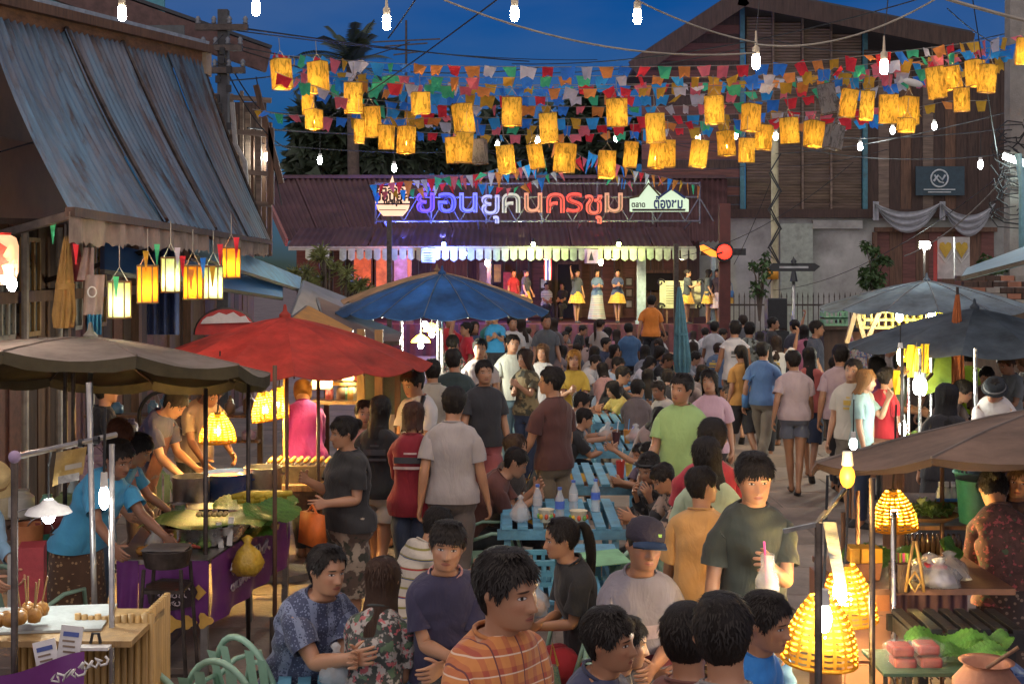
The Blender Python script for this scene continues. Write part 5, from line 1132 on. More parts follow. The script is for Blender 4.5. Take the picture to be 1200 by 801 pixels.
# ---------------------------------------------------------------- paper lanterns
def paint_paper(name, c, wt=.62, script=True, sc=1.0):
    m, n, l, b = new_mat(name); n.remove(b); tc = nd(n, 'ShaderNodeTexCoord'); oi = nd(n, 'ShaderNodeObjectInfo'); sh = nd(n, 'ShaderNodeVectorMath', operation='MULTIPLY_ADD'); l.new(oi.outputs['Random'], sh.inputs[0]); sh.inputs[1].default_value = (5,9,7); l.new(tc.outputs['Object'], sh.inputs[2])
    mp = nd(n, 'ShaderNodeMapping'); mp.inputs['Scale'].default_value = (26*sc, 26*sc, 9*sc); l.new(sh.outputs[0], mp.inputs[0]); z = nd(n, 'ShaderNodeTexNoise', i_Scale=1, i_Detail=5, i_Roughness=.7, i_Distortion=.8); l.new(mp.outputs[0], z.inputs['Vector'])
    r = nd(n, 'ShaderNodeValToRGB'); e = r.color_ramp.elements; e[0].position = .38; e[1].position = .52; e[0].color = rgb([x*(.42 if script else .75) for x in c]); e[1].color = rgb(c); l.new(z.outputs['Fac'], r.inputs[0])
    d = nd(n, 'ShaderNodeBsdfDiffuse'); t = nd(n, 'ShaderNodeBsdfTranslucent'); mx = nd(n, 'ShaderNodeMixShader'); mx.inputs[0].default_value = wt; l.new(r.outputs[0], d.inputs[0]); l.new(r.outputs[0], t.inputs[0]); l.new(d.outputs[0], mx.inputs[1]); l.new(t.outputs[0], mx.inputs[2]); l.new(mx.outputs[0], n['Material Output'].inputs['Surface']); return m
paper = paint_paper('lantern_paper', (.85,.52,.075), .095); paper_grey = paint_paper('lantern_paper_unlit', (.42,.40,.38)); 
lrod = mat('lantern_rod', (.22,.14,.06), .7)
LAN = [(330,87,21,34,1,'leftmost'),(373,91,20,36,1,''),(361,118,11,33,1,''),(368,140,15,22,1,''),(414,115,21,34,1,''),(435,143,20,35,1,''),(421,154,12,26,1,''),(453,161,15,28,1,''),(476,164,17,31,1,''),(493,121,21,24,1,''),(543,139,21,34,1,''),(544,173,20,34,1,''),(531,176,14,30,1,''),(562,178,16,28,0,''),(593,187,20,32,1,''),(600,131,22,32,1,''),(628,183,17,28,1,''),(643,150,21,33,1,''),(662,185,22,33,1,''),(711,193,20,31,1,''),(723,132,21,32,1,''),(739,181,16,29,1,''),(768,150,21,33,1,''),(770,182,14,30,1,''),(782,180,18,31,1,''),(819,180,17,31,1,''),(837,129,21,32,1,''),(851,168,16,28,1,''),(875,176,16,28,1,''),(880,138,18,31,1,''),(895,161,18,28,1,''),(925,153,17,30,1,''),(954,157,20,29,1,''),(977,161,18,28,0,''),(970,116,20,34,0,''),(994,121,18,32,1,''),(1016,124,16,32,1,''),(1041,128,21,33,1,''),(1065,130,19,32,1,''),(1062,147,18,14,1,''),(1097,97,20,36,1,''),(1115,92,20,26,1,''),(1127,117,18,26,1,''),(1143,86,18,30,1,''),(1157,92,16,32,1,''),(1196,60,10,30,1,'')]
HOWL = ['hanging alone high over the left','with a small orange tail under it','tilting a little to one side','partly hidden behind its neighbour','hanging low','with a ragged lower edge','bright in its middle','narrow and turned sideways']
import itertools
cols_ = {}
for i, (px, py, w, h, on, _) in enumerate(LAN):
    d = 17.2+(i*37 % 11)*.12; p = W(px, py, d); ww, hh = w*d/FOC/2, h*d/FOC/2
    place = 'by the tin awning' if px < 420 else 'over the emblem sign' if px < 500 else 'over the blue letters' if px < 570 else 'over the middle letters' if px < 640 else 'over the red letters' if px < 735 else 'over the gabled sign' if px < 815 else 'left of the concrete pole' if px < 905 else 'before the louvres' if px < 1010 else 'before the house boards' if px < 1090 else 'by the right pole'
    row = 'top' if py < 126 else 'middle' if py < 158 else 'bottom'
    look = 'lit yellow lantern' if on else 'unlit grey lantern'
    if w < 15: look = 'narrow '+look
    if h < 27: look = 'short '+look
    key = (look, place, row); k = cols_.get(key, 0); cols_[key] = k+1
    lab = '%s%s %s in the %s row' % (('', 'second ', 'third ', 'fourth ', 'fifth ')[k], look, place, row)
    t = thing('paper_lantern', lab, 'lantern', p, 'lantern strings over the street'); t.rotation_euler = (R(rnd.gauss(0,3)), R(rnd.gauss(0,5)), R(rnd.gauss(0,16)))
    dp = min(ww, .085); m_ = paper if on else paper_grey
    for sx_, sy_, nm in ((0,-1,0),(0,1,0),(-1,0,1),(1,0,1)):
        b = MB()
        if nm == 0: b.grid(lambda u, v: p+Vector(((u*2-1)*ww, sy_*dp-.006*math.sin(u*7+v*5), (v*2-1)*hh+.012*math.sin(u*9+i)*(1 if v < .1 else 0))), 5, 6)
        else: b.grid(lambda u, v: p+Vector((sx_*ww, (u*2-1)*dp, (v*2-1)*hh)), 2, 5)
        b.build('paper_side', m_, t)
    b = MB()
    for z in (hh+.004, -hh-.004):
        b.tube([p+Vector((*q, z)) for q in ((-ww,-dp),(ww,-dp),(ww,dp),(-ww,dp),(-ww,-dp))], .006, 4); b.build('hoop', lrod, t); b = MB()
    b = MB(); b = MB(); b.tube([p+Vector((-ww*.7,0,hh)), p+Vector((0,0,hh+.13)), p+Vector((ww*.7,0,hh))], .005, 4); b.tube([p+Vector((0,0,hh+.13)), p+Vector((0,0,hh+.3))], .005, 4); b.build('hanger', rope, t)
    if on:
        q = p+Vector((rnd.uniform(-.3,.3)*ww, 0, -hh*.25)); b = MB(); b.ball(q, (.018,.018,.026), 8, 6); b.build('bulb', glow('lantern_bulb', (1,.55,.14), 30), t, True); lamp('lantern_light', q, (1,.70,.32), 32*rnd.uniform(.7,1.4)*(ww*hh/.023)**.5, .02, t)
# ---------------------------------------------------------------- string bulbs
for px, py, d, lab in ((143,13,9.5,'bright string bulb hanging in front of the teal boards'),(300,7,9.6,'string bulb half cut off at the top above the dark pole'),(453,24,9.8,'string bulb hanging above the palm tree'),(603,14,9.7,'string bulb at the top above the middle letters'),(747,17,9.6,'string bulb hanging left of the house gable'),(886,70,9.8,'string bulb hanging in front of the gable siding'),(1036,76,9.8,'string bulb hanging in front of the right house eave')):
    p = W(px, py, d); t = thing('string_bulb', lab, 'bulb', p, 'bare bulbs strung over the street'); b = MB(); b.lathe([(.0,-.075),(.02,-.07),(.03,-.05),(.03,.02),(.022,.035)], p, 12); b.build('glass', glow('string_white', (1,.93,.82), 75), t, True); b = MB(); b.lathe([(.024,.035),(.028,.04),(.028,.09),(.012,.105),(.006,.22)], p, 10); b.build('socket', mat('socket_tan', (.45,.38,.28), .5), t, True)
    b = MB(); b.tube([p+Vector((0,0,.2)), p+Vector((.03,0,.5))], .005, 4); b.build('cord', wirem, t)
for i, (px, py, d) in enumerate(((312,184,26),(375,188,26),(462,197,26),(630,165,30),(722,162,30),(818,161,30),(862,159,30),(909,160,28),(1046,153,27),(1095,148,27),(1149,193,24),(1008,172,26),(583,170,30))):
    bulb(px, py, d, (.95,1,.92), 110, .05, 'string_bulb', ('small far bulb by the lean to post','small far bulb in front of the dark tree','small far bulb under the emblem lanterns','small far bulb above the middle letters','small far bulb above the last red letters','small far bulb left of the concrete pole top','small far bulb beside the concrete pole','small far bulb right at the concrete pole','small far bulb before the house louvres','small far bulb before the house boards','small far bulb above the emblem board','small far bulb below the grey lanterns','small far bulb between two bottom lanterns')[i], long=1.1, group='bare bulbs strung over the street', cord=.5)
# unseen bulbs added where the strings run on overhead, to light the foreground
for k, (x, y, z) in enumerate(((-2.6,6.3,4.9),(0,5.9,4.9),(2.7,6.2,4.9),(-1.3,2.2,5.0),(1.5,2.0,5.0))):
    p = Vector((x,y,z)); t = thing('string_bulb', ('added unseen bulb over the foreground diners, left of centre','added unseen bulb over the foreground diners in the middle','added unseen bulb over the foreground diners, right of centre','added unseen bulb high behind the viewer on the left','added unseen bulb high behind the viewer on the right')[k], 'bulb', p, 'bare bulbs strung over the street'); b = MB(); b.lathe([(.0,-.075),(.02,-.07),(.03,-.05),(.03,.02),(.022,.035)], p, 12); b.build('glass', glow('unseen_bulb_warm', (1,.76,.48), 300), t, True); b = MB(); b.lathe([(.024,.035),(.028,.04),(.028,.09),(.012,.105),(.006,.3)], p, 10); b.build('socket', MATS['socket_tan'], t, True)
t = thing('paper_fish', 'white paper fish ornament hanging among the bunting on the right', 'ornament', W(1070,97,17)); p = W(1070,97,17); b = MB(); M = Matrix.Rotation(R(14),3,'Y'); b.ball(p, (.14,.03,.05), 14, 8, M); b.build('body', white, t, True); b = MB(); b.poly([p+M@Vector(q) for q in ((-.12,0,0),(-.2,0,.06),(-.17,0,0),(-.2,0,-.06))], .012, (0,1,0)); b.build('tail', white, t)
# ---------------------------------------------------------------- umbrellas
def umbrella(label, px, py, d, rad, drop, top, under, n=12, tilt=(0,0), val=.0, ground=True, px_pole=None, seed=0, fold=.03, ridge=None):
    c = W(px, py, d); t = thing('market_umbrella', label, 'umbrella', (c.x,d,0)); M = Euler((R(tilt[0]), R(tilt[1]), 0)).to_matrix() @ Matrix.Rotation(R(seed*13), 3, 'Z')
    mt, mu = top, under
    ring = (.04,.25,.5,.75,.92,1)
    def prof(r, a): return -drop*(r**1.35)-fold*(abs(math.sin(a*n/2))**1.0)*r**2*1.0
    for k in range(n):
        b = MB(); a0, a1 = 2*math.pi*k/n, 2*math.pi*(k+1)/n; nu = 6
        def f(u, v, dz=0):
            a = a0+(a1-a0)*u; r = v; edge = 1-.028*math.sin(math.pi*u)*v; return c+M@Vector((rad*r*edge*math.cos(a), rad*r*edge*math.sin(a), prof(r, a)-.018*math.sin(math.pi*u)*v+dz))
        b.mi = 0; b.grid(lambda u, v: f(u, .02+.98*v), nu, 8); b.mi = 1; b.grid(lambda u, v: f(u, .02+.98*v, -.006), nu, 8)
        if val: b.mi = 1; b.grid(lambda u, v: f(u, 1)+M@Vector((0,0,-v*val-.01*math.sin(u*9)*v)), nu, 2)
        b.build('canopy_panel', [mt, mu], t, True)
        b = MB(); b.tube([c+M@Vector((rad*r*math.cos(a0), rad*r*math.sin(a0), prof(r,a0)-.02)) for r in (.05,.5,1.0)], .007, 5); b.build('rib', steel_dk, t)
        if ridge: b = MB(); b.tube([c+M@Vector((rad*r*math.cos(a0), rad*r*math.sin(a0), prof(r,a0)+.004)) for r in (.05,.3,.6,1.0)], .008, 4); b.build('seam', ridge, t)
    b = MB(); b.lathe([(.05,-.02),(.05,.02),(.02,.05),(.012,.1),(0,.11)], c, 12); b.build('finial', mt, t, 'auto')
    b = MB(); b.cyl((c.x if px_pole is None else X(px_pole,d),d,0), c-Vector((0,0,.02)), .02, .017, 10); b.build('pole', steel if seed % 2 else bamboo, t, True)
    b = MB(); b.lathe([(.24,0),(.24,.06),(.1,.1),(.04,.12),(.03,.35)], (c.x if px_pole is None else X(px_pole,d),d,0), 18); b.build('base', conc, t, 'auto'); return t
def cloth2(name, c, c2=None, rough=.8):
    m = mat(name, c, rough, vary=.45, scale=2.2, bump=.35, bscale=9, c2=c2, wear=.4); n_, l_ = m.node_tree.nodes, m.node_tree.links; b_ = n_['Principled BSDF']; tr = n_.new('ShaderNodeBsdfTranslucent'); mx = n_.new('ShaderNodeMixShader'); mx.inputs[0].default_value = .42; l_.new(b_.inputs['Base Color'].links[0].from_socket, tr.inputs[0]); l_.new(b_.outputs[0], mx.inputs[1]); l_.new(tr.outputs[0], mx.inputs[2]); l_.new(mx.outputs[0], n_['Material Output'].inputs['Surface']); return m
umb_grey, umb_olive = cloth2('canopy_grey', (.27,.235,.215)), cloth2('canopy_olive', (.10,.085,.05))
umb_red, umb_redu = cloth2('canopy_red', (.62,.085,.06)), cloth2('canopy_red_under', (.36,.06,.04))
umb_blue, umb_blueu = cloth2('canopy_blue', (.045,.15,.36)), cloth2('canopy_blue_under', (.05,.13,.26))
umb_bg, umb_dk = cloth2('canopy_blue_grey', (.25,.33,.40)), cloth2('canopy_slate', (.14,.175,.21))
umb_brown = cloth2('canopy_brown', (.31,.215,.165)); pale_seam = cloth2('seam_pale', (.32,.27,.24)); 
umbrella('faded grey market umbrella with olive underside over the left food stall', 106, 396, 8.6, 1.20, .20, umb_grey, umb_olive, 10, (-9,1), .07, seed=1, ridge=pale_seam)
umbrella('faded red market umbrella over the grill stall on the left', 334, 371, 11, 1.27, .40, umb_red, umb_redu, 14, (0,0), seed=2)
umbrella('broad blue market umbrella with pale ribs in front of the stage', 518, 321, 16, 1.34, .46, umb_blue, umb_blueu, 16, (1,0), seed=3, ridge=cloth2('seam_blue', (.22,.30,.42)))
umbrella('faded tan umbrella peeping out behind the blue umbrella', 512, 318, 18, 1.35, .40, umb_brown, umb_brown, 12, (0,0), seed=7)
umbrella('pale grey blue market umbrella on the right before the wooden doors', 1086, 329, 17, 1.42, .36, umb_bg, umb_bg, 14, (0,0), seed=4, ridge=cloth2('seam_grey', (.34,.38,.42)))
umbrella('dark slate market umbrella in front of the pale grey blue one', 1142, 361, 14, 1.36, .42, umb_dk, umb_dk, 12, (0,0), seed=5)
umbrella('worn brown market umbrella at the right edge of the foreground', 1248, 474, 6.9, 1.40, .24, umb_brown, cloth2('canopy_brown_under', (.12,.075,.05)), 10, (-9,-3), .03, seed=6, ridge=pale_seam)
def folded(label, px, py0, py1, d, r, m, n=9, pole_to=0, tiltx=0, cat='umbrella'):
    a, c = W(px, py0, d), W(px+tiltx, py1, d); t = thing('folded_umbrella', label, cat, (c.x,d,0)); b = MB(); ax = (c-a)
    def f(u, v):
        an = 2*math.pi*u; rr = r*(.16+.84*v**.8)*(1+.22*math.sin(n*an+v*2)); rr *= 1-.25*max(0,(v-.85)/.15); return a+ax*v+Vector((rr*math.cos(an), rr*math.sin(an), 0))
    b.grid(f, 60, 14); b.build('canopy', m, t, True); b = MB(); b.cyl((c.x,d,pole_to), a+Vector((0,0,.08)), .016, n=8); b.build('pole', steel_dk, t, True)
    b = MB(); q = a+ax*.55; b.lathe([(r*.82,-.02),(r*.86,.02)], q, 18, cap=False); b.build('strap', m, t, True); return t
folded('folded blue grey umbrella standing upright before the right end of the stage', 796, 336, 436, 19, .125, mat('fold_blue', (.06,.17,.24), .8, vary=.3), tiltx=4)
folded('folded rust orange umbrella beside the right food stall', 1122, 345, 472, 13.6, .10, mat('fold_rust', (.42,.12,.035), .8, vary=.3), tiltx=-3)
folded('folded brown and golden cloth umbrella hanging under the tin awning', 78, 276, 384, 9.0, .078, mat('fold_brown', (.38,.20,.055), .8, vary=.3), tiltx=-3, cat='umbrella')
folded('folded dark red cloth umbrella under the tin awning', 86, 272, 330, 9.4, .075, mat('fold_maroon', (.24,.035,.035), .8, vary=.3))
t = thing('hanging_apron', 'pink grey cloth with round print and blue tassel hanging under the tin awning', 'cloth', W(108,345,9)); d = 9
b = MB(); b.grid(lambda u, v: W(97+23*u+(1-v)*3, 322+47*v, d+.03*math.sin(u*8)), 12, 8); b.build('cloth', mat('cloth_pinkgrey', (.45,.33,.28), .9), t, True)
b = MB(); b.tube([W(108+5*math.cos(a*.42), 342+6*math.sin(a*.42), d-.03) for a in range(16)], .005, 4); b.build('round_print', white, t)
b = MB(); b.grid(lambda u, v: W(102+17*u, 368+24*v, d-.02+.025*math.sin(u*24)), 20, 3); b.build('tassel', mat('tassel_blue', (.06,.28,.45), .8), t, True)
b = MB(); b.grid(lambda u, v: W(98+12*u-8*v*(1-u), 290+38*v, d+.05+.03*math.sin(u*11)), 10, 6); b.build('strap_cloth', mat('strap_pink', (.52,.36,.32), .9), t, True)
# ---------------------------------------------------------------- six sided lanterns under the awning
def hexlantern(label, px, py, w, h, d, c, wt, col, e):
    p = W(px, py, d); r, hh = w*d/FOC/2*1.06, h*d/FOC/2; t = thing('hanging_lantern', label, 'lantern', p); m_ = paint_paper('hex_'+label[:9].replace(' ', '_'), c, .17, False, .3)
    a6 = [R(60*k+12) for k in range(6)]
    for k in range(6):
        a, q = a6[k], a6[(k+1) % 6]; b = MB(); b.grid(lambda u, v: p+Vector((r*(math.cos(a)*(1-u)+math.cos(q)*u), r*(math.sin(a)*(1-u)+math.sin(q)*u), (v*2-1)*hh)), 2, 3); b.build('paper_side', m_, t)
        b = MB(); b.bar(p+Vector((r*1.01*math.cos(a), r*1.01*math.sin(a), -hh)), p+Vector((r*1.01*math.cos(a), r*1.01*math.sin(a), hh)), .008); b.build('rib', lrod, t)
    for z in (hh, -hh): b = MB(); b.tube([p+Vector((r*1.02*math.cos(R(60*k+12)), r*1.02*math.sin(R(60*k+12)), z)) for k in range(7)], .007, 4); b.build('hoop', lrod, t)
    b = MB(); b.tube([p+Vector((-r*.8,0,hh)), p+Vector((0,0,hh+.1)), p+Vector((r*.8,0,hh))], .004, 4); b.tube([p+Vector((0,0,hh+.1)), p+Vector((0,0,hh+.25))], .004, 4); b.build('hanger', rope, t)
    b = MB(); b.ball(p-Vector((0,0,hh*.3)), (.022,.022,.04), 8, 6); b.build('bulb', glow('hexbulb_%.2f' % col[2], col, 60), t, True); lamp('lantern_light', p-Vector((0,0,hh*.3)), col, e*.9, .03, t)
OR, GR = (.95,.42,.04), (.62,.72,.30); ol, wl_ = (1,.62,.2), (.95,1,.80)
for lab, px, py, w, h, d, g in (('greenish white paper lantern, lowest under the tin awning',140,351,24,42,8.6,1),('orange paper lantern right of the greenish lowest one',173,333,22,43,8.6,0),('pale green paper lantern between two orange ones',200,322,20,40,8.7,1),('orange paper lantern with red ribbon under the awning fringe',226,331,20,39,8.8,0),('pale green paper lantern with mustard ribbon',250,331,20,38,8.9,1),('small orange paper lantern at the right end of the awning',271,308,19,35,9.4,0)):
    hexlantern(lab, px, py, w, h, d, GR if g else OR, .6, wl_ if g else ol, 7 if g else 6)
for k, (px, py, c) in enumerate(((171,300,5),(136,330,3),(184,292,3),(208,296,6),(214,306,1),(224,322,4),(238,308,0),(249,318,5),(258,292,1),(277,284,1),(62,268,3),(89,292,1))):
    t = thing('ribbon', ('orange','green','pale green','white','red','orange red','blue','mustard','pink','bright red','dark green','crimson')[k]+' pennant ribbon hanging among the awning lanterns', 'ribbon', W(px,py,8.5)); b = MB(); b.grid(lambda u, v: W(px+(u-.5)*7*(1-.85*v), py-6+24*v, 8.45+.04*math.sin(v*6+k)), 2, 6); b.build('cloth', fm[c], t, True)
# red lit lantern sign at the left edge
t = thing('lantern_sign', 'glowing white lantern with a red emblem at the left edge', 'lantern', W(4,303,8)); p = W(2,303,8)
b = MB(); b.lathe([(.05,-.15),(.085,-.13),(.10,-.08),(.10,.08),(.085,.13),(.05,.15)], p, 16); b.build('shade', glow('sign_lantern', (1,.50,.26), .42), t, True)
b = MB(); red_ = mat('emblem_red', (.6,.03,.02), .6); q = p+Vector((.012,-.106,0)); b.poly([q+Vector((x*.07,0,z*.085)) for x, z in ((-1,.9),(0,1.3),(.9,.8),(.5,.2),(1.1,-.3),(.4,-.5),(.7,-1.2),(-.6,-1.2),(-.3,-.4),(-1,-.1),(-.5,.3))], .006, (0,1,0)); b.build('emblem', red_, t)
for z in (.15,-.15): b = MB(); b.lathe([(.055,z-.012),(.055,z+.012)], p, 16); b.build('cap', red_, t)
lamp('lantern_light', p+Vector((.05,-.25,-.05)), (1,.5,.3), 5, .05, t)
bulb(14, 333, 7.9, (1,.95,.8), 120, .03, 'bare_bulb', 'small bare bulb below the red emblem lantern')
# ---------------------------------------------------------------- smaller roofs beyond the awning
def roofslab(name, label, pts, m, th=.05, cat='canopy', rib=0):
    P = [W(*q) for q in pts]; t = thing(name, label, cat, P[0]); nr = (P[1]-P[0]).cross(P[2]-P[1]).normalized()
    b = MB(); b.poly(P, th, nr); b.build('sheet', m, t)
    if len(P) == 4:
        for k in range(4): b = MB(); b.bar(P[k], P[(k+1) % 4], .04); b.build('edge_bar', steel_dk, t)
    return t
tarp_b = mat('tarp_blue', (.05,.17,.36), .5, vary=.3, scale=2, bump=.3, bscale=8); tarp_g = mat('tarp_grey', (.19,.175,.17), .6, vary=.3, scale=2, bump=.3, bscale=8)
roofslab('tarp_roof', 'blue tarpaulin roof low behind the hanging awning lanterns', [(120,286,13),(330,330,19),(330,350,17.5),(120,318,11.5)], tarp_b)
roofslab('tarp_roof', 'narrow light blue sheet roof below the awning end', [(220,272,15),(352,326,20),(350,340,19),(225,300,14)], bluep)
roofslab('tarp_roof', 'grey canvas canopy left of the blue umbrella', [(356,330,20),(412,352,22),(414,372,18),(340,372,16)], tarp_g)
roofslab('tarp_roof', 'brown canvas canopy sloping beside the red umbrella', [(372,350,17),(470,392,15),(466,402,13.6),(388,402,13.6)], mat('tarp_brown', (.15,.10,.085), .7, vary=.3))
roofslab('tarp_roof', 'small orange tent roof just behind the red umbrella', [(360,360,14),(412,388,13.5),(408,394,12.8),(340,376,12.8)], mat('tent_orange', (.55,.26,.05), .7))
roofslab('tin_roof', 'pale blue tin roof edge at the far right', [(1134,316,15),(1215,286,15),(1230,300,12),(1128,326,13)], mat('tin_pale_blue', (.20,.36,.46), .5, wear=.3))
t = thing('round_sign', 'half round red and white sign board behind the red umbrella', 'sign', W(265,378,12)); b = MB(); pts = [W(265+36*math.cos(R(a)), 392-30*math.sin(R(a)), 12.4) for a in range(0,181,12)]; b.poly(pts, .04, (0,1,0)); b.build('board', mat('sign_red', (.55,.05,.04), .5), t)
b = MB(); b.poly([W(265+30*math.cos(R(a)), 381-14*math.sin(R(a))+2*math.sin(a), 12.36) for a in range(10,171,16)], .03, (0,1,0)); b.build('white_band', white, t); b = MB(); b.tube(pts, .02, 5); b.build('rim', steel_dk, t)
t = thing('blue_curtain', 'dark blue cloth curtain hanging behind the awning lanterns', 'curtain', W(195,340,13.5)); b = MB(); b.grid(lambda u, v: W(172+38*u, 286+106*v, 13.5+.08*math.sin(u*20)), 30, 4); b.build('cloth', mat('curtain_blue', (.045,.075,.20), .9), t, True)
# glass bottles and clutter wall at the back of the left stalls
t = thing('dish_rack', 'wall shelf packed with jars and crockery behind the left cooks', 'shelf', W(190,470,12.6)); d = 12.6
for py in (452, 486, 515): b = MB(); b.box(W(205,py,d), (1.7,.28,.025)); b.build('shelf_board', wood, t)
for px in (105, 305): b = MB(); b.bar(W(px,430,d), (X(px,d),d,0), .05); b.build('upright', wood_dk, t)
for k in range(34):
    px = 110+rnd.random()*190; py = (452,486,515)[k % 3]; r = rnd.uniform(.03,.07); h = rnd.uniform(.08,.2); p = W(px,py,d)+Vector((0,rnd.uniform(-.08,.08),.015)); b = MB(); b.lathe([(r*.8,0),(r,h*.1),(r,h*.7),(r*.5,h*.85),(r*.5,h)], p, 10)
    b.build(('jar','bowl_stack','tin_can','cup')[k % 4], mat('clutter%d' % (k % 9), ((.35,.1,.12),(.12,.25,.35),(.4,.38,.33),(.5,.3,.1),(.1,.28,.22),(.25,.2,.35),(.55,.5,.45),(.15,.1,.08),(.5,.1,.2))[k % 9], .35), t, True)
t = thing('bicycle_wheel', 'bicycle wheel leaning in the shadows behind the cook', 'wheel', W(193,488,12)); p = W(193,488,12); b = MB(); b.tube([p+Vector((.24*math.cos(a*R(15)),0,.24*math.sin(a*R(15)))) for a in range(25)], .02, 6); b.build('tyre', blackm, t, True)
for k in range(10): b = MB(); b.bar(p, p+Vector((.23*math.cos(k*R(36)),0,.23*math.sin(k*R(36)))), .004); b.build('spoke', steel, t)
# ---------------------------------------------------------------- furniture
def slat_table(label, x, y, w, L, h, m, n=8, rz=0, cat='table'):
    t = thing('slatted_table', label, cat, (x,y,0)); o = Vector((x,y,0)); lw = L/n
    for i in range(n): b = MB(); b.box(o+Vector((0,-L/2+lw*(i+.5),h)), (w,lw*.72,.022)) if 0 else b.box(o+Vector((-w/2+w/n*(i+.5),0,h)), (w/n*.66,L,.022)); b.build('slat', m, t)
    for s in (-1,1): b = MB(); b.box(o+Vector((0,s*(L/2-.02),h-.05)), (w+.03,.03,.075)); b.build('apron', m, t); b = MB(); b.box(o+Vector((s*(w/2-.02),0,h-.05)), (.03,L-.08,.07)); b.build('apron', m, t)
    for sx_ in (-1,1):
        for sy_ in (-1,1): b = MB(); b.box(o+Vector((sx_*(w/2-.06),sy_*(L/2-.06),h/2-.02)), (.05,.05,h-.06)); b.build('leg', m, t)
    for s in (-1,1): b = MB(); b.box(o+Vector((s*(w/2-.06),0,.2)), (.03,L-.18,.04)); b.build('stretcher', m, t)
    t.rotation_euler = (0,0,R(rz)); return t
TAB = [(655,10.0,.92,1.15,'blue slatted table with four water bottles in the middle of the street'),(697,11.9,.92,1.25,'blue slatted table with red drink cups behind the water bottles'),(706,14.0,.9,1.1,'small blue table with drink bags between the seated boys and the polo man'),(736,16.4,.95,1.2,'blue slatted table beside the man in black with the round print'),(748,20.5,1.0,1.6,'long table heaped with food bags in the crowd'),(705,27,1.0,1.0,'empty pale blue table in the far crowd')]
for px, y, w, L, lab in TAB: slat_table(lab, X(px,y), y, w, L, .74, bluep)
slat_table('near blue slatted table with a lattice crate by the ponytail woman', X(648,7.7), 7.7, .78, .6, .72, bluep, 9)
slat_table('low blue slatted table in front of the man in the patterned shirt', X(418,6.1), 6.0, .75, .7, .66, bluep, 8, 8)
def plastic_chair(x, y, rz, label, m=None, proto=[]):
    if proto:
        c = copy_tree(proto[0], (x,y,0), R(rz), label); return c
    t = thing('plastic_chair', label, 'chair', (0,0,0), 'pale green plastic chairs'); m = plastic_g
    b = MB(); b.grid(lambda u, v: Vector(((u-.5)*(.44-.03*v), (v-.5)*.42, .43-.02*math.sin(math.pi*u)*math.sin(math.pi*v)-.03*max(0,.2-v))), 10, 8); b.grid(lambda u, v: Vector(((u-.5)*(.44-.03*v), (v-.5)*.42, .405-.02*math.sin(math.pi*u)-.03*max(0,.2-v))), 6, 5); b.build('seat', m, t, True)
    for s in (-1,1):
        for f in (-1,1): b = MB(); b.box((s*.2,f*.19,.205), (.05,.05,.41), (R(f*4),R(-s*4),0)); b.build('leg', m, t)
    b = MB(); arc = [Vector((.21*math.cos(a)*(1-.08*math.sin(a)), .2+.10*math.sin(a), .44+.42*max(0,math.sin(a))**.8)) for a in [math.pi*k/14 for k in range(15)]]; b.tube(arc, .016, 8); b.build('back_frame', m, t, True)
    for k in range(-2,3):
        if k == 0: continue
        b = MB(); x0 = k*.065; b.grid(lambda u, v: Vector((x0*(1+.25*v)+(u-.5)*.055, .205+.095*v, .44+(.40-abs(k)*.035)*v)), 2, 4); b.build('back_slat', m, t, True)
    for s in (-1,1): b = MB(); b.tube([(s*.215,.2,.6),(s*.235,.05,.65),(s*.235,-.14,.64),(s*.21,-.2,.42)], .014, 7); b.build('armrest', m, t, True)
    t.location = (x,y,0); t.rotation_euler = (0,0,R(rz)); proto.append(t); return t
for px, y, rz, lab in ((235,5.95,150,'pale green plastic chair nearest the bamboo counter'),(287,6.15,165,'pale green plastic chair second from the bamboo counter'),(324,6.5,150,'pale green plastic chair beside the patterned shirt man'),(352,6.7,-120,'pale green plastic chair under the patterned shirt man'),(672,6.25,215,'pale green plastic chair with plastic bag behind the ponytail woman'),(694,7.25,-70,'pale green plastic chair under the ponytail woman'),(742,6.55,10,'pale green plastic chair under the man in the cap'),(730,8.6,200,'pale green plastic chair behind the man in the cap'),(578,9.9,100,'pale green plastic chair under the man with clasped hands'),(45,8.0,160,'pale green plastic chair in the left stall'),(186,12.0,180,'green plastic chair behind the pink shirt cook'),(770,7.9,20,'pale green plastic chair by the boy in yellow'),(655,5.6,190,'pale green plastic chair nearest the plaid shirt man')):
    plastic_chair(X(px,y), y, rz, lab)
# bottles, cups, bags on the tables
def bottle(px, py, d, label, cap=(.1,.2,.6), lab=(.1,.2,.7), h=.22, grp=None, zz=None):
    p = W(px, py, d) if zz is None else Vector((X(px,d), d, zz)); t = thing('water_bottle', label, 'bottle', p, grp); k = h/.22
    b = MB(); b.lathe([(.026*k,0),(.031*k,.01*k),(.031*k,.06*k),(.028*k,.07*k),(.031*k,.08*k),(.031*k,.15*k),(.013*k,.195*k),(.013*k,.21*k)], p, 12); b.build('bottle_body', glassm, t, True); b = MB(); b.lathe([(.0317*k,.085*k),(.0317*k,.135*k)], p, 12, cap=False); b.build('print_band', mat('lbl%.1f%.1f' % (lab[0], lab[2]), lab, .5), t, True); b = MB(); b.cyl(p+Vector((0,0,.208*k)), p+Vector((0,0,.225*k)), .015*k, n=10); b.build('cap', mat('cap%.1f%.1f' % (cap[0], cap[2]), cap, .5), t); return t
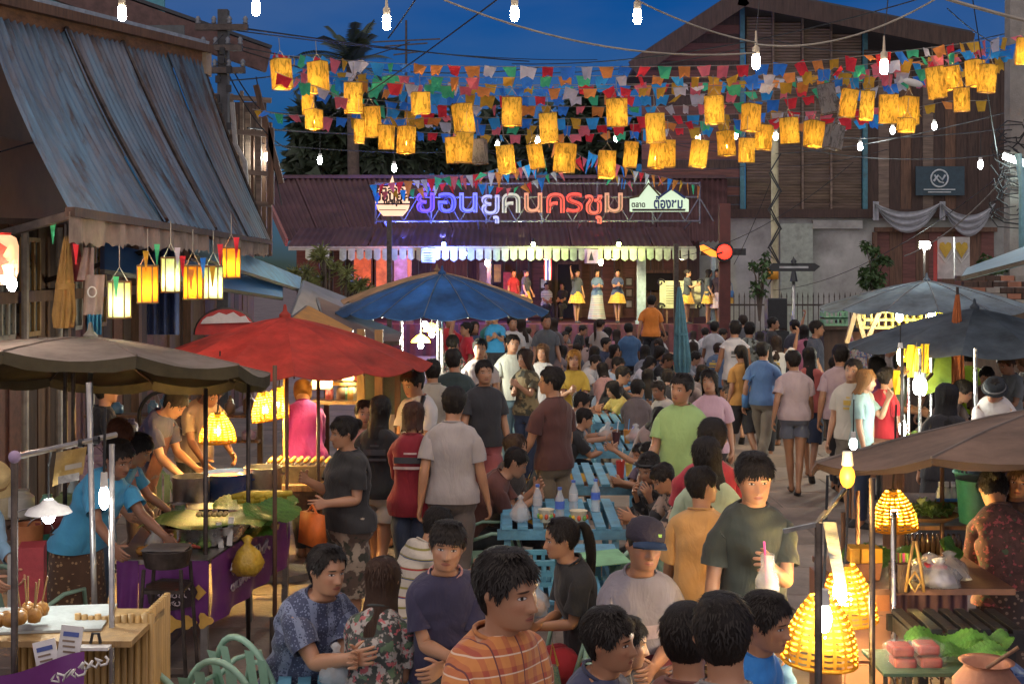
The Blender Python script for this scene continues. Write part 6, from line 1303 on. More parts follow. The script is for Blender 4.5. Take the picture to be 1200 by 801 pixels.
for px, d, lab, lb_ in ((630,9.75,'clear water bottle, leftmost on the table with four bottles',(.6,.6,.6)),(656,9.62,'clear bottle with blue and red band in front of two paper cups',(.1,.2,.7)),(672,9.95,'clear bottle without band between two others',(.7,.7,.7)),(698,10.0,'clear bottle with a blue band, rightmost of four',(.05,.15,.7))): bottle(px, 0, d, lab, lab=lb_, zz=.753, h=.25)
def cup(px, d, label, c, r=.04, h=.1, z=.753, straw=None, band=None):
    p = Vector((X(px,d),d,z)); t = thing('paper_cup', label, 'cup', p); b = MB(); b.lathe([(r*.72,0),(r,h),(r*1.06,h+.005),(r*.95,h*.96),(r*.7,.01)], p, 14); b.build('cup_body', mat('cup_%s' % label[:14].replace(' ', '_'), c, .4, vary=.1), t, 'auto')
    if band:
        for k in range(8): a = k*R(45); b = MB(); b.ball(p+Vector((r*.9*math.cos(a), r*.9*math.sin(a), h*.5)), (.016,.016,.022), 7, 5); b.build('print_dot', mat('dot%d' % (k % 3), ((.7,.12,.05),(.2,.45,.1),(.8,.5,.05))[k % 3], .5), t, True)
    if straw: b = MB(); b.cyl(p+Vector((0,0,.02)), p+Vector((.025,.01,h+.12)), .004, n=6); b.build('straw', mat('straw_'+str(straw[0]), straw, .4), t)
cup(640, 9.6, 'white noodle cup with fruit print on the bottle table', (.75,.68,.5), .06, .09, band=1); cup(678, 9.55, 'wider noodle cup with fruit print beside the blue band bottle', (.78,.7,.5), .065, .09, band=1)
cup(727, 11.6, 'tall clear cup of red drink on the second blue table', (.55,.05,.03), .042, .15, straw=(.8,.8,.8)); cup(737, 11.7, 'yellow drink cup beside the red drink', (.7,.5,.1), .035, .11); cup(722, 13.8, 'dark cola cup on the small blue table', (.10,.03,.03), .045, .13, straw=(.8,.2,.2)); cup(735, 13.9, 'orange iced tea cup on the small blue table', (.6,.25,.05), .04, .14, straw=(.1,.4,.8))
def bag(px, d, z, label, r=.09, m=None, h=.16, seed=0, knot=True, mm=None, name='plastic_bag'):
    rng = random.Random(seed+int(px)); p = Vector((X(px,d),d,z)); t = thing(name, label, 'bag', p); k = [rng.uniform(.75,1.25) for _ in range(40)]
    b = MB(); b.lathe([(r*.6,0),(r,h*.15),(r*1.05,h*.4),(r*.7,h*.75),(r*.2,h),(r*.35,h*1.15),(r*.1,h*1.25)], p, 18, wob=lambda a, i: .16*math.sin(a*3+i*1.7+seed)+.1*math.sin(a*7+i)); b.build('bag_body', mm or bagm, t, True)
    if m: b = MB(); b.ball(p+Vector((0,0,h*.32)), (r*.8,r*.8,h*.3), 10, 7); b.build('contents', m, t, True)
    return t
foodo, foodr, foodg = mat('food_orange', (.6,.26,.05), .5, vary=.5, scale=30, bump=.5), mat('food_red', (.5,.09,.05), .4, vary=.4, scale=25, bump=.5), mat('food_green', (.2,.32,.08), .6, vary=.5, scale=30, bump=.5)
for k, (px, d, lab, m_) in enumerate(((712,14.1,'clear takeaway bag standing on the small blue table',foodo),(745,13.9,'clear bag of iced drink on the small blue table',foodr),(758,19.6,'knotted white bag on the long crowded table',None),(772,19.9,'bulging clear bag on the long table',foodg),(760,20.4,'clear bag with orange food on the long table',foodo),(776,20.8,'clear bag at the far end of the long table',None),(745,20.9,'small bag of sauce on the long table',foodr),(610,9.55,'crumpled clear bag left on the bottle table',None),(394,6.05,'crumpled clear bag before the patterned shirt man',None),(628,6.95,'clear bag with a bottle on the near blue table',foodo))): bag(px, d, .765 if d > 6.5 else .69, lab, .10 if d > 10 else .07, m_, seed=k)
# lattice crate on the near table edge and stacked tables
def crate(x, y, z, w, dp, h, m, label, name='plastic_crate', nx=7, nz=2, cat='crate', group=None):
    t = thing(name, label, cat, (x,y,z), group); o = Vector((x,y,z))
    for s in (-1,1):
        for k in range(nx+1): b = MB(); b.box(o+Vector((-w/2+w*k/nx, s*dp/2, h/2)), (.022,.016,h)); b.build('bar', m, t)
        for k in range(nz+1): b = MB(); b.box(o+Vector((0,s*dp/2,h*k/nz)), (w+.02,.02,.03)); b.build('rail', m, t); b = MB(); b.box(o+Vector((s*w/2,0,h*k/nz)), (.02,dp-.02,.03)); b.build('rail', m, t)
        for k in range(1,4): b = MB(); b.box(o+Vector((s*w/2, -dp/2+dp*k/4, h/2)), (.016,.022,h)); b.build('bar', m, t)
    b = MB(); b.box(o+Vector((0,0,.01)), (w-.03,dp-.03,.015)); b.build('floor_panel', m, t); return t
crate_b = mat('crate_blue', (.13,.36,.45), .5, vary=.2)
crate(X(617,7.9), 7.9, .74, .32, .3, .13, crate_b, 'light blue lattice crate on the near blue table', nx=6)
t = thing('side_frame', 'tall blue timber frame with green sign sheet behind the ponytail woman', 'rack', (X(690,8.3),8.3,0))
for px in (677, 700, 718): b = MB(); b.box((X(px,8.3),8.3,.41), (.045,.045,.82)); b.build('leg', bluep, t)
b = MB(); b.box((X(698,8.3),8.3,.8), (.28,.5,.03)); b.build('top_board', bluep, t); b = MB(); b.box((X(708,8.1),8.05,.835), (.26,.3,.006), (R(4),R(-3),R(12))); b.build('sheet', mat('sheet_green', (.25,.52,.28), .6), t)
bag(690, 8.0, .42, 'translucent patterned bag hanging from the blue timber frame', .07, seed=4, h=.3)
t = thing('handbag', 'small glittering handbag hanging on the chair of the ponytail woman', 'bag', (X(647,7.0),7.0,.3)); b = MB(); p = Vector((X(647,7.0),6.95,.42)); b.poly([p+Vector(q) for q in ((-.05,0,-.09),(.06,0,-.08),(.03,0,.08),(-.02,0,.08))], .05, (0,1,0)); b.build('pouch', mat('glitter', (.4,.45,.25), .2, .6, vary=1, scale=120, c2=(.1,.3,.35)), t); b = MB(); b.tube([p+Vector((-.02,0,.08)), p+Vector((.0,0,.2)), p+Vector((.03,0,.08))], .008, 5); b.build('strap', gold, t)
# ---------------------------------------------------------------- basket lamps
def basket(label, px, py, w, h, d, e, tilt=(0,0), col=(1,.62,.16), bulbc=(1,.93,.75), rows=11, cols=18):
    top = W(px, py-h/2, d); r, H = w*d/FOC/2, h*d/FOC; t = thing('basket_lamp', label, 'lamp', W(px,py,d)); M = Euler((R(tilt[0]), R(tilt[1]), 0)).to_matrix(); m_ = bpy.data.materials.get('wicker') or paint_paper('wicker', (.70,.31,.028), .0065, False, 3)
    def P(u, a): rr = r*(.34+.66*math.sin(min(1,u*1.04)*math.pi/2)**.9); return top+M@Vector((rr*math.cos(a), rr*math.sin(a), -H*u))
    for k in range(cols):
        a = 2*math.pi*k/cols; da = .30*math.pi/cols; b = MB(); us = (.03,.12,.22,.34,.46,.6,.74,.88,1); b.add([P(u, a+s*da)*1.0 for u in us for s in (-1,1)], [(2*i,2*i+1,2*i+3,2*i+2) for i in range(len(us)-1)]); b.build('upright_cane', m_, t, True)
    for j in range(rows+1):
        u = .03+.95*j/rows; hu = .30/rows; b = MB(); vs = []
        for k in range(2*cols+1):
            a = math.pi*k/cols; wv = 1+(.035 if k % 2 else -.02)
            for s in (-1,1): c_ = top+M@Vector((0,0,-H*(u+s*hu))); vs.append(c_+(P(min(1,u+s*hu), a)-(top+M@Vector((0,0,-H*min(1,u+s*hu)))))*wv)
        b.add(vs, [(2*i,2*i+1,2*i+3,2*i+2) for i in range(2*cols)]); b.build('cane_ring', m_, t, True)
    b = MB(); b.tube([P(1, 2*math.pi*k/28) for k in range(29)], r*.05, 5); b.build('rim', m_, t, True)
    b = MB(); b.cyl(top+M@Vector((0,0,.01)), top+M@Vector((0,0,-.03)), r*.2, n=10); b.tube([top, top+Vector((.01,0,.15)), top+Vector((.02,0,.5))], .006, 5); b.build('socket_cord', wirem, t)
    q = top+M@Vector((0,0,-H*.62)); b = MB(); b.ball(q, (.022,.022,.036), 10, 8); b.build('bulb', glow('basket_bulb', bulbc, 160), t, True); lamp('basket_light', q, col, e*4, .03, t)
basket('wicker basket lamp hanging above the blue cooking pot', 255, 501, 42, 33, 10.2, 42)
basket('wicker basket lamp, left of the pair near the magenta shirt vendor', 308, 476, 33, 33, 10.6, 40, (0,-8)); basket('wicker basket lamp, right of the pair near the magenta shirt vendor', 327, 470, 32, 33, 11, 40, (0,8))
basket('large wicker basket lamp lowest at the right foreground stall', 964, 736, 86, 76, 5.3, 24, (0,3)); basket('wicker basket lamp just above and behind the lowest one', 990, 694, 66, 66, 6.0, 24, (0,-4)); basket('wicker basket lamp under the brown umbrella beside the water bottles', 1046, 597, 52, 44, 7.4, 40, (0,-4))
bulb(984, 694, 5.6, (1,.97,.9), 60, .03, 'bare_bulb', 'bare white bulb glowing in front of the second wicker lamp', long=1.3); bulb(966, 724, 5.05, (1,.97,.9), 60, .03, 'bare_bulb', 'bare white bulb in front of the lowest wicker lamp', long=1.3)
bulb(993, 558, 5.5, (1,.40,.03), 1, .034, 'bare_bulb', 'orange glowing bulb at the tip of the brown umbrella'); lamp('bulb_light', W(993,562,5.4), (1,.6,.18), 3, .03)
def scrawl(p, dx, dz, L, h, m, parent, seed=0, r=.005):
    rg = random.Random(seed); p = Vector(p); dx = Vector(dx); dz = Vector(dz); b = MB(); n = int(L/h*1.3); ph = [rg.uniform(.6,1.4) for _ in range(n+2)]
    b.tube([p+dx*(L*i/(n*5))+dx*(h*.35*math.sin(i*1.9*ph[i//5]))+dz*(h*.5*math.sin(i*1.3*ph[i//5])) for i in range(n*5)], r, 4); return b.build('scrawl_print', m, parent, True)
# ---------------------------------------------------------------- left corner: bamboo counter
def post(label, px, y0, d, r=.014, m=steel_dk, name='stall_pole', z0=0, px1=None):
    x = X(px, d); t = thing(name, label, 'pole', (x,d,0), 'thin stall poles'); b = MB(); b.cyl((x,d,z0), (X(px1 if px1 is not None else px,d),d,Z(y0,d)), r, n=10); b.build('shaft', m, t, True)
    b = MB(); b.cyl((x,d,z0), (x,d,z0+.03), r*2.6, n=10); b.build('foot', m, t); return t
def onetop(name, label, cat, mb, m, smooth=False, group=None):
    o = mb.build(name, m, None, smooth); return tag(o, label, cat, group)
t = thing('bamboo_counter', 'low counter clad in upright split bamboo at the bottom left corner', 'counter', (-2.1,5.3,0)); yF = 5.2
for i in range(44):
    x = X(-10,yF)+i*.0285; 
    if x > X(158,yF): break
    b = MB(); zt = Z(742+ (0 if x > X(60,yF) else 30),yF)+rnd.uniform(-.008,.008); b.cyl((x,yF+.28+rnd.uniform(-.004,.004),.0), (x,yF+.28,zt), .0145, n=8); b.build('bamboo_slat', bamboo, t, True)
for i in range(12):
    b = MB(); x = X(157,yF+.1); y = yF+.28+i*.03; b.cyl((x,y,0), (x,y,Z(742,yF)+.01), .0145, n=8); b.build('bamboo_slat', bamboo, t, True)
b = MB(); b.grid(lambda u, v: Vector((X(-20,5)+(X(134,5.2)-X(-20,5))*u, 4.72+.1*u+.04*math.sin(u*9)*(1-v), Z(742,5)-.12-.34*v+.10*u)), 16, 4); b.build('purple_banner', purple, t, True)
for k, (px, py) in enumerate(((60,796),(92,782))): scrawl(W(px,py,4.70), (1,.05,.28), (0,0,1), .13-.02*k, .034, white, t, k)
b = MB(); b.box((X(60,5.3),5.45,Z(738,5.4)), (.72,.5,.025)); b.build('counter_top', wood_pale, t)
b = MB(); b.box((X(30,5.3),5.5,Z(738,5.4)+.02), (.55,.4,.01), (0,0,R(8))); b.build('cloth', mat('cloth_white', (.40,.43,.42), .8), t)
fry = mat('fried_brown', (.42,.20,.04), .4, vary=.4, scale=18, bump=.3)
for k in range(6):
    p = W(24+k*4.4+(k % 2)*3, 730-(k % 3)*4, 5.3+.05*(k % 3)); o = thing('skewered_ball', ('brown glazed ball on a stick, leftmost of the bunch','brown glazed ball second in the bunch','brown glazed ball third in the bunch','brown glazed ball fourth in the bunch','brown glazed ball fifth in the bunch','brown glazed ball rightmost of the bunch')[k], 'snack', p, 'glazed snacks on sticks')
    b = MB(); b.lathe([(0,-.03),(.024,-.022),(.032,0),(.024,.022),(.008,.034)], p+Vector((0,0,.03)), 12); b.build('ball', fry, o, True); b = MB(); b.cyl(p+Vector((0,0,.055)), p+Vector((.008*(k-2),0,.17)), .004, n=6); b.build('stick', wood_pale, o)
for k in range(4): p = W(-2+k*7, 736, 5.15); b = MB(); b.ball(p+Vector((0,.03*(k % 2),.035)), (.035,.035,.03), 12, 8); onetop('brown_egg', ('brown egg at the far left of the counter','second brown egg on the counter','third brown egg on the counter','brown egg nearest the skewers')[k], 'egg', b, fry, True, 'brown eggs')
for k, (px, py, w, h, rz, lab) in enumerate(((55,771,27,42,-14,'white price card leaning left on the bamboo counter'),(82,755,26,44,6,'white price card with blue print right of the other card'))):
    p = W(px,py,4.9); o = thing('price_card', lab, 'card', p); M = Euler((R(-8),R(rz),0)).to_matrix(); b = MB(); ww, hh = w*4.9/FOC, h*4.9/FOC; b.box(p, (ww,.006,hh), M); b.build('card', white, o)
    b = MB(); b.box(p+M@Vector((0,-.005,hh*.28)), (ww*.7,.002,hh*.12), M); b.build('print_block', mat('ink_blue', (.08,.12,.35), .6), o)
    for j in range(4): b = MB(); b.box(p+M@Vector((-.006+.004*j,-.005,hh*(.1-.14*j))), (ww*.55,.002,hh*.05), M); b.build('print_line', mat('ink_brown', (.25,.18,.12), .6), o)
t = thing('money_tray', 'small white tray with black clip on the bamboo counter', 'tray', W(112,756,5.2)); p = W(112,756,5.2); b = MB(); b.box(p, (.13,.1,.012)); b.build('tray', white, t); b = MB(); b.tube([p+Vector((-.02,0,.01)),p+Vector((-.012,0,.05)),p+Vector((.012,0,.05)),p+Vector((.02,0,.01))], .007, 6); b.build('clip', blackm, t)
post('dark iron pole at the left edge holding the hanging menu', 17, 535, 5.0, .014); post('pale steel pole, right one of the pair by the hanging bulb', 131, 520, 5.4, .012, steel); post('pale steel pole, left one of the pair by the hanging bulb', 117, 448, 6.2, .014, steel, px1=104)
t = thing('rail', 'steel rail tied across the left stall poles', 'rail', W(75,522,5.2)); b = MB(); b.cyl(W(14,536,5.0), W(136,509,5.4), .012, n=10); b.build('bar', steel, t); b = MB(); b.ball(W(17,535,4.95), (.025,.025,.025), 8, 6); b.build('knot', mat('rag_lilac', (.4,.3,.45), .9), t, True)
for px in (95, 113): b = MB(); p = W(px,519-(px-95)*.2,5.25); b.lathe([(.017,-.01),(.017,.01)], p, 10, Matrix.Rotation(R(90),3,'Y'), cap=False); b.build('tape', blackm, t)
t = thing('hanging_menu', 'yellow printed menu sheet hanging from the left steel rail', 'menu', W(80,545,5.2)); b = MB(); b.grid(lambda u, v: W(66+36*u-5*v, 530-7*u+40*v-8*u*v, 5.2-.02*math.sin(u*4+v*3)), 8, 8); b.build('sheet', mat('menu_yellow', (.45,.31,.10), .4, vary=.6, scale=9, c2=(.22,.14,.06)), t, True)
b = MB(); b.grid(lambda u, v: W(76+20*u, 545-4*u+6*v, 5.15), 4, 2); b.build('print_block', mat('menu_pale', (.5,.45,.35), .5), t); b = MB(); b.grid(lambda u, v: W(68+25*u, 558-5*u+9*v, 5.15), 4, 2); b.build('photo_block', mat('menu_photo', (.55,.55,.5), .5, vary=.7, scale=14), t)
bulb(122, 583, 5.3, (1,.98,.92), 55, .022, 'bare_bulb', 'white bulb hanging between the two steel poles', long=1.5, cord=.28)
t = thing('shade_lamp', 'white enamel shade lamp hanging low at the left edge', 'lamp', W(57,600,5.6)); p = W(57,598,5.6); b = MB(); b.lathe([(.10,-.01),(.085,.012),(.04,.03),(.02,.05)], p, 22, cap=False); b.build('shade', mat('enamel', (.75,.75,.72), .3), t, True); b = MB(); b.ball(p+Vector((0,0,-.025)), (.028,.028,.032), 10, 7); b.build('bulb', glow('enamel_bulb', (.95,1,.93), 60), t, True); b = MB(); b.tube([p+Vector((0,0,.05)), p+Vector((0,0,.2)), W(60,528,5.2)], .005, 5); b.build('cord', wirem, t)
lamp('bulb_light', p+Vector((0,-.02,-.09)), (.95,1,.93), 2, .03, t)
# back of the left stall: table with jars, stool, buckets
slat_table('wooden side table with sauce jars in the left stall', X(35,9.2), 9.2, .9, .7, .86, wood, 6)
for k, (px, r, h, c, lab) in enumerate(((8,.055,.24,(.6,.5,.3),'sauce bottle with red cap at the left edge'),(22,.10,.2,(.62,.58,.48),'wide cream jar on the side table'),(52,.055,.16,(.18,.4,.28),'green mesh cup of straws on the side table'),(78,.13,.17,(.32,.40,.17),'olive green tub on the side table'),(80,.05,.26,(.45,.55,.5),'tall pale cup standing in the olive tub'))):
    p = Vector((X(px,9.1),9.1+.03*k,.875)); b = MB(); b.lathe([(r*.8,0),(r,h*.1),(r*.95,h*.75),(r*.6,h*.9),(r*.6,h)], p, 16); onetop('jar', lab, 'jar', b, mat('jar%d' % k, c, .4, vary=.2), 'auto')
for k, (px, py, d, r, h, c, lab) in enumerate(((205,620,9.6,.12,.22,(.35,.5,.55),'pale bucket on the ground behind the long skirt'),(60,630,8.6,.13,.25,(.30,.07,.06),'red plastic bin behind the enamel lamp'),(33,640,8.4,.10,.3,(.6,.22,.08),'orange tube bin behind the enamel lamp'),(48,648,8.5,.09,.28,(.06,.3,.2),'dark green bin behind the enamel lamp'))):
    x = X(px,d); t = thing('bucket', lab, 'bucket', (x,d,.0)); zz = max(0,Z(py,d)-h/2); b = MB(); b.lathe([(r*.8,0),(r,h),(r*.93,h),(r*.75,.02)], (x,d,zz), 18); b.build('bucket_body', mat('bucket%d' % k, c, .4), t, 'auto'); b = MB(); b.tube([(x+r*math.cos(a*R(18)),d-.02,zz+h+.1*math.sin(a*R(18))) for a in range(11)], .005, 5); b.build('handle', steel, t)
t = thing('sign_box', 'red and grey cardboard box standing behind the vendor skirt', 'box', W(38,672,7.4)); b = MB(); b.box(W(38,676,7.4), (.14,.2,.38), (0,0,R(15))); b.build('box_body', mat('card_red', (.4,.05,.06), .6), t); b = MB(); b.box(W(24,680,7.45), (.12,.2,.34), (0,0,R(15))); b.build('side_panel', mat('card_grey', (.45,.45,.42), .6), t)
# ---------------------------------------------------------------- left food stall with purple banner
st = thing('banner_stall', 'food stall table wrapped in purple printed vinyl banners', 'stall', (-1.95,8.9,0))
x0, x1, ya, yb, zt = X(140,8.2), -1.93, 8.15, 9.9, .80
b = MB(); b.add([(x0,ya,zt),(x1,ya,zt),(-1.74,yb,zt),(x0-.25,yb,zt),(x0,ya,zt-.03),(x1,ya,zt-.03),(-1.74,yb,zt-.03),(x0-.25,yb,zt-.03)], [(0,1,2,3),(7,6,5,4),(0,4,5,1),(1,5,6,2),(2,6,7,3),(3,7,4,0)]); b.build('table_top', steel, st)
for u0, u1 in ((0,.235),(.60,1.0)): 
    b = MB(); b.grid(lambda u, v: Vector((x0+(x1-x0)*(u0+(u1-u0)*u), ya-.012+.015*math.sin(u*14+v*3)*v, zt-.005-.40*v)), 12, 6); b.build('front_banner', purple, st, True)
b = MB(); b.grid(lambda u, v: Vector((x0+(x1-x0)*(.235+.365*u), ya-.006+.012*math.sin(u*11+v*4)*v, zt-.03-.36*v)), 12, 6); b.build('front_banner', purple, st, True)
b = MB(); b.grid(lambda u, v: Vector((x1+.19*u+.014, ya+1.75*u, zt-.005-.42*v))+Vector((.02*math.sin(u*25+v*4)*v,0,0)), 30, 6); b.build('side_banner', purple, st, True)
for k, (u, z, s) in enumerate(((.90,.60,.05),(.05,.34,.06),(.16,.32,.05),(.97,.42,.045),(.80,.41,.04),(.62,.40,.05))):
    b = MB(); p = Vector((x0+(x1-x0)*u, ya-.032, z)); b.poly([p+Vector(q) for q in ((-s,0,0),(0,0,-s),(s,0,0),(0,0,s))] if k in (0,) else [p+Vector((s*(1+.3*math.cos(3*a))*math.cos(a),0,s*(1+.3*math.cos(3*a))*math.sin(a))) for a in [R(24*i) for i in range(15)]], .004, (0,1,0)); b.build('gold_print', gold, st)
mat('print_white', (.7,.6,.65), .6); scrawl((x1+.075,8.45,.66), (.11,1,0), (0,0,1), .85, .09, MATS['print_white'], st, 3, .008); scrawl((x1+.075,8.45,.54), (.11,1,0), (0,0,1), .7, .05, MATS['print_white'], st, 4, .006)
b = MB(); p = W(202,697,8.1); b.poly([p+Vector(q) for q in ((-.17,0,.07),(-.06,0,.11),(.12,0,.1),(.16,0,.02),(.12,0,-.07),(-.02,0,-.1),(-.15,0,-.05))], .004, (0,1,0)); b.build('print_patch', mat('print_dark', (.03,.015,.02), .5), st)
for j in range(3): scrawl(p+Vector((-.11+.02*j,-.008,.05-.05*j)), (1,0,0), (0,0,1), .22-.04*j, .03, MATS['print_white'], st, 7+j, .004)
for px, d in ((240,8.25),(292,9.6),(150,8.3),(334,9.85)): b = MB(); x = X(px,d); b.box((x,d,.38), (.045,.045,.76)); b.build('leg', steel, st)
# stuff on it
def pot(label, px, d, z, r, h, m, rim=True, handles=False, cat='pot', fill=None):
    p = Vector((X(px,d),d,z)); t = thing('cooking_pot', label, cat, p); b = MB(); b.lathe([(r*.92,0),(r,.02),(r,h),(r*1.05,h+.008),(r*.97,h+.008),(r*.95,.03)], p, 26); b.build('pot_body', m, t, 'auto')
    if handles:
        for s in (-1,1): b = MB(); b.tube([p+Vector((s*r,-.05,h*.8)), p+Vector((s*(r+.04),-.03,h*.82)), p+Vector((s*(r+.04),.03,h*.82)), p+Vector((s*r,.05,h*.8))], .008, 6); b.build('handle', m, t)
    if fill: b = MB(); b.cyl(p+Vector((0,0,h*.8)), p+Vector((0,0,h*.88)), r*.95, n=22); b.build('contents', fill, t)
    return t
t = thing('basin', 'wide aluminium basin covered by a banana leaf with little round snacks', 'basin', W(238,622,8.7)); p = Vector((X(238,8.7),8.7,.81)); b = MB(); b.lathe([(.24,0),(.34,.13),(.355,.14),(.33,.13),(.22,.01)], p, 30); b.build('basin_body', alum, t, 'auto')
b = MB(); b.grid(lambda u, v: p+Vector(((u-.5)*.84, (v-.5)*.62*(1-(2*u-1)**2*.6), .15+.025*math.sin(u*9)-.05*(2*u-1)**2)), 18, 8); b.build('leaf_cover', leafm, t, True)
for k in range(12):
    b = MB(); q = p+Vector((-.02+.035*(k % 6), -.05+.05*(k//6), .18)); b.ball(q, (.019,.019,.016), 9, 6); onetop('snack_ball', ('front','back')[k//6]+' row '+('leftmost','second','third','fourth','fifth','rightmost')[k % 6]+' pale round snack on the banana leaf', 'snack', b, mat('snack_pale', (.55,.42,.16), .5), True, 'snack balls on the leaf')
pot('tall stainless steel pot beside the man in the apron', 224, 9.9, .80, .14, .24, steel); pot('dark blue enamel cooking pot under the wicker lamp', 267, 10.2, .80, .20, .22, mat('enamel_blue', (.02,.06,.20), .25, bump=.05), handles=True, fill=foodr); pot('steel pot right of the blue enamel pot', 308, 10.3, .80, .15, .25, steel, handles=True)
pot('short bright steel canister behind the banana leaf', 210, 9.0, .80, .055, .19, alum); 
t = thing('gas_burner', 'black burner with a glowing orange flame under the steel pot', 'stove', (X(228,9.55),9.55,.8)); b = MB(); b.box((X(228,9.55),9.55,.84), (.42,.3,.08)); b.build('burner_body', blackm, t, bevel=.01); b = MB(); b.box((X(229,9.4),9.395,.845), (.11,.012,.05)); b.build('flame_slot', glow('flame', (1,.17,.02), 3), t)
t = thing('food_tray', 'steel tray heaped with small skewers and fried pieces on the left stall', 'tray', (X(250,9.3),9.3,.8)); p = Vector((X(262,9.2),9.2,.81)); b = MB(); b.box(p, (.5,.34,.02)); b.build('tray', alum, t)
for k in range(46):
    q = p+Vector((rnd.uniform(-.22,.22), rnd.uniform(-.14,.14), .03+rnd.random()*.05)); b = MB(); a = rnd.uniform(0,6.28); b.cyl(q-Vector((.07*math.cos(a),.05*math.sin(a),0)), q+Vector((.07*math.cos(a),.05*math.sin(a),rnd.uniform(-.01,.05))), .013, .011, 6); b.build('fried_piece', (fry, foodr, mat('fried_gold', (.6,.35,.08), .5, vary=.3))[k % 3], t, True)
def leafsheet(px, py, d, w, h, rz, tilt, label, name='banana_leaf'):
    p = W(px, py, d); M = Euler((R(tilt),0,R(rz))).to_matrix(); b = MB(); b.grid(lambda u, v: p+M@Vector(((u-.5)*w, (v-.5)*h*(1-.8*(2*u-1)**4), .02*math.sin(u*9)+.03*abs(v-.5)+.005*math.sin(u*110+abs(v-.5)*18))), 60, 8); return onetop(name, label, 'leaf', b, leafm, True)
leafsheet(300, 592, 9.3, .62, .36, 20, 12, 'banana leaf under the yellow sticky rice rolls'); leafsheet(318, 600, 8.95, .5, .3, 60, 20, 'banana leaf hanging over the stall edge'); leafsheet(283, 625, 8.9, .5, .22, -20, 14, 'banana leaf in front of the fried pieces')
roll = mat('sticky_roll', (.72,.52,.05), .5, vary=.3, scale=10)
for k in range(7): p = W(272+k*6.5, 582+(k % 2)*5, 9.2); b = MB(); b.tube([p, p+Vector((.09,.05,.01)), p+Vector((.17,.10,.012))], [.02,.026,.02], 9); onetop('rice_roll', ('yellow rice roll, leftmost on the leaf','yellow rice roll second from left','yellow rice roll third from left','yellow rice roll in the middle of the leaf','yellow rice roll third from right','yellow rice roll second from right','yellow rice roll, rightmost on the leaf')[k], 'snack', b, roll, True, 'yellow rice rolls')
for k in range(3): p = W(302+k*8, 602+k*4, 8.9); b = MB(); b.box(p, (.05,.20,.035), (R(14),R(6),R(30))); onetop('leaf_parcel', ('leaf wrapped parcel nearest the tray','leaf wrapped parcel between two others','leaf wrapped parcel at the stall corner')[k], 'parcel', b, (wood_pale, leafm, wood_pale)[k])
for k, (px, py, rz) in enumerate(((258,628,-6),(270,622,4))): p = W(px,py,8.5); b = MB(); b.box(p, (.035,.012,.19), (0,R(rz),0)); onetop('price_stick', ('pale wooden price stick, left one','pale wooden price stick, right one')[k], 'price sign', b, white)
bag(290, 8.5, .62, 'yellow plastic bag hanging at the corner of the purple stall', .10, None, .21, 3, mm=mat('bag_yellow', (.72,.45,.05), .3, vary=.4, scale=5, bump=.5, alpha=.93)); t = thing('ladle', 'long handled ladle lying on the basin', 'ladle', W(208,632,8.3)); b = MB(); b.cyl(W(187,645,8.3), W(216,628,8.5), .008, n=8); b.build('handle', alum, t); b = MB(); b.ball(W(186,647,8.28), (.035,.035,.015), 10, 6); b.build('bowl', alum, t, True)
bag(180, 8.4, .8, 'clear bag of yellow sauce by the vendor hand', .06, gold, .12, 9)
for px, py, d, lab in ((241,455,8.3,'dark stall pole in front of the wicker lamp by the purple stall'),(291,432,9.0,'dark stall pole left of the wicker lamp pair'),(322,428,8.7,'brown stall pole between the pair of wicker lamps'),(336,428,10.0,'thin brass coloured pole at the magenta shirt vendor'),(373,430,10.3,'dark pole in front of the magenta shirt vendor')): post(lab, px, py, d, .015, steel_dk if 'dark' in lab else wood)
t = thing('umbrella_stand', 'iron cross foot with upright tube on the ground by the purple stall', 'stand', (X(320,7.9),7.9,0)); x = X(320,7.9); b = MB(); b.cyl((x,7.9,.05), (x,7.9,.5), .022, n=10); b.build('tube', steel_dk, t)
for a in (20,110,200,290): b = MB(); b.bar((x,7.9,.22), (x+.28*math.cos(R(a)),7.9+.28*math.sin(R(a)),.015), .02); b.build('foot', steel_dk, t)
# grill stool in front of the banner
t = thing('grill_stand', 'tall dark iron stool like grill stand before the purple banner', 'stand', (X(196,7.7),7.7,0)); x = X(196,7.7); z_ = Z(688,7.7)
b = MB(); b.box((x,7.7,z_), (.24,.24,.02)); b.build('shelf', steel_dk, t)
for sx_ in (-1,1):
    for sy_ in (-1,1): b = MB(); b.cyl((x+sx_*.16,7.7+sy_*.15,0), (x+sx_*.11,7.7+sy_*.11,Z(662,7.7)), .012, n=8); b.build('leg', steel_dk, t)
for s in (-1,1): b = MB(); b.bar((x-.145,7.7+s*.14,.16), (x+.145,7.7+s*.14,.16), .016); b.build('stretcher', steel_dk, t); b = MB(); b.bar((x+s*.145,7.57,.2), (x+s*.145,7.83,.2), .016); b.build('stretcher', steel_dk, t)
b = MB(); b.lathe([(.13,0),(.15,.1),(.14,.1),(.12,.01)], (x,7.7,Z(662,7.7)), 20); b.build('fire_pan', steel_dk, t, 'auto')
for k in range(7): b = MB(); b.bar((x-.13,7.7-.1+.033*k,Z(662,7.7)+.11), (x+.13,7.7-.1+.033*k,Z(662,7.7)+.11), .006); b.build('grill_bar', steel, t)
t = thing('power_strip', 'white power strip with black cables on the ground under the purple stall', 'power strip', W(258,742,7.4)); b = MB(); b.box((X(258,7.6),7.6,.04), (.05,.18,.04), (0,0,R(-30))); b.build('strip_body', white, t); b = MB(); b.tube([(X(258,7.6),7.5,.03),(X(240,7.3),7.2,.015),(X(200,7),6.7,.015),(X(180,6.6),6.3,.015),(X(200,6.2),6,.015)], .009, 6); b.build('cable', blackm, t, True)
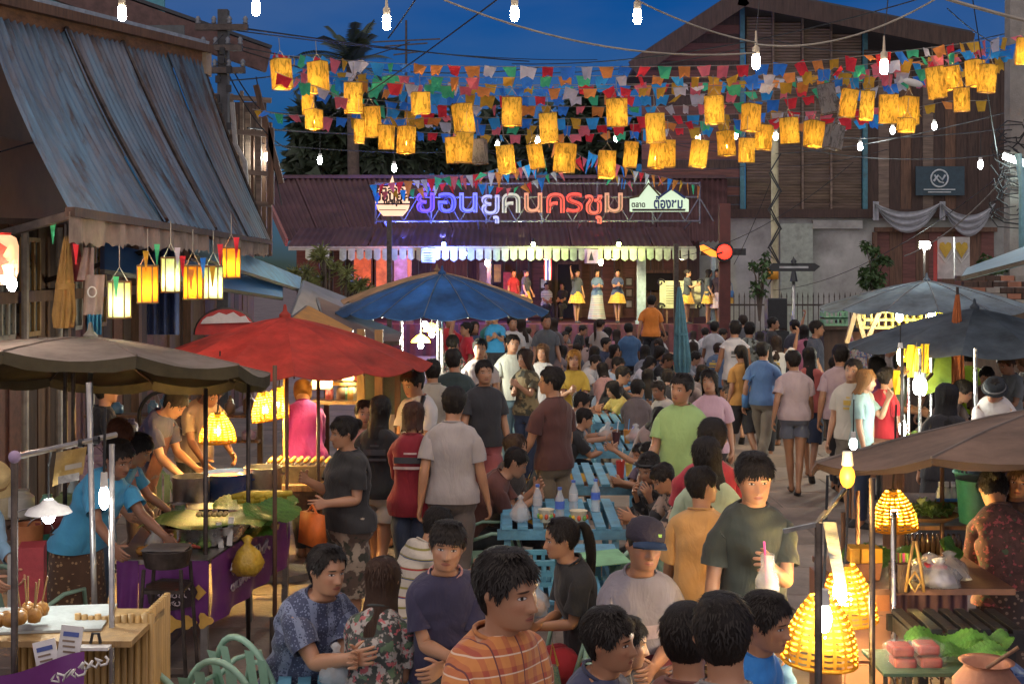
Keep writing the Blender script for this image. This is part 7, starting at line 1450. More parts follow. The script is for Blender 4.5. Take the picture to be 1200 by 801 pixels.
onetop('floor_cable', 'black cable snaking along the pavement from the purple stall', 'cable', MB().tube([(X(250,7.6),7.6,.015),(X(285,7.9),7.7,.015),(X(300,8.4),8.3,.015),(X(335,8.9),8.8,.015),(X(380,9.3),9.2,.015)], .01, 6), blackm, True)
# ---------------------------------------------------------------- grill stall under the red umbrella
gs = thing('grill_stall', 'timber grill stall glowing orange under the red umbrella', 'stall', (X(380,11.2),11.2,0)); 
b = MB(); b.box((X(365,11),11,.82), (.95,.7,.05)); b.build('counter_top', wood, gs); b = MB(); b.box((X(365,11),10.68,.7), (.95,.03,.2)); b.build('front_board', wood_dk, gs)
for px in (300, 420): 
    for d in (10.75, 11.3): b = MB(); b.box((X(px,d),d,.4), (.05,.05,.8)); b.build('leg', wood, gs)
b = MB(); b.box((X(355,11),10.9,.92), (.6,.3,.14)); b.build('grill_box', steel_dk, gs)
for k in range(10): b = MB(); b.bar((X(355,11)-.28+.06*k,10.76,1.0), (X(355,11)-.28+.06*k,11.04,1.0), .008); b.build('grill_bar', steel, gs)
for k in range(9): p = Vector((X(355,11)-.25+.06*k,10.82,1.02)); b = MB(); b.tube([p, p+Vector((.01,.12,.01))], [.018,.022], 7); b.build('grilled_piece', fry if k % 2 else mat('fried_gold', (.6,.35,.08), .5), gs, True)
for px, d, w in ((423,11.6,.07),(444,11.5,.07),(383,12.4,.05)): b = MB(); b.box((X(px,d),d,1.05), (w,w,2.1)); b.build('post', wood_pale if w > .06 else wood, gs)
for py in (432, 448, 470): b = MB(); b.box(W(412,py,12.1), (.75,.3,.03)); b.build('shelf_board', wood_pale, gs)
for k in range(16): p = W(380+rnd.random()*60, (446,468)[k % 2], 12.0); b = MB(); r = rnd.uniform(.03,.06); b.lathe([(r,0),(r,.1),(r*.6,.13)], p, 9); b.build('jar', mat('clutter%d' % (k % 9), (.3,.2,.1), .4), gs, True)
b = MB(); b.box(W(455,450,11.8), (.42,.04,.55)); b.build('menu_board', mat('menu_green', (.12,.15,.10), .6), gs)
b = MB(); b.box((X(466,11.5),11.5,.95), (.05,.05,1.9)); b.build('post', wood, gs)
for px, py, w, h, lab in ((378,442,21,26,'glowing square paper lamp, left one under the red umbrella'),(408,437,12,17,'glowing square paper lamp, right one under the red umbrella')):
    d = 11.9; p = W(px,py,d); t = thing('paper_lamp', lab, 'lamp', p); ww, hh = w*d/FOC/2, h*d/FOC/2
    for k, (sx_, sy_) in enumerate(((0,-1),(0,1),(-1,0),(1,0))): b = MB(); b.grid(lambda u, v: p+Vector(((u*2-1)*ww if sy_ else sx_*ww, (u*2-1)*ww if sx_ else sy_*ww, (v*2-1)*hh)), 2, 2); b.build('paper_side', paint_paper('lamp_paper', (.9,.7,.35), .6, False) if not MATS.setdefault('lp', None) and not bpy.data.materials.get('lamp_paper') else bpy.data.materials['lamp_paper'], t)
    for z in (-hh, hh): b = MB(); b.tube([p+Vector(q) for q in ((-ww,-ww,z),(ww,-ww,z),(ww,ww,z),(-ww,ww,z),(-ww,-ww,z))], .006, 4); b.build('frame', lrod, t)
    b = MB(); b.ball(p, (.03,.03,.05), 8, 6); b.build('bulb', glow('lampbulb', (1,.8,.4), 150), t, True); lamp('lamp_light', p, (1,.62,.22), 85, .03, t)
# ---------------------------------------------------------------- stall under the blue umbrella
bs = thing('drink_stall', 'bright drinks stall with hanging shade lamps under the blue umbrella', 'stall', (X(490,16.2),16.2,0)); d = 16
b = MB(); b.box((X(480,d),d,.9), (1.1,.6,.05)); b.build('counter_top', steel, bs); b = MB(); b.box((X(480,d),d-.28,.45), (1.1,.03,.85)); b.build('front_panel', mat('stall_front', (.25,.30,.32), .5, vary=.5), bs)
for px in (472, 515, 438): b = MB(); b.cyl((X(px,d),d-.2,0), (X(px,d),d-.2,2.15), .02, n=8); b.build('pole', alum, bs)
for k in range(14): p = Vector((X(450+k*5,d),d-.1+.1*(k % 2),.925)); b = MB(); r = .04; b.lathe([(r,0),(r*1.1,.14),(r*.5,.2),(r*.5,.24)], p, 9); b.build('syrup_bottle', mat('syrup%d' % (k % 5), ((.6,.1,.05),(.1,.4,.1),(.7,.5,.05),(.5,.5,.5),(.3,.1,.35))[k % 5], .25), bs, True)
b = MB(); b.box((X(488,d),d,1.3), (.8,.35,.02)); b.build('glass_shelf', steel, bs)
for px, py, lab in ((493,399,'yellow shade lamp, lower one under the blue umbrella'),(506,386,'yellow shade lamp, higher one under the blue umbrella'),(498,374,'white bulb highest under the blue umbrella')):
    p = W(px,py,15.9); t = thing('shade_lamp', lab, 'lamp', p)
    if 'shade' in lab: b = MB(); b.lathe([(.12,-.02),(.10,.02),(.05,.06),(.02,.08)], p, 18, cap=False); b.build('shade', paint_paper('shade_yellow_'+lab[18:23], (.8,.62,.03), .5, False), t, True)
    b = MB(); b.ball(p-Vector((0,0,.06)), (.035,.035,.04), 10, 7); b.build('bulb', glow('drink_bulb', (.95,1,.9), 120), t, True); b = MB(); b.tube([p+Vector((0,0,.06)), p+Vector((0,0,.35))], .006, 4); b.build('cord', wirem, t); lamp('lamp_light', p-Vector((0,.1,.14)), (1,.93,.74), 34, .04, t)
for k, (px, c) in enumerate(((456,(.25,.2,.4)),(462,(.5,.12,.14)),(470,(.12,.25,.4)),(438,(.10,.14,.3)))): t = thing('hanging_cloth', ('lilac','red','blue','navy')[k]+' garment hanging behind the white shirt man', 'cloth', W(px,450,15)); b = MB(); b.grid(lambda u, v: W(px+8*u, 428+40*v, 15+.05*math.sin(u*9+k)), 8, 4); b.build('cloth', mat('hang%d' % k, c, .9), t, True)
# ---------------------------------------------------------------- right middle stall
ms = thing('lamp_stall', 'food stall frame of many bright poles under the slate umbrella', 'stall', (X(1085,13),13,0)); d = 13
b = MB(); b.box((X(1105,d),d,.86), (1.5,.9,.05)); b.build('counter_top', wood, ms); b = MB(); b.box((X(1105,d),d-.46,.45), (1.5,.03,.8)); b.build('front_panel', wood_dk, ms)
for px, dd in ((1057,12.6),(1065,13.2),(1078,12.8),(1091,13.4),(1146,12.5)): b = MB(); b.cyl((X(px,dd),dd,0), (X(px-(3 if px == 1146 else 0),dd),dd,Z(408,dd)), .018, n=8); b.build('pole', alum if px != 1057 else steel_dk, ms)
b = MB(); b.cyl(W(1056,440,12.6), W(1078,425,13.4), .02, n=8); b.build('rail', steel_dk, ms); b = MB(); b.cyl(W(1076,455,12.7), W(1092,438,13.2), .018, n=8); b.build('rail', steel_dk, ms)
for k in range(18): p = Vector((X(1062+k*4.6,d),d-.25+.3*(k % 3),.885)); b = MB(); r = rnd.uniform(.05,.08); b.lathe([(r*.7,0),(r,.05),(r*.9,.05),(r*.3,.075)], p, 10); b.build('food_bowl', (foodo, foodg, foodr, white)[k % 4], ms, True)
for px, py, e, lab in ((1074,452,30,'white bulb upper left in the pole stall'),(1082,453,30,'white bulb beside the upper one in the pole stall'),(1058,502,34,'white tube bulb low in the pole stall'),(1000,520,30,'white bulb above the tip of the brown umbrella'),(1055,418,14,'warm bulb in the yellow lit box')):
    bulb(px, py, 12.7 if px != 1000 else 11.5, (.95,1,.92) if px != 1055 else (1,.8,.4), 42, .036, 'bare_bulb', lab, long=1.6 if px != 1000 else 1, cord=.3)
for k, (px, py, h) in enumerate(((1068,423,38),(1077,424,36),(1084,420,34),(1057,416,16),(1052,448,28))): p = W(px,py,12.9); hh = h*12.9/FOC/2; t = thing('yellow_streamer', ('yellow cellophane streamer lamp left in the stall','yellow cellophane streamer lamp in the middle','yellow cellophane streamer lamp right in the stall','small yellow streamer near the warm bulb','low yellow streamer beside the red shirt')[k], 'streamer', p); b = MB(); b.grid(lambda u, v: p+Vector(((u-.5)*.085, .03*math.sin(u*6.28+v*4), hh*(1-2*v))), 8, 8); b.build('sheet', paint_paper('cellophane', (.9,.6,.05), .6, False) if not bpy.data.materials.get('cellophane') else bpy.data.materials['cellophane'], t, True); 
lamp('lamp_light', W(1072,430,13.0), (1,.7,.25), 8, .05, ms); lamp('lamp_light', W(1066,470,12.3), (.95,1,.9), 4, .05, ms)
t = thing('green_cover', 'lime green cover draped over a box in the pole stall', 'cover', W(1100,445,13.4)); b = MB(); b.grid(lambda u, v: W(1083+32*u, 412+46*v+10*abs(u-.5), 13.5-.25*v), 8, 8); b.build('cloth', mat('lime_cloth', (.22,.36,.06), .7), t, True)
for k, (a, c) in enumerate((((992,402),(1003,362)),((1003,362),(1014,402)),((1014,402),(1030,366)))):
    t = thing('timber_strut', ('pale timber strut, left leg of the A frame','pale timber strut, right leg of the A frame','pale timber strut leaning right of the A frame')[k], 'strut', W(*a,18)); b = MB(); b.bar(W(*a,18), W(*c,18), .06); b.build('beam', wood_pale, t)
crate(X(1063,18), 18.2, Z(384,18), 1.2, .4, .22, mat('crate_yellow', (.6,.42,.04), .5), 'yellow lattice crate under the pale grey blue umbrella', nx=12, nz=2)
for k, py in enumerate((368, 376)): crate(X(977,20), 20, Z(py+4,20), .34, .3, .1, mat('crate_green', (.18,.42,.25), .4), ('upper green crate of the stack by the grey umbrella','lower green crate of the stack by the grey umbrella')[k], nx=5, nz=1)
t = thing('crate_table', 'dark table carrying the green crates', 'table', (X(977,20),20,0)); b = MB(); b.box((X(977,20),20,Z(380.5,20)-.04), (.5,.5,.05)); b.build('top', wood_dk, t); b = MB(); b.box((X(977,20),20,(Z(380.5,20)-.06)/2), (.4,.4,Z(380.5,20)-.07)); b.build('cabinet', wood_dk, t)
bulb(1054, 371, 17.5, (.95,1,.9), 90, .05, 'bare_bulb', 'small bulb at the left end of the yellow crate'); bulb(1092, 370, 17.5, (.85,1,.6), 90, .05, 'bare_bulb', 'greenish bulb at the right end of the yellow crate')
lamp('lamp_light', W(1070,378,17), (1,.95,.8), 34, .06)
t = thing('counter_wall', 'weathered brick and plank counter wall beyond the grey umbrella at the right', 'wall', (X(1180,18),18,0))
for k in range(30): b = MB(); py = 326+ (k//6)*7; px = 1128+(k % 6)*17+(8 if (k//6) % 2 else 0); b.box(W(px,py,18.5), (.195,.12,.075)); b.build('brick', (clay, conc, wood_dk)[rnd.randrange(3)], t)
b = MB(); b.box((X(1180,18.6),18.65,1.15), (1.4,.1,2.3)); b.build('backing', wood_dk, t)
# ---------------------------------------------------------------- near right stall
ns = thing('right_counter', 'long pink brown tiled food counter at the bottom right', 'counter', (X(1060,6.4),6.4,0)); pk = mat('pink_tile', (.36,.20,.16), .5, vary=.15, scale=2)
d = 6.4; zc = Z(692,d)
b = MB(); b.box((X(1016,d),d+.35,zc/2-.02), (X(1047,d)-X(988,d),.7,zc-.04)); b.build('cabinet', pk, ns)
for k, (py0, py1) in enumerate(((694,716),(720,774),(778,815))): b = MB(); b.box(W(1016,(py0+py1)/2,d-.012), (.22,.015,abs(py1-py0)*d/FOC-.008)); b.build('tile_panel', mat('panel_orange', (.48,.20,.09), .5) if k == 0 else pk, ns)
b = MB(); b.box((X(1090,d),d+.35,zc), (X(1185,d)-X(988,d),.74,.03)); b.build('counter_top', mat('brown_top', (.22,.12,.09), .5, wear=.3), ns)
b = MB(); b.grid(lambda u, v: Vector((X(1047+90*u,d), d+.03+.012*math.sin(u*40), zc-.01-.42*v)), 40, 4); b.build('skirt_cloth', mat('skirt_dark', (.085,.04,.05), .9), ns, True)
for px, py, dd, lab in ((959,612,4.9,'dark square pole nearest the camera at the right stall'),(1022,560,5.4,'dark round pole through the right counter'),(1047,600,6.3,'pale steel pole behind the cheese tray'),(1005,575,7.6,'brown post behind the first wicker lamps'),(988,600,7.0,'rusty post left of the second wicker lamp'),(1104,548,8.0,'thin post behind the water bottle pack')): post(lab, px, py, dd, .013 if 'square' not in lab else .015, steel_dk if 'dark' in lab else (alum if 'pale' in lab else wood))
for k, (a, c, lab) in enumerate((((957,614,4.9),(994,568,6.4),'dark angle rail running back from the near right pole'),((918,622,4.9),(957,614,4.9),'short pale rail end left of the near right pole'),((972,610,5.0),(986,690,5.6),'pale tarp strip hanging beside the near right pole'))):
    t = thing('rail', lab, 'rail', W(*a)); b = MB(); b.bar(W(*a), W(*c), .016 if k < 2 else .05, None if k < 2 else .008); b.build('bar', (steel_dk, steel, mat('tarp_strip', (.05,.06,.07), .6))[k], t)
# shelf items
t = thing('food_tray', 'brown tray of yellow cake blocks on the right counter', 'tray', W(1020,672,d)); b = MB(); p = Vector((X(1024,d),d+.2,zc+.02)); b.lathe([(.12,0),(.14,.09),(.13,.09),(.11,.01)], p, 4, Matrix.Rotation(R(45),3,'Z')@Matrix.Diagonal((1,.8,1))); b.build('tray', clay, t)
cake = mat('cake_yellow', (.80,.40,.04), .5, vary=.2, scale=10)
for k in range(3): b = MB(); b.box(p+Vector((-.055+.055*k,-.01,.12)), (.05,.12,.085), (0,0,R(3*k-3))); b.build('cake_block', cake, t, bevel=.006)
for k, (px, py, dd, w, h, rz, tl, lab) in enumerate(((1018,655,6.85,.3,.2,10,15,'banana leaf behind the yellow cake blocks'),(1040,652,6.9,.35,.22,-15,12,'banana leaf left of the bamboo tongs'),(1112,645,6.9,.2,.14,60,50,'folded banana leaf by the brown shirt vendor'),(1108,752,5.75,.36,.18,-8,12,'long banana leaf on the lower right tray'),(1140,768,5.5,.3,.16,8,10,'pale banana leaf beside the red parcels'),(1168,752,5.7,.16,.1,30,20,'small banana leaf at the tray end'))): leafsheet(px, py, dd, w, h, rz, tl, lab)
t = thing('straw_cup', 'dark cup with pink and yellow sticks on the right counter', 'cup', W(1058,680,6.3)); p = Vector((X(1058,6.3),6.35,zc+.015)); b = MB(); b.lathe([(.05,0),(.055,.14),(.05,.14)], p, 16); b.build('cup_body', wood_dk, t, 'auto')
for k in range(9): b = MB(); q = p+Vector((-.035+.009*k,.01*(k % 2),.13)); b.box(q, (.009,.01,.11)); b.build('stick', mat('stick%d' % (k % 3), ((.8,.1,.25),(.75,.6,.05),(.3,.5,.1))[k % 3], .5), t)
t = thing('bamboo_tongs', 'bamboo tongs standing upright on the right counter', 'tongs', W(1072,665,6.3)); p = Vector((X(1072,6.3),6.3,zc+.02))
for s in (-1,1): b = MB(); b.tube([p+Vector((s*.045,0,0)), p+Vector((s*.03,0,.12)), p+Vector((s*.005,0,.25))], .008, 6); b.build('arm', bamboo, t, True)
b = MB(); b.tube([p+Vector((0,0,.1)), p+Vector((.03,0,.05)), p+Vector((0,0,0)), p+Vector((-.03,0,.05)), p+Vector((0,0,.1))], .006, 5); b.build('ring', bamboo, t, True)
for k, (px, dy) in enumerate(((1090,.15),(1112,.2),(1101,.05))): bag(px, 6.35+dy, zc+.02, ('clear bag of snack packets left on the right counter','clear bag of snack packets right on the counter','low clear bag in front of the snack packets')[k], .10, (foodo, mat('snack_cream', (.55,.42,.3), .5, vary=.4, scale=20), mat('snack_violet', (.3,.25,.4), .5))[k], .12, 20+k)
b = MB(); b.box((X(1108,6.3),6.45,zc+.115), (.1,.05,.012), (R(5),R(4),0)); onetop('red_packet', 'flat red packet on top of the snack bags', 'packet', b, mat('packet_red', (.7,.03,.04), .4))
# black table and lower trays
slat_table('black slatted low table behind the lower right trays', X(1120,6.0), 6.0, .52, .36, Z(727,6.0), mat('black_wood', (.02,.021,.025), .5, vary=.4), 7)
t = thing('wire_rack', 'wire rack holding parcels of red sausage at the bottom right', 'rack', (X(1085,5.5),5.5,0)); zr = Z(779,5.5)
for k in range(16): b = MB(); x = X(1032+k*7.4,5.5); b.bar((x,5.32,zr), (x,5.68,zr), .005); b.build('wire', steel_dk, t)
for k in range(9): b = MB(); x = X(1032+k*14,5.5); b.tube([(x,5.32,zr), (x+.01,5.31,zr-.06), (x-.01,5.31,zr-.12), (x,5.32,zr-.3)], .004, 4); b.build('wire', steel_dk, t)
b = MB(); b.box((X(1085,5.5),5.5,zr+.012), (.46,.34,.014)); b.build('tray', mat('tray_green', (.07,.13,.08), .4), t)
for s in (-1,1): b = MB(); b.cyl((X(1085,5.5)+s*.22,5.34,0), (X(1085,5.5)+s*.22,5.34,zr), .01, n=7); b.build('leg', steel_dk, t)
meat = mat('sausage_red', (.36,.05,.03), .35, vary=.3, scale=14, bump=.2)
for k, (px, py) in enumerate(((1055,760),(1085,758),(1058,774),(1088,773))):
    p = W(px,py,5.45); t = thing('sausage_parcel', ('upper left clear parcel of red sausage','upper right clear parcel of red sausage','lower left clear parcel of red sausage','lower right clear parcel of red sausage')[k], 'parcel', p, 'parcels of red sausage'); b = MB(); b.box(p, (.095,.1,.045)); b.build('filling', meat, t, bevel=.012); b = MB(); b.lathe([(.03,-.03),(.072,-.02),(.075,.012),(.04,.034),(.005,.04)], p, 16, wob=lambda a, i: .1*math.sin(5*a+i)); b.build('wrap', mat('film', (.85,.85,.85), .1, bump=.5, bscale=50, alpha=.10), t, True)
t = thing('clay_pot', 'round brown clay pot in the bottom right corner', 'pot', W(1156,790,5.1)); p = W(1156,812,5.1); b = MB(); b.lathe([(.09,-.15),(.135,-.03),(.13,.05),(.085,.105),(.095,.125),(.108,.13),(.08,.12),(.07,.09)], p, 28); b.build('pot_body', clay, t, True); b = MB(); b.cyl(p+Vector((0,0,.1)), p+Vector((.12,-.02,.19)), .008, n=7); b.build('ladle_handle', wood, t)
crate(X(1190,5.2), 5.3, Z(815,5.3), .12, .2, .1, mat('crate_navy', (.05,.09,.22), .4), 'dark blue crate at the very bottom right corner', nx=3, nz=1)
# back shelf of the near stall
rk = thing('bottle_shelf', 'wooden shelf with bottles behind the wicker lamp on the right', 'shelf', (X(1095,8.2),8.2,0)); d = 8.2
for py in (612, 647, 585): b = MB(); b.box((X(1105,d),d,Z(py,d)), (.66,.34,.025)); b.build('shelf_board', wood, rk)
for px in (1047, 1168): b = MB(); b.box((X(px,d),d,.7), (.05,.3,1.4)); b.build('upright', wood, rk)
for k in range(11): p = Vector((X(1056+k*6,d),d-.12,Z(647,d)+.015)); b = MB(); b.lathe([(.02,0),(.022,.08),(.01,.11),(.01,.13)], p, 9); b.build('dark_bottle', mat('amber_glass', (.05,.03,.02), .15), rk, True)
for k in range(8):
    bottle(1102+(k % 4)*7.5, 0, d-.12+.08*(k//4), 'clear water bottle with blue band, number %s in the wrapped pack' % ('one','two','three','four','five','six','seven','eight')[k] if 0 else ('front row leftmost','front row second','front row third','front row rightmost','back row leftmost','back row second','back row third','back row rightmost')[k]+' bottle of the blue banded water pack', h=.21, lab=(.04,.2,.7), cap=(.6,.65,.75), grp='pack of water bottles', zz=Z(606,d)+.02)
t = thing('herb_tray', 'shallow tray heaped with green herbs beside the water bottle pack', 'tray', W(1078,612,8.0)); p = Vector((X(1085,8),8.0,Z(612,8)+.03)); b = MB(); b.lathe([(.16,0),(.2,.03),(.19,.03),(.15,.01)], p, 22); b.build('tray', wood, t, 'auto')
leaves(420, lambda r_: (p+Vector((r_.gauss(0,.07), r_.gauss(0,.05), .03+abs(r_.gauss(0,.025)))), Vector((r_.gauss(0,1), r_.gauss(0,1), .5))), .05, random.Random(4)).build('herb_heap', plantm, t)
t = thing('basket', 'green plastic mesh basket above the water bottle pack', 'basket', W(1142,565,8.3)); p = W(1145,575,8.3)
for k in range(24): a = k*R(15); b = MB(); b.bar(p+Vector((.11*math.cos(a),.11*math.sin(a),0)), p+Vector((.14*math.cos(a),.14*math.sin(a),.12)), .008); b.build('bar', mat('basket_green', (.08,.35,.16), .4), t)
for z, r in ((0,.11),(.06,.125),(.12,.145)): b = MB(); b.tube([p+Vector((r*math.cos(a*R(20)), r*math.sin(a*R(20)), z)) for a in range(19)], .01, 5); b.build('rim', MATS['basket_green'], t)
b = MB(); b.lathe([(.13,0),(.15,.26),(.155,.27),(.14,.27)], (X(1150,7.9),7.9,Z(612,7.9)), 20); onetop('teal_bin', 'teal plastic bin behind the brown shirt vendor', 'bin', b, mat('bin_teal', (.02,.13,.12), .4), 'auto')
b = MB(); b.lathe([(.2,0),(.24,.2),(.22,.22)], (X(1180,8.2),8.2,Z(590,8.2)), 20); onetop('dark_basin', 'dark blue basin at the right edge of the bottle shelf', 'basin', b, mat('basin_dk', (.04,.09,.12), .4), 'auto')

for k in range(26):
    a = rnd.random(); p = Vector((x0+.1+(x1-x0-.15)*rnd.random(), ya+.1+.5*rnd.random(), zt+.03)); b = MB(); c_ = (foodg, roll, foodr, foodo)[k % 4]
    if k % 3: b.ball(p, (.05,.035,.028), 9, 6, Matrix.Rotation(a*6,3,'Z'))
    else: b.tube([p, p+Vector((.06,.03,.02)), p+Vector((.13,.02,.005))], [.012,.018,.008], 7)
    b.build('produce', c_, st, True)
# ---------------------------------------------------------------- the people, placed by head and height
def q(px, y, h, yaw, pose, label, d=None, z=0, seat=None, dx=0, **kw):
    """px, y: photo pixel of the top of the head; depth follows from the body height unless d is given"""
    if 'extra' not in kw and kw.get('top', ('',))[0] == 'plain' and pose not in ('bend', 'cook'):
        k_ = rnd.random(); c_ = rnd.choice(((.6,.58,.5),(.5,.08,.06),(.05,.05,.06),(.1,.25,.5),(.6,.4,.08)))
        if k_ < .42: kw['extra'] = back_print(c_, c_, rnd.uniform(.05,.1), rnd.choice((-1, 1)))
        elif k_ < .62 and pose in ('stand', 'walk'): kw['extra'] = shoulder_bag(c_)
    est = d or FOC*(EYE-z-(h if pose not in SITS else h*.76))/(y-HOR)
    kw.setdefault('lod', 2 if est < 9.6 else (1 if est < 25 else 0))
    root, I = person((0,0,0), yaw, label, h=h, pose=pose, z=z, **kw)
    s = root.scale[0]; ho, hs, hf, hd = I['head']; top = ho+hd*.222; Mz = Matrix.Rotation(R(yaw), 3, 'Z'); tw = Mz @ (top*s); zt = tw.z+root.location.z+.012
    dd = d or FOC*(EYE-zt)/(y-HOR)
    root.location.x = X(px, dd)-tw.x; root.location.y = dd-tw.y
    if seat: plastic_chair(root.location.x, root.location.y+.0, yaw+0, 'pale green plastic chair under '+seat)
    root['_d'] = dd; return root
SITS = {'sit', 'table', 'clasp', 'bite'}
def hold_bag(col, px_off=0, size=.15, hang=.32, side=1):
    def f(root, I):
        wr = I['tips'][side][3]; p = wr-Vector((0,0,hang)); b = MB(); b.add([p+Vector((x*size, y_*.05*(1 if z_ < .1 else .6), z_*size)) for z_ in (-.9,.9) for x in (-1,1) for y_ in (-1,1)], [(0,2,3,1),(4,5,7,6),(0,1,5,4),(2,6,7,3),(0,4,6,2),(1,3,7,5)]); b.tube([p+Vector((-size*.6,0,size*.85)), wr, p+Vector((size*.6,0,size*.85))], .009, 5); tag(b.build('carried_bag', mat('bagcol%.2f%.2f' % col[:2], col, .6), root, True), kind=None)
    return f
def cup_in_hand(root, I):
    wr = I['tips'][1][3]; fr = Vector((0,-1,0)); p = wr+Vector((.0,-.03,-.02))
    b = MB(); b.lathe([(.03,-.2),(.05,-.15),(.05,-.05),(.028,.0),(.03,.06),(.032,.06)], p, 14, wob=lambda a, i: .1*math.sin(4*a+i)); b.build('drink_bag', bagm, root, True)
    b = MB(); b.lathe([(.024,-.19),(.042,-.15),(.042,-.07)], p, 12); b.build('drink', mat('tea', (.35,.25,.18), .2), root, True)
    b = MB(); b.cyl(p+Vector((0,0,-.1)), p+Vector((-.02,-.02,.12)), .005, n=6); b.build('straw', mat('straw_pink', (.8,.08,.3), .4), root)
def back_print(c1, c2, w=.13, sg=-1):
    def f(root, I):
        fr = I['frames'][6]; p, sd, f_, u = fr
        for k, (ww, hh, dz, c) in enumerate(((w, .05, .0, c1), (w*1.05, .022, -.06, c2), (w*.4, .015, .055, c2))):
            b = MB(); b.grid(lambda uu, v: p+sd*((uu-.5)*2*ww)+f_*sg*(.136+.012*(sg > 0)-((uu-.5)*2*ww)**2)+u*(dz+(v-.5)*hh), 6, 2); b.build('print', mat('print%.2f%d' % (c[0], k), c, .7), root)
    return f
def shoulder_bag(c):
    def f(root, I):
        p, sd, fw, u = I['frames'][2]; t_ = I['frames'][9]; m_ = mat('bag%.2f%.2f' % c[:2], c, .6); q_ = p+sd*.235; b = MB(); b.lathe([(.05,-.13),(.1,-.11),(.105,.04),(.07,.09)], q_, 12, Matrix.Diagonal((.5,1.2,1))); b.build('shoulder_bag', m_, root, True)
        b = MB(); b.tube([q_+u*.08+fw*.06, p+sd*.2+fw*.1+u*.25, t_[0]+t_[2]*.1-t_[1]*.03-u_(t_), t_[0]-t_[1]*.1, p-fw*.13+u*.3+sd*.12, q_+u*.08-fw*.06], .011, 5); b.build('strap', m_, root, True)
    u_ = lambda t_: t_[3]*.06
    return f
def knit(col):   # wrapped head cloth
    def f(root, I):
        ho, hs, hf, hd = I['head']; M = Matrix((hs, hf, hd)).transposed(); b = MB(); b.lathe([(.085,.05),(.097,.09),(.1,.15),(.09,.2),(.05,.235),(0,.243)], (0,0,0), 22, M=M@Matrix.Diagonal((.92,1.12,1)), wob=lambda a, i: .02*math.sin(5*a+i)); b.v = [tuple(Vector(p)+ho) for p in b.v]; b.build('head_cloth', mat('headcloth%.2f' % col[0], col, .9, bump=.4, bscale=90), root, True)
    return f
BK, DK, NV, MR, WH, GY = (.02,.02,.022), (.035,.035,.04), (.03,.04,.085), (.16,.02,.03), (.62,.60,.58), (.28,.26,.26)
def pl(c): return ('plain', c)
JN = pl((.03,.045,.09)); BT = pl((.03,.03,.035))
# foreground
q(596,643,1.72,42,'walk','man in orange plaid shirt walking past in the near foreground', top=('plaid',(.62,.24,.07),(.42,.09,.05)), bot=BT, head=(8,6), hth=.018, fat=1.08, sleeve=.42)
q(386,638,1.66,38,'table','older man in blue batik shirt sitting at the low blue table', top=('batik',(.045,.055,.11),(.17,.20,.30)), bot=pl((.28,.20,.13)), skin='m', fringe=.182, fat=1.15, head=(12,-14), leg=.6)
q(450,650,1.58,170,'sit','woman with long brown hair and floral blouse seen from behind', top=('floral',(.05,.055,.05),(.45,.40,.36)), bot=BT, hair='long', ln=.30, hc=(.045,.022,.013), fem=True, head=(-4,0), hth=.016)
q(527,636,1.60,-8,'sit','boy in navy ringer tee with pink trim facing the camera', d=5.95, z=.2, top=pl((.035,.03,.07)), bot=BT, fringe=.148, head=(6,-9), hth=.018, extra=lambda root, I: (MB().tube([I['frames'][-1][0]+I['frames'][-1][1]*(.078*math.cos(a*R(20)))+I['frames'][-1][2]*(.068*math.sin(a*R(20)))-I['frames'][-1][3]*(.008+.014*math.sin(a*R(20))) for a in range(19)], .011, 6).build('collar_trim', mat('trim_pink', (.55,.28,.25), .8), root, True)))
q(519,594,1.52,118,'table','boy in white striped tee eating with his back half turned', top=('stripe',(.52,.46,.38),(.25,.22,.05)), bot=BT, head=(10,6), hth=.02)
q(758,632,1.66,4,'sit','man in dark cap and grey maroon polo facing the camera', d=5.95, z=.16, top=('plain',(.22,.20,.23)), bot=BT, skin='d', hair='shaved', hat=cap_hat((.035,.028,.045),(.02,.05,.12),(.30,.55,.10)), head=(0,-12), extra=lambda root, I: [MB().grid(lambda u, v: I['frames'][k][0]+I['frames'][k][1]*((.36*(u-.5)))+I['frames'][k][2]*(.148-.55*(u-.5)**2*.36)+I['frames'][k][3]*(v*.07), 10, 2).build('chest_band', mat('polo_band%d' % k, c, .8), root, True) for k, c in ((5,(.45,.36,.40)),(3,(.13,.02,.035)))])
q(737,688,1.40,84,'sit','boy with short black hair in profile below the man in the cap', d=5.0, top=pl((.05,.05,.07)), bot=BT, z=.18, hth=.016, head=(0,-4))
q(714,740,1.5,60,'sit','boy with dark hair at the bottom edge beside the plaid shirt man', d=4.35, z=.30, top=pl((.06,.07,.14)), bot=BT, hth=.018)
q(843,723,1.66,172,'stand','dark haired man seen from behind at the bottom edge', d=3.9, z=-.08, top=pl((.30,.28,.27)), bot=BT, hth=.02, fringe=.17, lod=2)
q(803,742,1.6,150,'stand','person half hidden left of the dark haired man at the bottom edge', d=4.35, z=-.16, top=pl((.25,.10,.08)), bot=BT, lod=2)
q(902,725,1.45,62,'sit','boy in bright blue shirt at the bottom edge by the wicker lamp', d=4.5, z=.36, top=pl((.03,.22,.62)), bot=BT, hair='short', hth=.014, head=(0,-2))
q(935,762,1.5,48,'cook','person bending under the lowest wicker lamp looking down', d=5.75, z=-.36, top=pl((.05,.16,.40)), bot=BT, head=(0,28))
q(884,530,1.70,2,'drink','teenager in dark green shirt holding a bagged drink with pink straw', top=pl((.045,.055,.045)), bot=pl(BK), leg=.5, hth=.018, fringe=.15, extra=cup_in_hand, armL=(26,4,98,30), head=(0,10))
q(822,545,1.48,160,'stand','boy in yellow shirt and plaid shorts standing with his back turned', top=pl((.62,.34,.12)), bot=('plaid',(.10,.05,.04),(.45,.36,.24)), leg=.52, head=(-50,4), sleeve=.5)
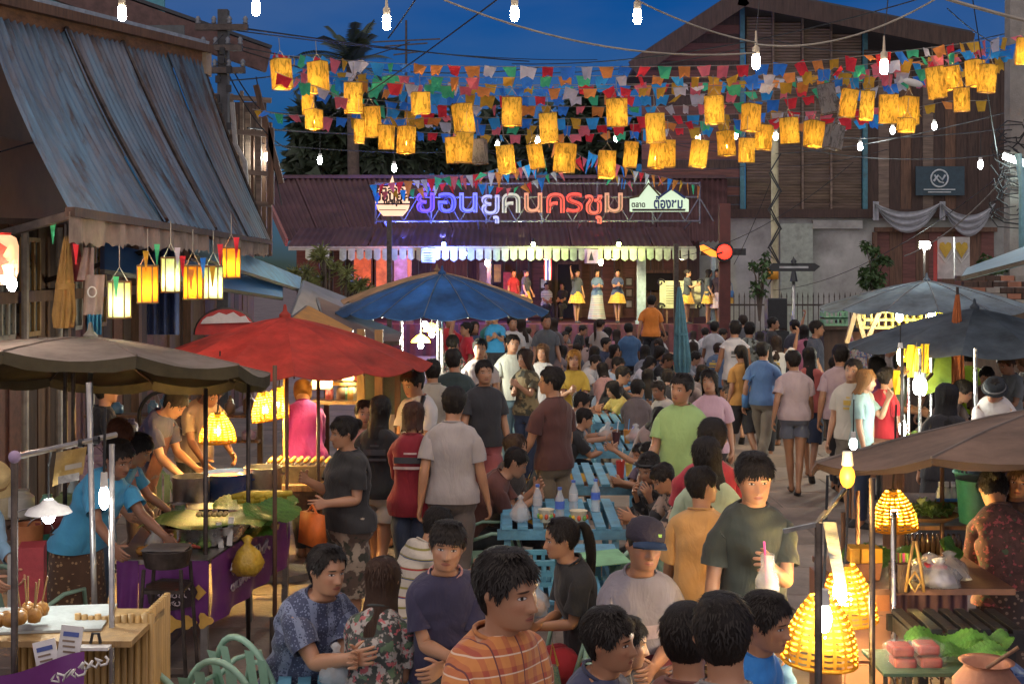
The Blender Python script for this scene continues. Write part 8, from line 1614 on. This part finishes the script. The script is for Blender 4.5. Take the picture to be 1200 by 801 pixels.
q(826,511,1.60,178,'stand','person with straight black hair in pale green top seen from behind', top=pl((.42,.52,.36)), bot=BT, hair='bob', ln=.07, fem=True)
q(836,489,1.66,176,'stand','person in red tee behind the pale green top', top=pl((.42,.03,.05)), bot=BT, hair='short')
q(800,437,1.72,-22,'walk','man in lime green polo walking towards the camera', extra=None, top=pl((.34,.52,.20)), bot=pl((.05,.05,.06)), fat=1.18, head=(-14,4), sleeve=.46)
q(830,437,1.60,-24,'walk','young woman in pink tee walking behind the lime polo man', top=pl((.56,.36,.42)), bot=BT, hair='long', ln=.2, fem=True, d=12.5)
q(612,525,1.66,82,'clasp','man in brown tee sitting with clasped hands at the bottle table', top=pl((.13,.045,.035)), bot=BT, hair='short', hth=.01, skin='m', seat=None, fat=1.1)
q(604,517,1.6,60,'sit','dark haired woman half hidden behind the clasped hands man', d=10.6, top=pl((.08,.06,.05)), bot=BT, hair='bob', fem=True, hc=(.05,.03,.02))
q(655,606,1.58,-68,'sit','woman with long ponytail in black tee and red shorts', top=pl(BK), bot=pl((.42,.02,.03)), leg=.5, hair='tail', fem=True, head=(-8,-4), fringe=.19)
q(757,532,1.60,-38,'bite','woman in black jacket eating with sunglasses on her head', top=('camo',(.03,.03,.035),(.18,.16,.15)), bot=BT, hair='short', sleeve=.98, fem=True, extra=lambda root, I: MB().tube([I['head'][0]+I['head'][1]*x+I['head'][2]*f+I['head'][3]*z_ for x, f, z_ in ((-.085,-.02,.13),(-.07,.075,.18),(0,.098,.186),(.07,.075,.18),(.085,-.02,.13))], .014, 6).build('sunglasses', blackm, root, True))
q(770,545,1.52,-62,'table','boy in black and beige jacket looking down at the phone', top=('camo',(.025,.025,.03),(.38,.28,.22)), bot=BT, sleeve=.98, head=(0,12), hth=.018)
q(786,527,1.45,-80,'table','girl with wavy black hair behind the eating woman', top=pl((.10,.08,.09)), bot=BT, hair='bob', fem=True)
q(757,504,1.2,-78,'table','small child reaching up with a stick of food', top=pl((.4,.15,.12)), bot=BT, armR=(120,10,20), d=11.0, z=.22)
q(748,520,1.2,-60,'table','small child with head low at the red drink table', top=pl((.2,.15,.2)), bot=BT, d=11.2, z=.18)
q(768,473,1.4,-84,'table','boy in profile facing left at the small blue table', top=pl((.3,.12,.10)), bot=BT, d=12.9)
q(686,460,1.66,80,'table','smiling man in grey shirt at the small blue table', top=pl((.27,.26,.25)), bot=BT, head=(0,6))
q(688,478,1.5,84,'table','boy in black printed tee facing right at the second table', top=pl(BK), bot=pl((.6,.35,.05)), leg=.5, hth=.016)
q(655,520,1.5,86,'table','diner in dark green tee with forearms on the second table', top=pl((.05,.06,.05)), bot=pl((.62,.36,.05)), d=11.9, z=-.12, leg=.5)
q(646,429,1.72,-142,'stand','slim man in brown tee standing with back to the camera', extra=None, top=pl((.095,.035,.03)), bot=pl((.20,.16,.11)), head=(36,0), hth=.018, sleeve=.45)
q(733,430,1.70,62,'table','man in black tee with round back print leaning on the table', d=17.2, top=pl((.022,.022,.026)), bot=BT, fat=1.15)
q(727,415,1.66,60,'table','man in light blue shirt with blue straps sitting beyond him', top=pl((.38,.50,.66)), bot=JN, d=19.4)
q(711,395,1.68,62,'sit','person in navy suit sitting in the far crowd', top=pl(NV), bot=BT)
q(720,403,1.6,50,'sit','person in brown top beside the navy suit', top=pl((.16,.09,.07)), bot=BT, hair='bob', fem=True)
q(673,409,1.60,-6,'hold','woman in yellow top with striped denim bib', top=pl((.60,.40,.05)), bot=pl(NV), hair='long', ln=.12, hc=(.35,.17,.03), fem=True, extra=lambda root, I: [MB().grid(lambda u, v: I['frames'][5][0]+I['frames'][5][1]*(.22*(u-.5))+I['frames'][5][2]*(.137-.5*(.22*(u-.5))**2*8)+I['frames'][5][3]*(-.24+.22*v), 6, 6).build('bib', mat('bib_denim', (.05,.06,.13), .9), root, True)]+[MB().grid(lambda u, v, s_=s_: I['frames'][5][0]+I['frames'][5][1]*(s_*(.085)+.03*(u-.5))+I['frames'][5][2]*(.142-.05*v)+I['frames'][5][3]*(-.02+.2*v), 2, 5).build('strap', MATS['bib_denim'], root, True) for s_ in (-1,1)])
q(636,402,1.58,14,'stand','young woman with long brown hair and white top in the crowd', top=pl(WH), bot=BT, hair='long', ln=.28, hc=(.10,.05,.025), fem=True, head=(-30,0))
q(615,408,1.60,-28,'hold','woman in camouflage blouse holding a tray', top=('camo',(.28,.22,.11),(.09,.07,.035)), bot=JN, hair='long', ln=.3, hc=(.04,.022,.015), fem=True, head=(-26,2))
q(567,421,1.68,6,'walk','man in charcoal tee and red shorts walking towards the camera', top=pl(DK), bot=pl((.30,.08,.08)), leg=.55, fat=1.08, armL=(4,9,12), armR=(8,9,14))
q(530,408,1.70,168,'stand','person in dark green hooded jacket seen from behind', top=pl((.03,.05,.05)), bot=BT, sleeve=.98, fat=1.12)
q(533,452,1.70,176,'walk','man in light grey shirt walking away', extra=None, top=pl((.40,.36,.35)), bot=pl((.10,.08,.07)), sleeve=.48, fat=1.08, head=(0,4), armR=(6,10,12))
q(485,471,1.58,172,'look','person in maroon hooded jacket with back lettering', top=pl((.24,.012,.025)), bot=JN, sleeve=.98, hem=.0, hc=(.05,.02,.012), fat=1.1, fem=True, hair='bob', ln=.02, extra=back_print((.05,.03,.03),(.55,.42,.40)))
q(447,463,1.58,168,'walk','woman in black tee and pale shorts walking away', top=pl(BK), bot=pl((.42,.38,.32)), leg=.36, hair='bob', ln=.12, fem=True)
q(401,487,1.56,-52,'hold','woman in black tee with an orange tote bag on her arm', top=pl((.028,.026,.026)), bot=('camo',(.12,.08,.06),(.40,.32,.24)), leg=.6, hair='bun', fem=True, fat=1.22, head=(-8,8), extra=hold_bag((.75,.16,.02), size=.125, hang=.17), armL=(4,10,84,6), armR=(30,6,80,25))
q(355,447,1.62,-166,'cook','vendor in magenta shirt with wrapped head cloth at the grill', top=pl((.36,.03,.26)), bot=BT, sleeve=.98, fat=1.3, hair='none', hat=knit((.30,.15,.04)), fem=True)
q(480,432,1.72,-48,'look','man in white tee with black backpack strap looking down', top=pl(WH), bot=JN, hth=.02, extra=lambda root, I: MB().tube([I['frames'][9][0]+I['frames'][9][1]*.1+I['frames'][9][2]*.03+I['frames'][9][3]*.05, I['frames'][7][0]+I['frames'][7][1]*.14+I['frames'][7][2]*.115, I['frames'][5][0]+I['frames'][5][1]*.165+I['frames'][5][2]*.02], .022, 6).build('strap', blackm, root, True))
q(463,458,1.5,150,'stand','child with light brown hair between the vendor and the maroon jacket', d=12.2, top=pl((.5,.42,.36)), bot=BT, hc=(.20,.09,.03), hair='bob', ln=.02, fem=True)
q(602,402,1.70,24,'stand','man in pale green white tee behind the camouflage woman', top=pl((.56,.58,.50)), bot=pl((.18,.30,.36)), d=16.8)
q(563,396,1.70,10,'stand','man in beige and white shirt behind the charcoal tee', top=pl((.50,.42,.38)), bot=BT)
q(600,370,1.70,12,'stand','man in white tee in the back row under the blue umbrella', top=pl(WH), bot=BT)
q(580,386,1.2,0,'hold','toddler in bright blue carried in the crowd', d=19, z=.75, top=pl((.04,.30,.62)), bot=BT)
q(589,381,1.58,-20,'hold','woman carrying the toddler in blue', top=pl(DK), bot=BT, hair='bob', fem=True, d=19.4)
q(546,377,1.66,-60,'raise','person in red top raising a hand to the face', top=pl((.55,.02,.04)), bot=BT, hair='short')
q(531,392,1.62,170,'stand','person in black floral shirt with tied hair', top=('floral',(.03,.03,.03),(.4,.38,.35)), bot=BT, hair='bun', fem=True)
q(527,368,1.68,40,'stand','person in scarlet shirt behind the lamp pole', top=pl((.5,.03,.03)), bot=BT)
q(556,376,1.6,30,'stand','woman with black hair and dark blue top under the blue umbrella', top=pl((.04,.07,.14)), bot=BT, hair='bob', fem=True)
q(574,368,1.6,-20,'stand','person in teal top at the back under the blue umbrella', top=pl((.03,.18,.16)), bot=BT)
q(640,368,1.74,22,'stand','tall man in slate tee standing beyond the long brown hair', top=pl((.11,.12,.13)), bot=BT, fat=1.1)
q(764,351,1.72,168,'walk','man in orange shirt standing high before the stage', d=27, z=.28, top=pl((.72,.22,.03)), bot=BT, lod=1)
q(862,375,1.78,178,'walk','man in white tank top with skull print and camouflage shorts', top=pl((.55,.54,.56)), sleeve=.09, bot=('camo',(.20,.17,.14),(.07,.06,.055)), leg=.66, extra=back_print((.12,.12,.13),(.15,.15,.16), .08), armL=(4,12,14), armR=(4,12,14))
q(879,385,1.70,172,'stand','man in grey green camouflage shirt beside the tank top', top=('camo',(.30,.34,.30),(.15,.18,.17)), bot=BT, d=20.6)
q(928,410,1.60,172,'walk','young person in grey pink raglan tee and denim shorts walking away', top=pl((.52,.40,.40)), bot=pl((.12,.13,.17)), leg=.36, head=(34,0), legL=(8,4,4), legR=(-8,8,4))
q(957,375,1.76,74,'stand','tall man in slate blue tee facing right', top=pl((.06,.075,.11)), bot=BT, fat=1.1)
q(985,403,1.70,158,'walk','man in pink lilac shirt walking away lit orange', top=pl((.52,.38,.40)), bot=BT, head=(20,0))
q(981,426,1.52,80,'stand','boy in dark denim coat standing sideways', d=15.4, top=pl((.045,.065,.11)), bot=pl((.05,.06,.09)), sleeve=.98, hem=0, hth=.016)
q(1017,432,1.56,66,'phone','woman with light brown hair in pale teal tee at the right stall', top=pl((.26,.38,.37)), bot=JN, hair='bob', ln=.06, hc=(.22,.11,.04), fem=True)
q(1040,430,1.54,110,'stand','woman in red top with tied hair at the right stall', top=pl((.48,.02,.03)), bot=BT, hair='bun', fem=True)
q(1110,450,1.58,168,'stand','woman in black headscarf and robe seen from behind', top=pl((.018,.018,.022)), bot=pl(BK), skirt=(.1,.1), hair='hijab', ln=.30, hc=(.012,.012,.014), hth=.03, sleeve=.98, fem=True, fat=1.15)
q(1166,446,1.62,-28,'cook','man in white shirt and black hat with grey band', top=pl((.60,.56,.54)), bot=BT, hair='short', hat=brim_hat((.02,.025,.03),(.25,.25,.25), .13, .07), head=(-10,20))
q(1176,413,1.60,-70,'look','woman in grey shirt looking down to the left', top=pl((.25,.27,.27)), bot=BT, hair='bun', hc=(.09,.05,.025), fem=True, d=14.8)
q(1157,430,1.5,-20,'look','boy lit orange between the rust umbrella and the grey shirt', d=14.2, top=pl((.15,.08,.05)), bot=BT)
q(1134,438,1.6,50,'bend','person with bowed head reaching over the stall table', d=13.4, z=-.05, top=pl((.2,.15,.12)), bot=BT, hair='short', lean=24)
q(1196,402,1.6,-80,'look','woman at the right edge with loose brown hair', d=15.2, top=pl((.18,.16,.15)), bot=BT, hair='bob', hc=(.14,.07,.03), fem=True)
q(1102,405,1.62,-30,'stand','person with pale blue face mask in the pole stall', d=15.4, top=pl(BK), bot=BT, extra=lambda root, I: MB().grid(lambda u, v: I['head'][0]+I['head'][1]*((u-.5)*.11)+I['head'][2]*(.108-3.4*((u-.5)*.11)**2-.01*abs(v-.5))+I['head'][3]*(.012+.06*v), 6, 4).build('face_mask', mat('mask_blue', (.3,.55,.6), .7), root, True))
q(1137,403,1.62,160,'stand','person in neon green vest behind the rust umbrella', d=15.6, top=pl((.35,.55,.03)), bot=BT)
q(1075,410,1.66,175,'stand','person in brown knitted cap at the pole stall', d=15.9, top=pl((.12,.09,.08)), bot=BT, hair='none', hat=knit((.14,.09,.06)))
q(897,420,1.56,176,'stand','woman with long black hair beside the denim shorts', d=18.3, z=-.06, top=pl(DK), bot=BT, hair='long', ln=.5, fem=True)
q(909,392,1.58,170,'raise','woman in white tee with long hair holding up a phone', top=pl(WH), bot=BT, hair='long', ln=.16, hc=(.03,.018,.013), fem=True)
q(906,371,1.66,72,'stand','man in black jacket turned right by the loudspeaker', top=pl(BK), bot=BT, sleeve=.98)
q(931,374,1.62,-150,'raise','person holding a phone up to the stage', top=pl((.05,.05,.07)), bot=BT)
q(942,380,1.58,178,'stand','woman with pink backpack and black hair', top=pl((.5,.16,.24)), bot=BT, hair='long', ln=.22, fem=True)
q(974,385,1.6,40,'stand','person in black beside the slate blue tee', top=pl(BK), bot=BT, hair='bob', fem=True)
q(1004,380,1.62,170,'stand','person in colourful patterned shirt by the A frame', d=21, top=('floral',(.52,.46,.40),(.10,.16,.35)), bot=BT, hair='none', hat=cap_hat((.03,.03,.035)))
# vendors on the right
q(1160,563,1.52,176,'cook','vendor in brown blouse and patterned sarong with back to the camera', top=('floral',(.15,.075,.065),(.11,.055,.05)), bot=('sarong',(.06,.045,.045),(.26,.20,.16)), skirt=(.08,.06), hair='bun', fem=True, sleeve=.8, fat=1.1, d=7.35, hem=.02)
q(1196,590,1.5,-24,'sit','woman with light brown hair peeping beside the brown blouse', d=7.9, top=pl((.10,.07,.07)), bot=BT, hair='bob', hc=(.16,.09,.04), fem=True, z=.25)
# vendors on the left
q(146,478,1.62,50,'cook','vendor with short reddish hair in pink checked shirt', top=('plaid',(.55,.34,.36),(.46,.28,.32)), bot=pl((.22,.33,.5)), hc=(.10,.035,.015), hth=.016, fem=True, hair='short', d=8.9, fat=1.1)
q(143,534,1.60,66,'bend','vendor in sky blue top and brown patterned sarong bending over the stall', d=8.05, top=pl((.08,.38,.62)), bot=('sarong',(.11,.055,.03),(.42,.26,.13)), skirt=(.1,.05), hair='bun', fem=True, skin='d', sleeve=.4, lean=17, fat=1.05)
q(170,498,1.58,78,'bend','vendor in cyan tee leaning behind the sky blue top', d=9.0, top=pl((.07,.36,.58)), bot=BT, hair='tail', fem=True, lean=26)
q(214,452,1.66,72,'cook','cook in dark blue tee and maroon apron stirring the pot', top=pl((.055,.06,.12)), bot=pl((.05,.03,.03)), d=10.7, hth=.02, extra=lambda root, I: [MB().grid(lambda u, v: I['frames'][4][0]+I['frames'][4][1]*(.26*(u-.5))+I['frames'][4][2]*(.136-1.2*(.26*(u-.5))**2)+I['frames'][4][3]*(-.42+.6*v), 6, 8).build('apron', mat('apron_maroon', (.12,.05,.05), .9), root, True)])
q(254,444,1.68,40,'cook','brown faced cook in beige shirt behind the wicker lamp', d=11.4, top=pl((.42,.30,.20)), bot=BT, skin='d')
q(124,459,1.62,110,'stand','dark haired person in black at the back of the left stall', d=11.2, top=pl(BK), bot=BT)
q(-4,622,1.55,60,'cook','person in straw hat and pale blue shirt at the left edge', d=7.3, top=pl((.30,.50,.66)), bot=pl((.30,.34,.38)), hat=brim_hat((.60,.44,.20),(.35,.2,.08), .15, .09), sleeve=.9, fem=True)
# performers on the stage
def perf(px, y, yaw, pose, label, top, bot, skirt, **kw):
    q(px, y, 1.58, yaw, pose, label, d=kw.pop('d', 39.6), z=.945, top=pl(top), bot=bot, skirt=skirt, fem=kw.pop('fem', True), lod=1, hair=kw.pop('hair', 'bob'), **kw)
YS = ('plaid',(.75,.45,.03),(.62,.26,.02))
perf(677, 318, 28, 'raise', 'singer in dark top and yellow tiered skirt raising a microphone', (.05,.06,.08), YS, (.6,.10), hair='short')
perf(700, 316, 4, 'hold', 'dancer in blue sash and long striped skirt in the middle of the stage', (.10,.16,.26), ('stripe',(.42,.42,.38),(.2,.24,.2)), (.08,.10), hair='long', ln=.1)
perf(724, 317, -4, 'hold', 'performer in navy blouse and yellow skirt, right one of the three', (.05,.07,.16), YS, (.6,.10), hair='bun')
perf(806, 319, 60, 'hold', 'performer in yellow skirt in front of the scroll board', (.04,.05,.06), YS, (.6,.10), hair='bun', d=38.9)
perf(831, 319, 70, 'stand', 'performer in yellow skirt waiting at the right end of the stage', (.05,.06,.07), YS, (.6,.09), d=38.8)
perf(841, 316, -30, 'stand', 'performer in dark blouse and blue lit trousers at the right end', (.06,.03,.05), ('plaid',(.5,.5,.7),(.7,.3,.1)), (.45,.12), d=38.7)
perf(850, 319, -60, 'stand', 'rightmost performer in yellow skirt by the stage post', (.05,.05,.06), YS, (.6,.09), d=39.0)
perf(602, 321, 20, 'stand', 'performer lit red at the left of the stage', (.30,.02,.03), pl((.14,.02,.03)), (.5,.08), hair='short')
perf(616, 320, 60, 'stand', 'performer with white flower in the hair beside the red one', (.04,.05,.06), YS, (.6,.09), hair='bun')
q(640,345,1.5,10,'sit','musician in striped shirt sitting at the back of the stage', d=41.5, z=.95, top=('stripe',(.6,.6,.55),(.1,.1,.1)), bot=BT, lod=0)
q(659,347,1.5,-10,'sit','musician in black sitting beside the striped shirt', d=41.8, z=.95, top=pl(BK), bot=BT, lod=0)
lamp('stage_red', W(606,312,38.6), (1,.05,.03), 26, .08)
# the packed crowd before the stage, seated in rows
CROWD = [(652,392,BK,'short'),(663,388,(.2,.08,.07),'short'),(668,383,GY,'bob'),(684,381,BK,'short'),(690,394,(.45,.33,.3),'long'),(704,374,(.42,.36,.32),'tail'),(713,383,(.3,.1,.1),'bob'),(722,386,(.5,.2,.25),'bob'),(736,379,(.06,.14,.28),'short'),(741,396,(.10,.13,.10),'bob'),(750,391,(.36,.3,.3),'bob'),(756,404,(.2,.2,.24),'long'),(770,397,BK,'bob'),(776,406,(.08,.07,.1),'long'),(765,418,(.5,.46,.5),'bob'),(786,414,BK,'short'),(783,432,DK,'short'),(812,388,WH,'bob'),(826,384,(.6,.58,.6),'short'),(838,377,(.5,.5,.52),'short'),(829,393,(.16,.18,.2),'shaved'),(849,385,(.04,.3,.16),'short'),(871,376,(.12,.12,.13),'short'),(818,412,(.32,.34,.38),'short'),(812,400,(.4,.25,.22),'bob'),(843,402,(.1,.16,.26),'short'),(890,388,(.22,.12,.1),'bob'),(800,396,(.5,.1,.1),'short'),(620,384,(.35,.1,.1),'bob'),(650,375,(.12,.1,.1),'bob'),(678,402,(.1,.1,.12),'short'),(697,405,(.4,.36,.34),'bob'),(760,383,(.35,.05,.06),'short'),(780,388,(.5,.48,.46),'short'),(917,382,DK,'bob'),(896,402,BK,'long'),(948,398,BK,'bob'),(962,406,(.08,.09,.13),'short'),(996,396,(.16,.1,.1),'bob'),(1016,398,BK,'short'),(1030,410,(.2,.15,.12),'bob'),(1046,402,(.3,.24,.2),'short'),(1058,426,BK,'bob'),(590,404,(.12,.1,.1),'bob'),(660,404,(.2,.16,.16),'bob'),(826,428,(.25,.2,.2),'bob'),(748,444,(.15,.12,.12),'short'),(779,478,(.3,.22,.2),'bob'),(705,424,(.36,.2,.2),'bob'),(759,432,(.12,.2,.3),'bob'),(770,446,(.5,.45,.4),'short'),(800,404,(.2,.3,.2),'bob'),(855,412,(.5,.2,.1),'bob'),(938,388,(.45,.4,.4),'short'),(985,380,(.4,.12,.12),'short'),(1012,386,(.1,.2,.3),'bob'),(1026,396,(.55,.5,.46),'short'),(955,392,(.4,.1,.25),'tail'),(882,408,(.5,.4,.38),'bob'),(610,378,(.5,.46,.42),'bob'),(632,388,(.1,.1,.2),'short'),(700,416,(.55,.52,.5),'short'),(1048,436,(.3,.12,.1),'short'),(1120,418,(.2,.25,.35),'short')]
def cname(c):
    r, g, b_ = c; m = max(c); 
    if m < .05: return 'black'
    if m-min(c) < .08: return 'white' if m > .45 else 'grey' if m > .2 else 'dark grey'
    if r == m: return ('red' if g < .14 else 'tan' if b_ < g+.02 else 'pink')
    return 'green' if g == m else 'blue'
seen = {}
spots = (('rightmost','far right'),)
for i, (px, y, c, hr) in enumerate(CROWD):
    zone = 'below the singer' if px < 700 else 'below the navy blouse performer' if px < 745 else 'left of the folded blue umbrella' if px < 795 else 'between the folded umbrella and the tank top' if px < 860 else 'left of the denim shorts' if px < 925 else 'at the right of the crowd'
    key = (cname(c), {'short':'short','bob':'bobbed','long':'long','tail':'tied','shaved':'grey'}[hr], zone); n_ = seen.get(key, 0); seen[key] = n_+1
    lab = 'person with %s hair in %s top %s' % (key[1], key[0], zone)
    if n_: lab = ('another ', 'third ', 'fourth ', 'fifth ')[n_-1]+lab
    stand = y < 381
    q(px, y, rnd.uniform(1.54,1.68), rnd.choice((165,175,180,188,150,60,-60,200)), 'stand' if stand else rnd.choice(('sit','sit','table')), lab, top=pl(c), bot=BT, hair=hr, fem=hr in ('bob','long','tail'), group='crowd seated before the stage', skin=rnd.choice('lmmd'), hc=rnd.choice(((.014,.011,.01),(.03,.018,.012),(.02,.014,.011))) if hr != 'shaved' else (.35,.33,.31), head=(rnd.uniform(-30,30), rnd.uniform(-4,10)), d=None if not stand else FOC*(EYE-1.62)/(y-HOR))

for px, y, h, yaw, ps, c, hr, lab in ((948,406,1.6,160,'walk',(.5,.12,.10),'bob','woman in brick red top walking up the right lane'),(1001,420,1.64,-30,'stand',(.55,.5,.42),'short','man in cream shirt standing in the right lane'),(893,400,1.62,150,'walk',(.10,.2,.4),'short','man in cobalt shirt behind the long black hair'),(868,404,1.56,-160,'walk',(.5,.25,.06),'tail','woman in ochre top right of the tank top man'),(1031,418,1.58,100,'look',(.3,.1,.3),'bob','woman in plum top at the edge of the pole stall'),(1062,414,1.66,70,'look',(.2,.28,.2),'short','man in sage shirt under the slate umbrella'),(716,446,1.5,-60,'table',(.5,.4,.1),'bob','diner in mustard top facing left at the far blue table'),(676,438,1.6,60,'table',(.45,.12,.12),'short','diner in coral shirt at the far blue table'),(506,420,1.64,190,'stand',(.4,.36,.3),'short','man in sand shirt near the drinks stall'),(428,468,1.5,20,'stand',(.55,.3,.3),'short','child in salmon tee behind the tote bag woman')):
    q(px, y, h, yaw, ps, lab, top=pl(c), bot=rnd.choice((BT, JN, pl((.2,.17,.13)))), hair=hr, fem=hr != 'short', leg=rnd.choice((1,1,.5)))
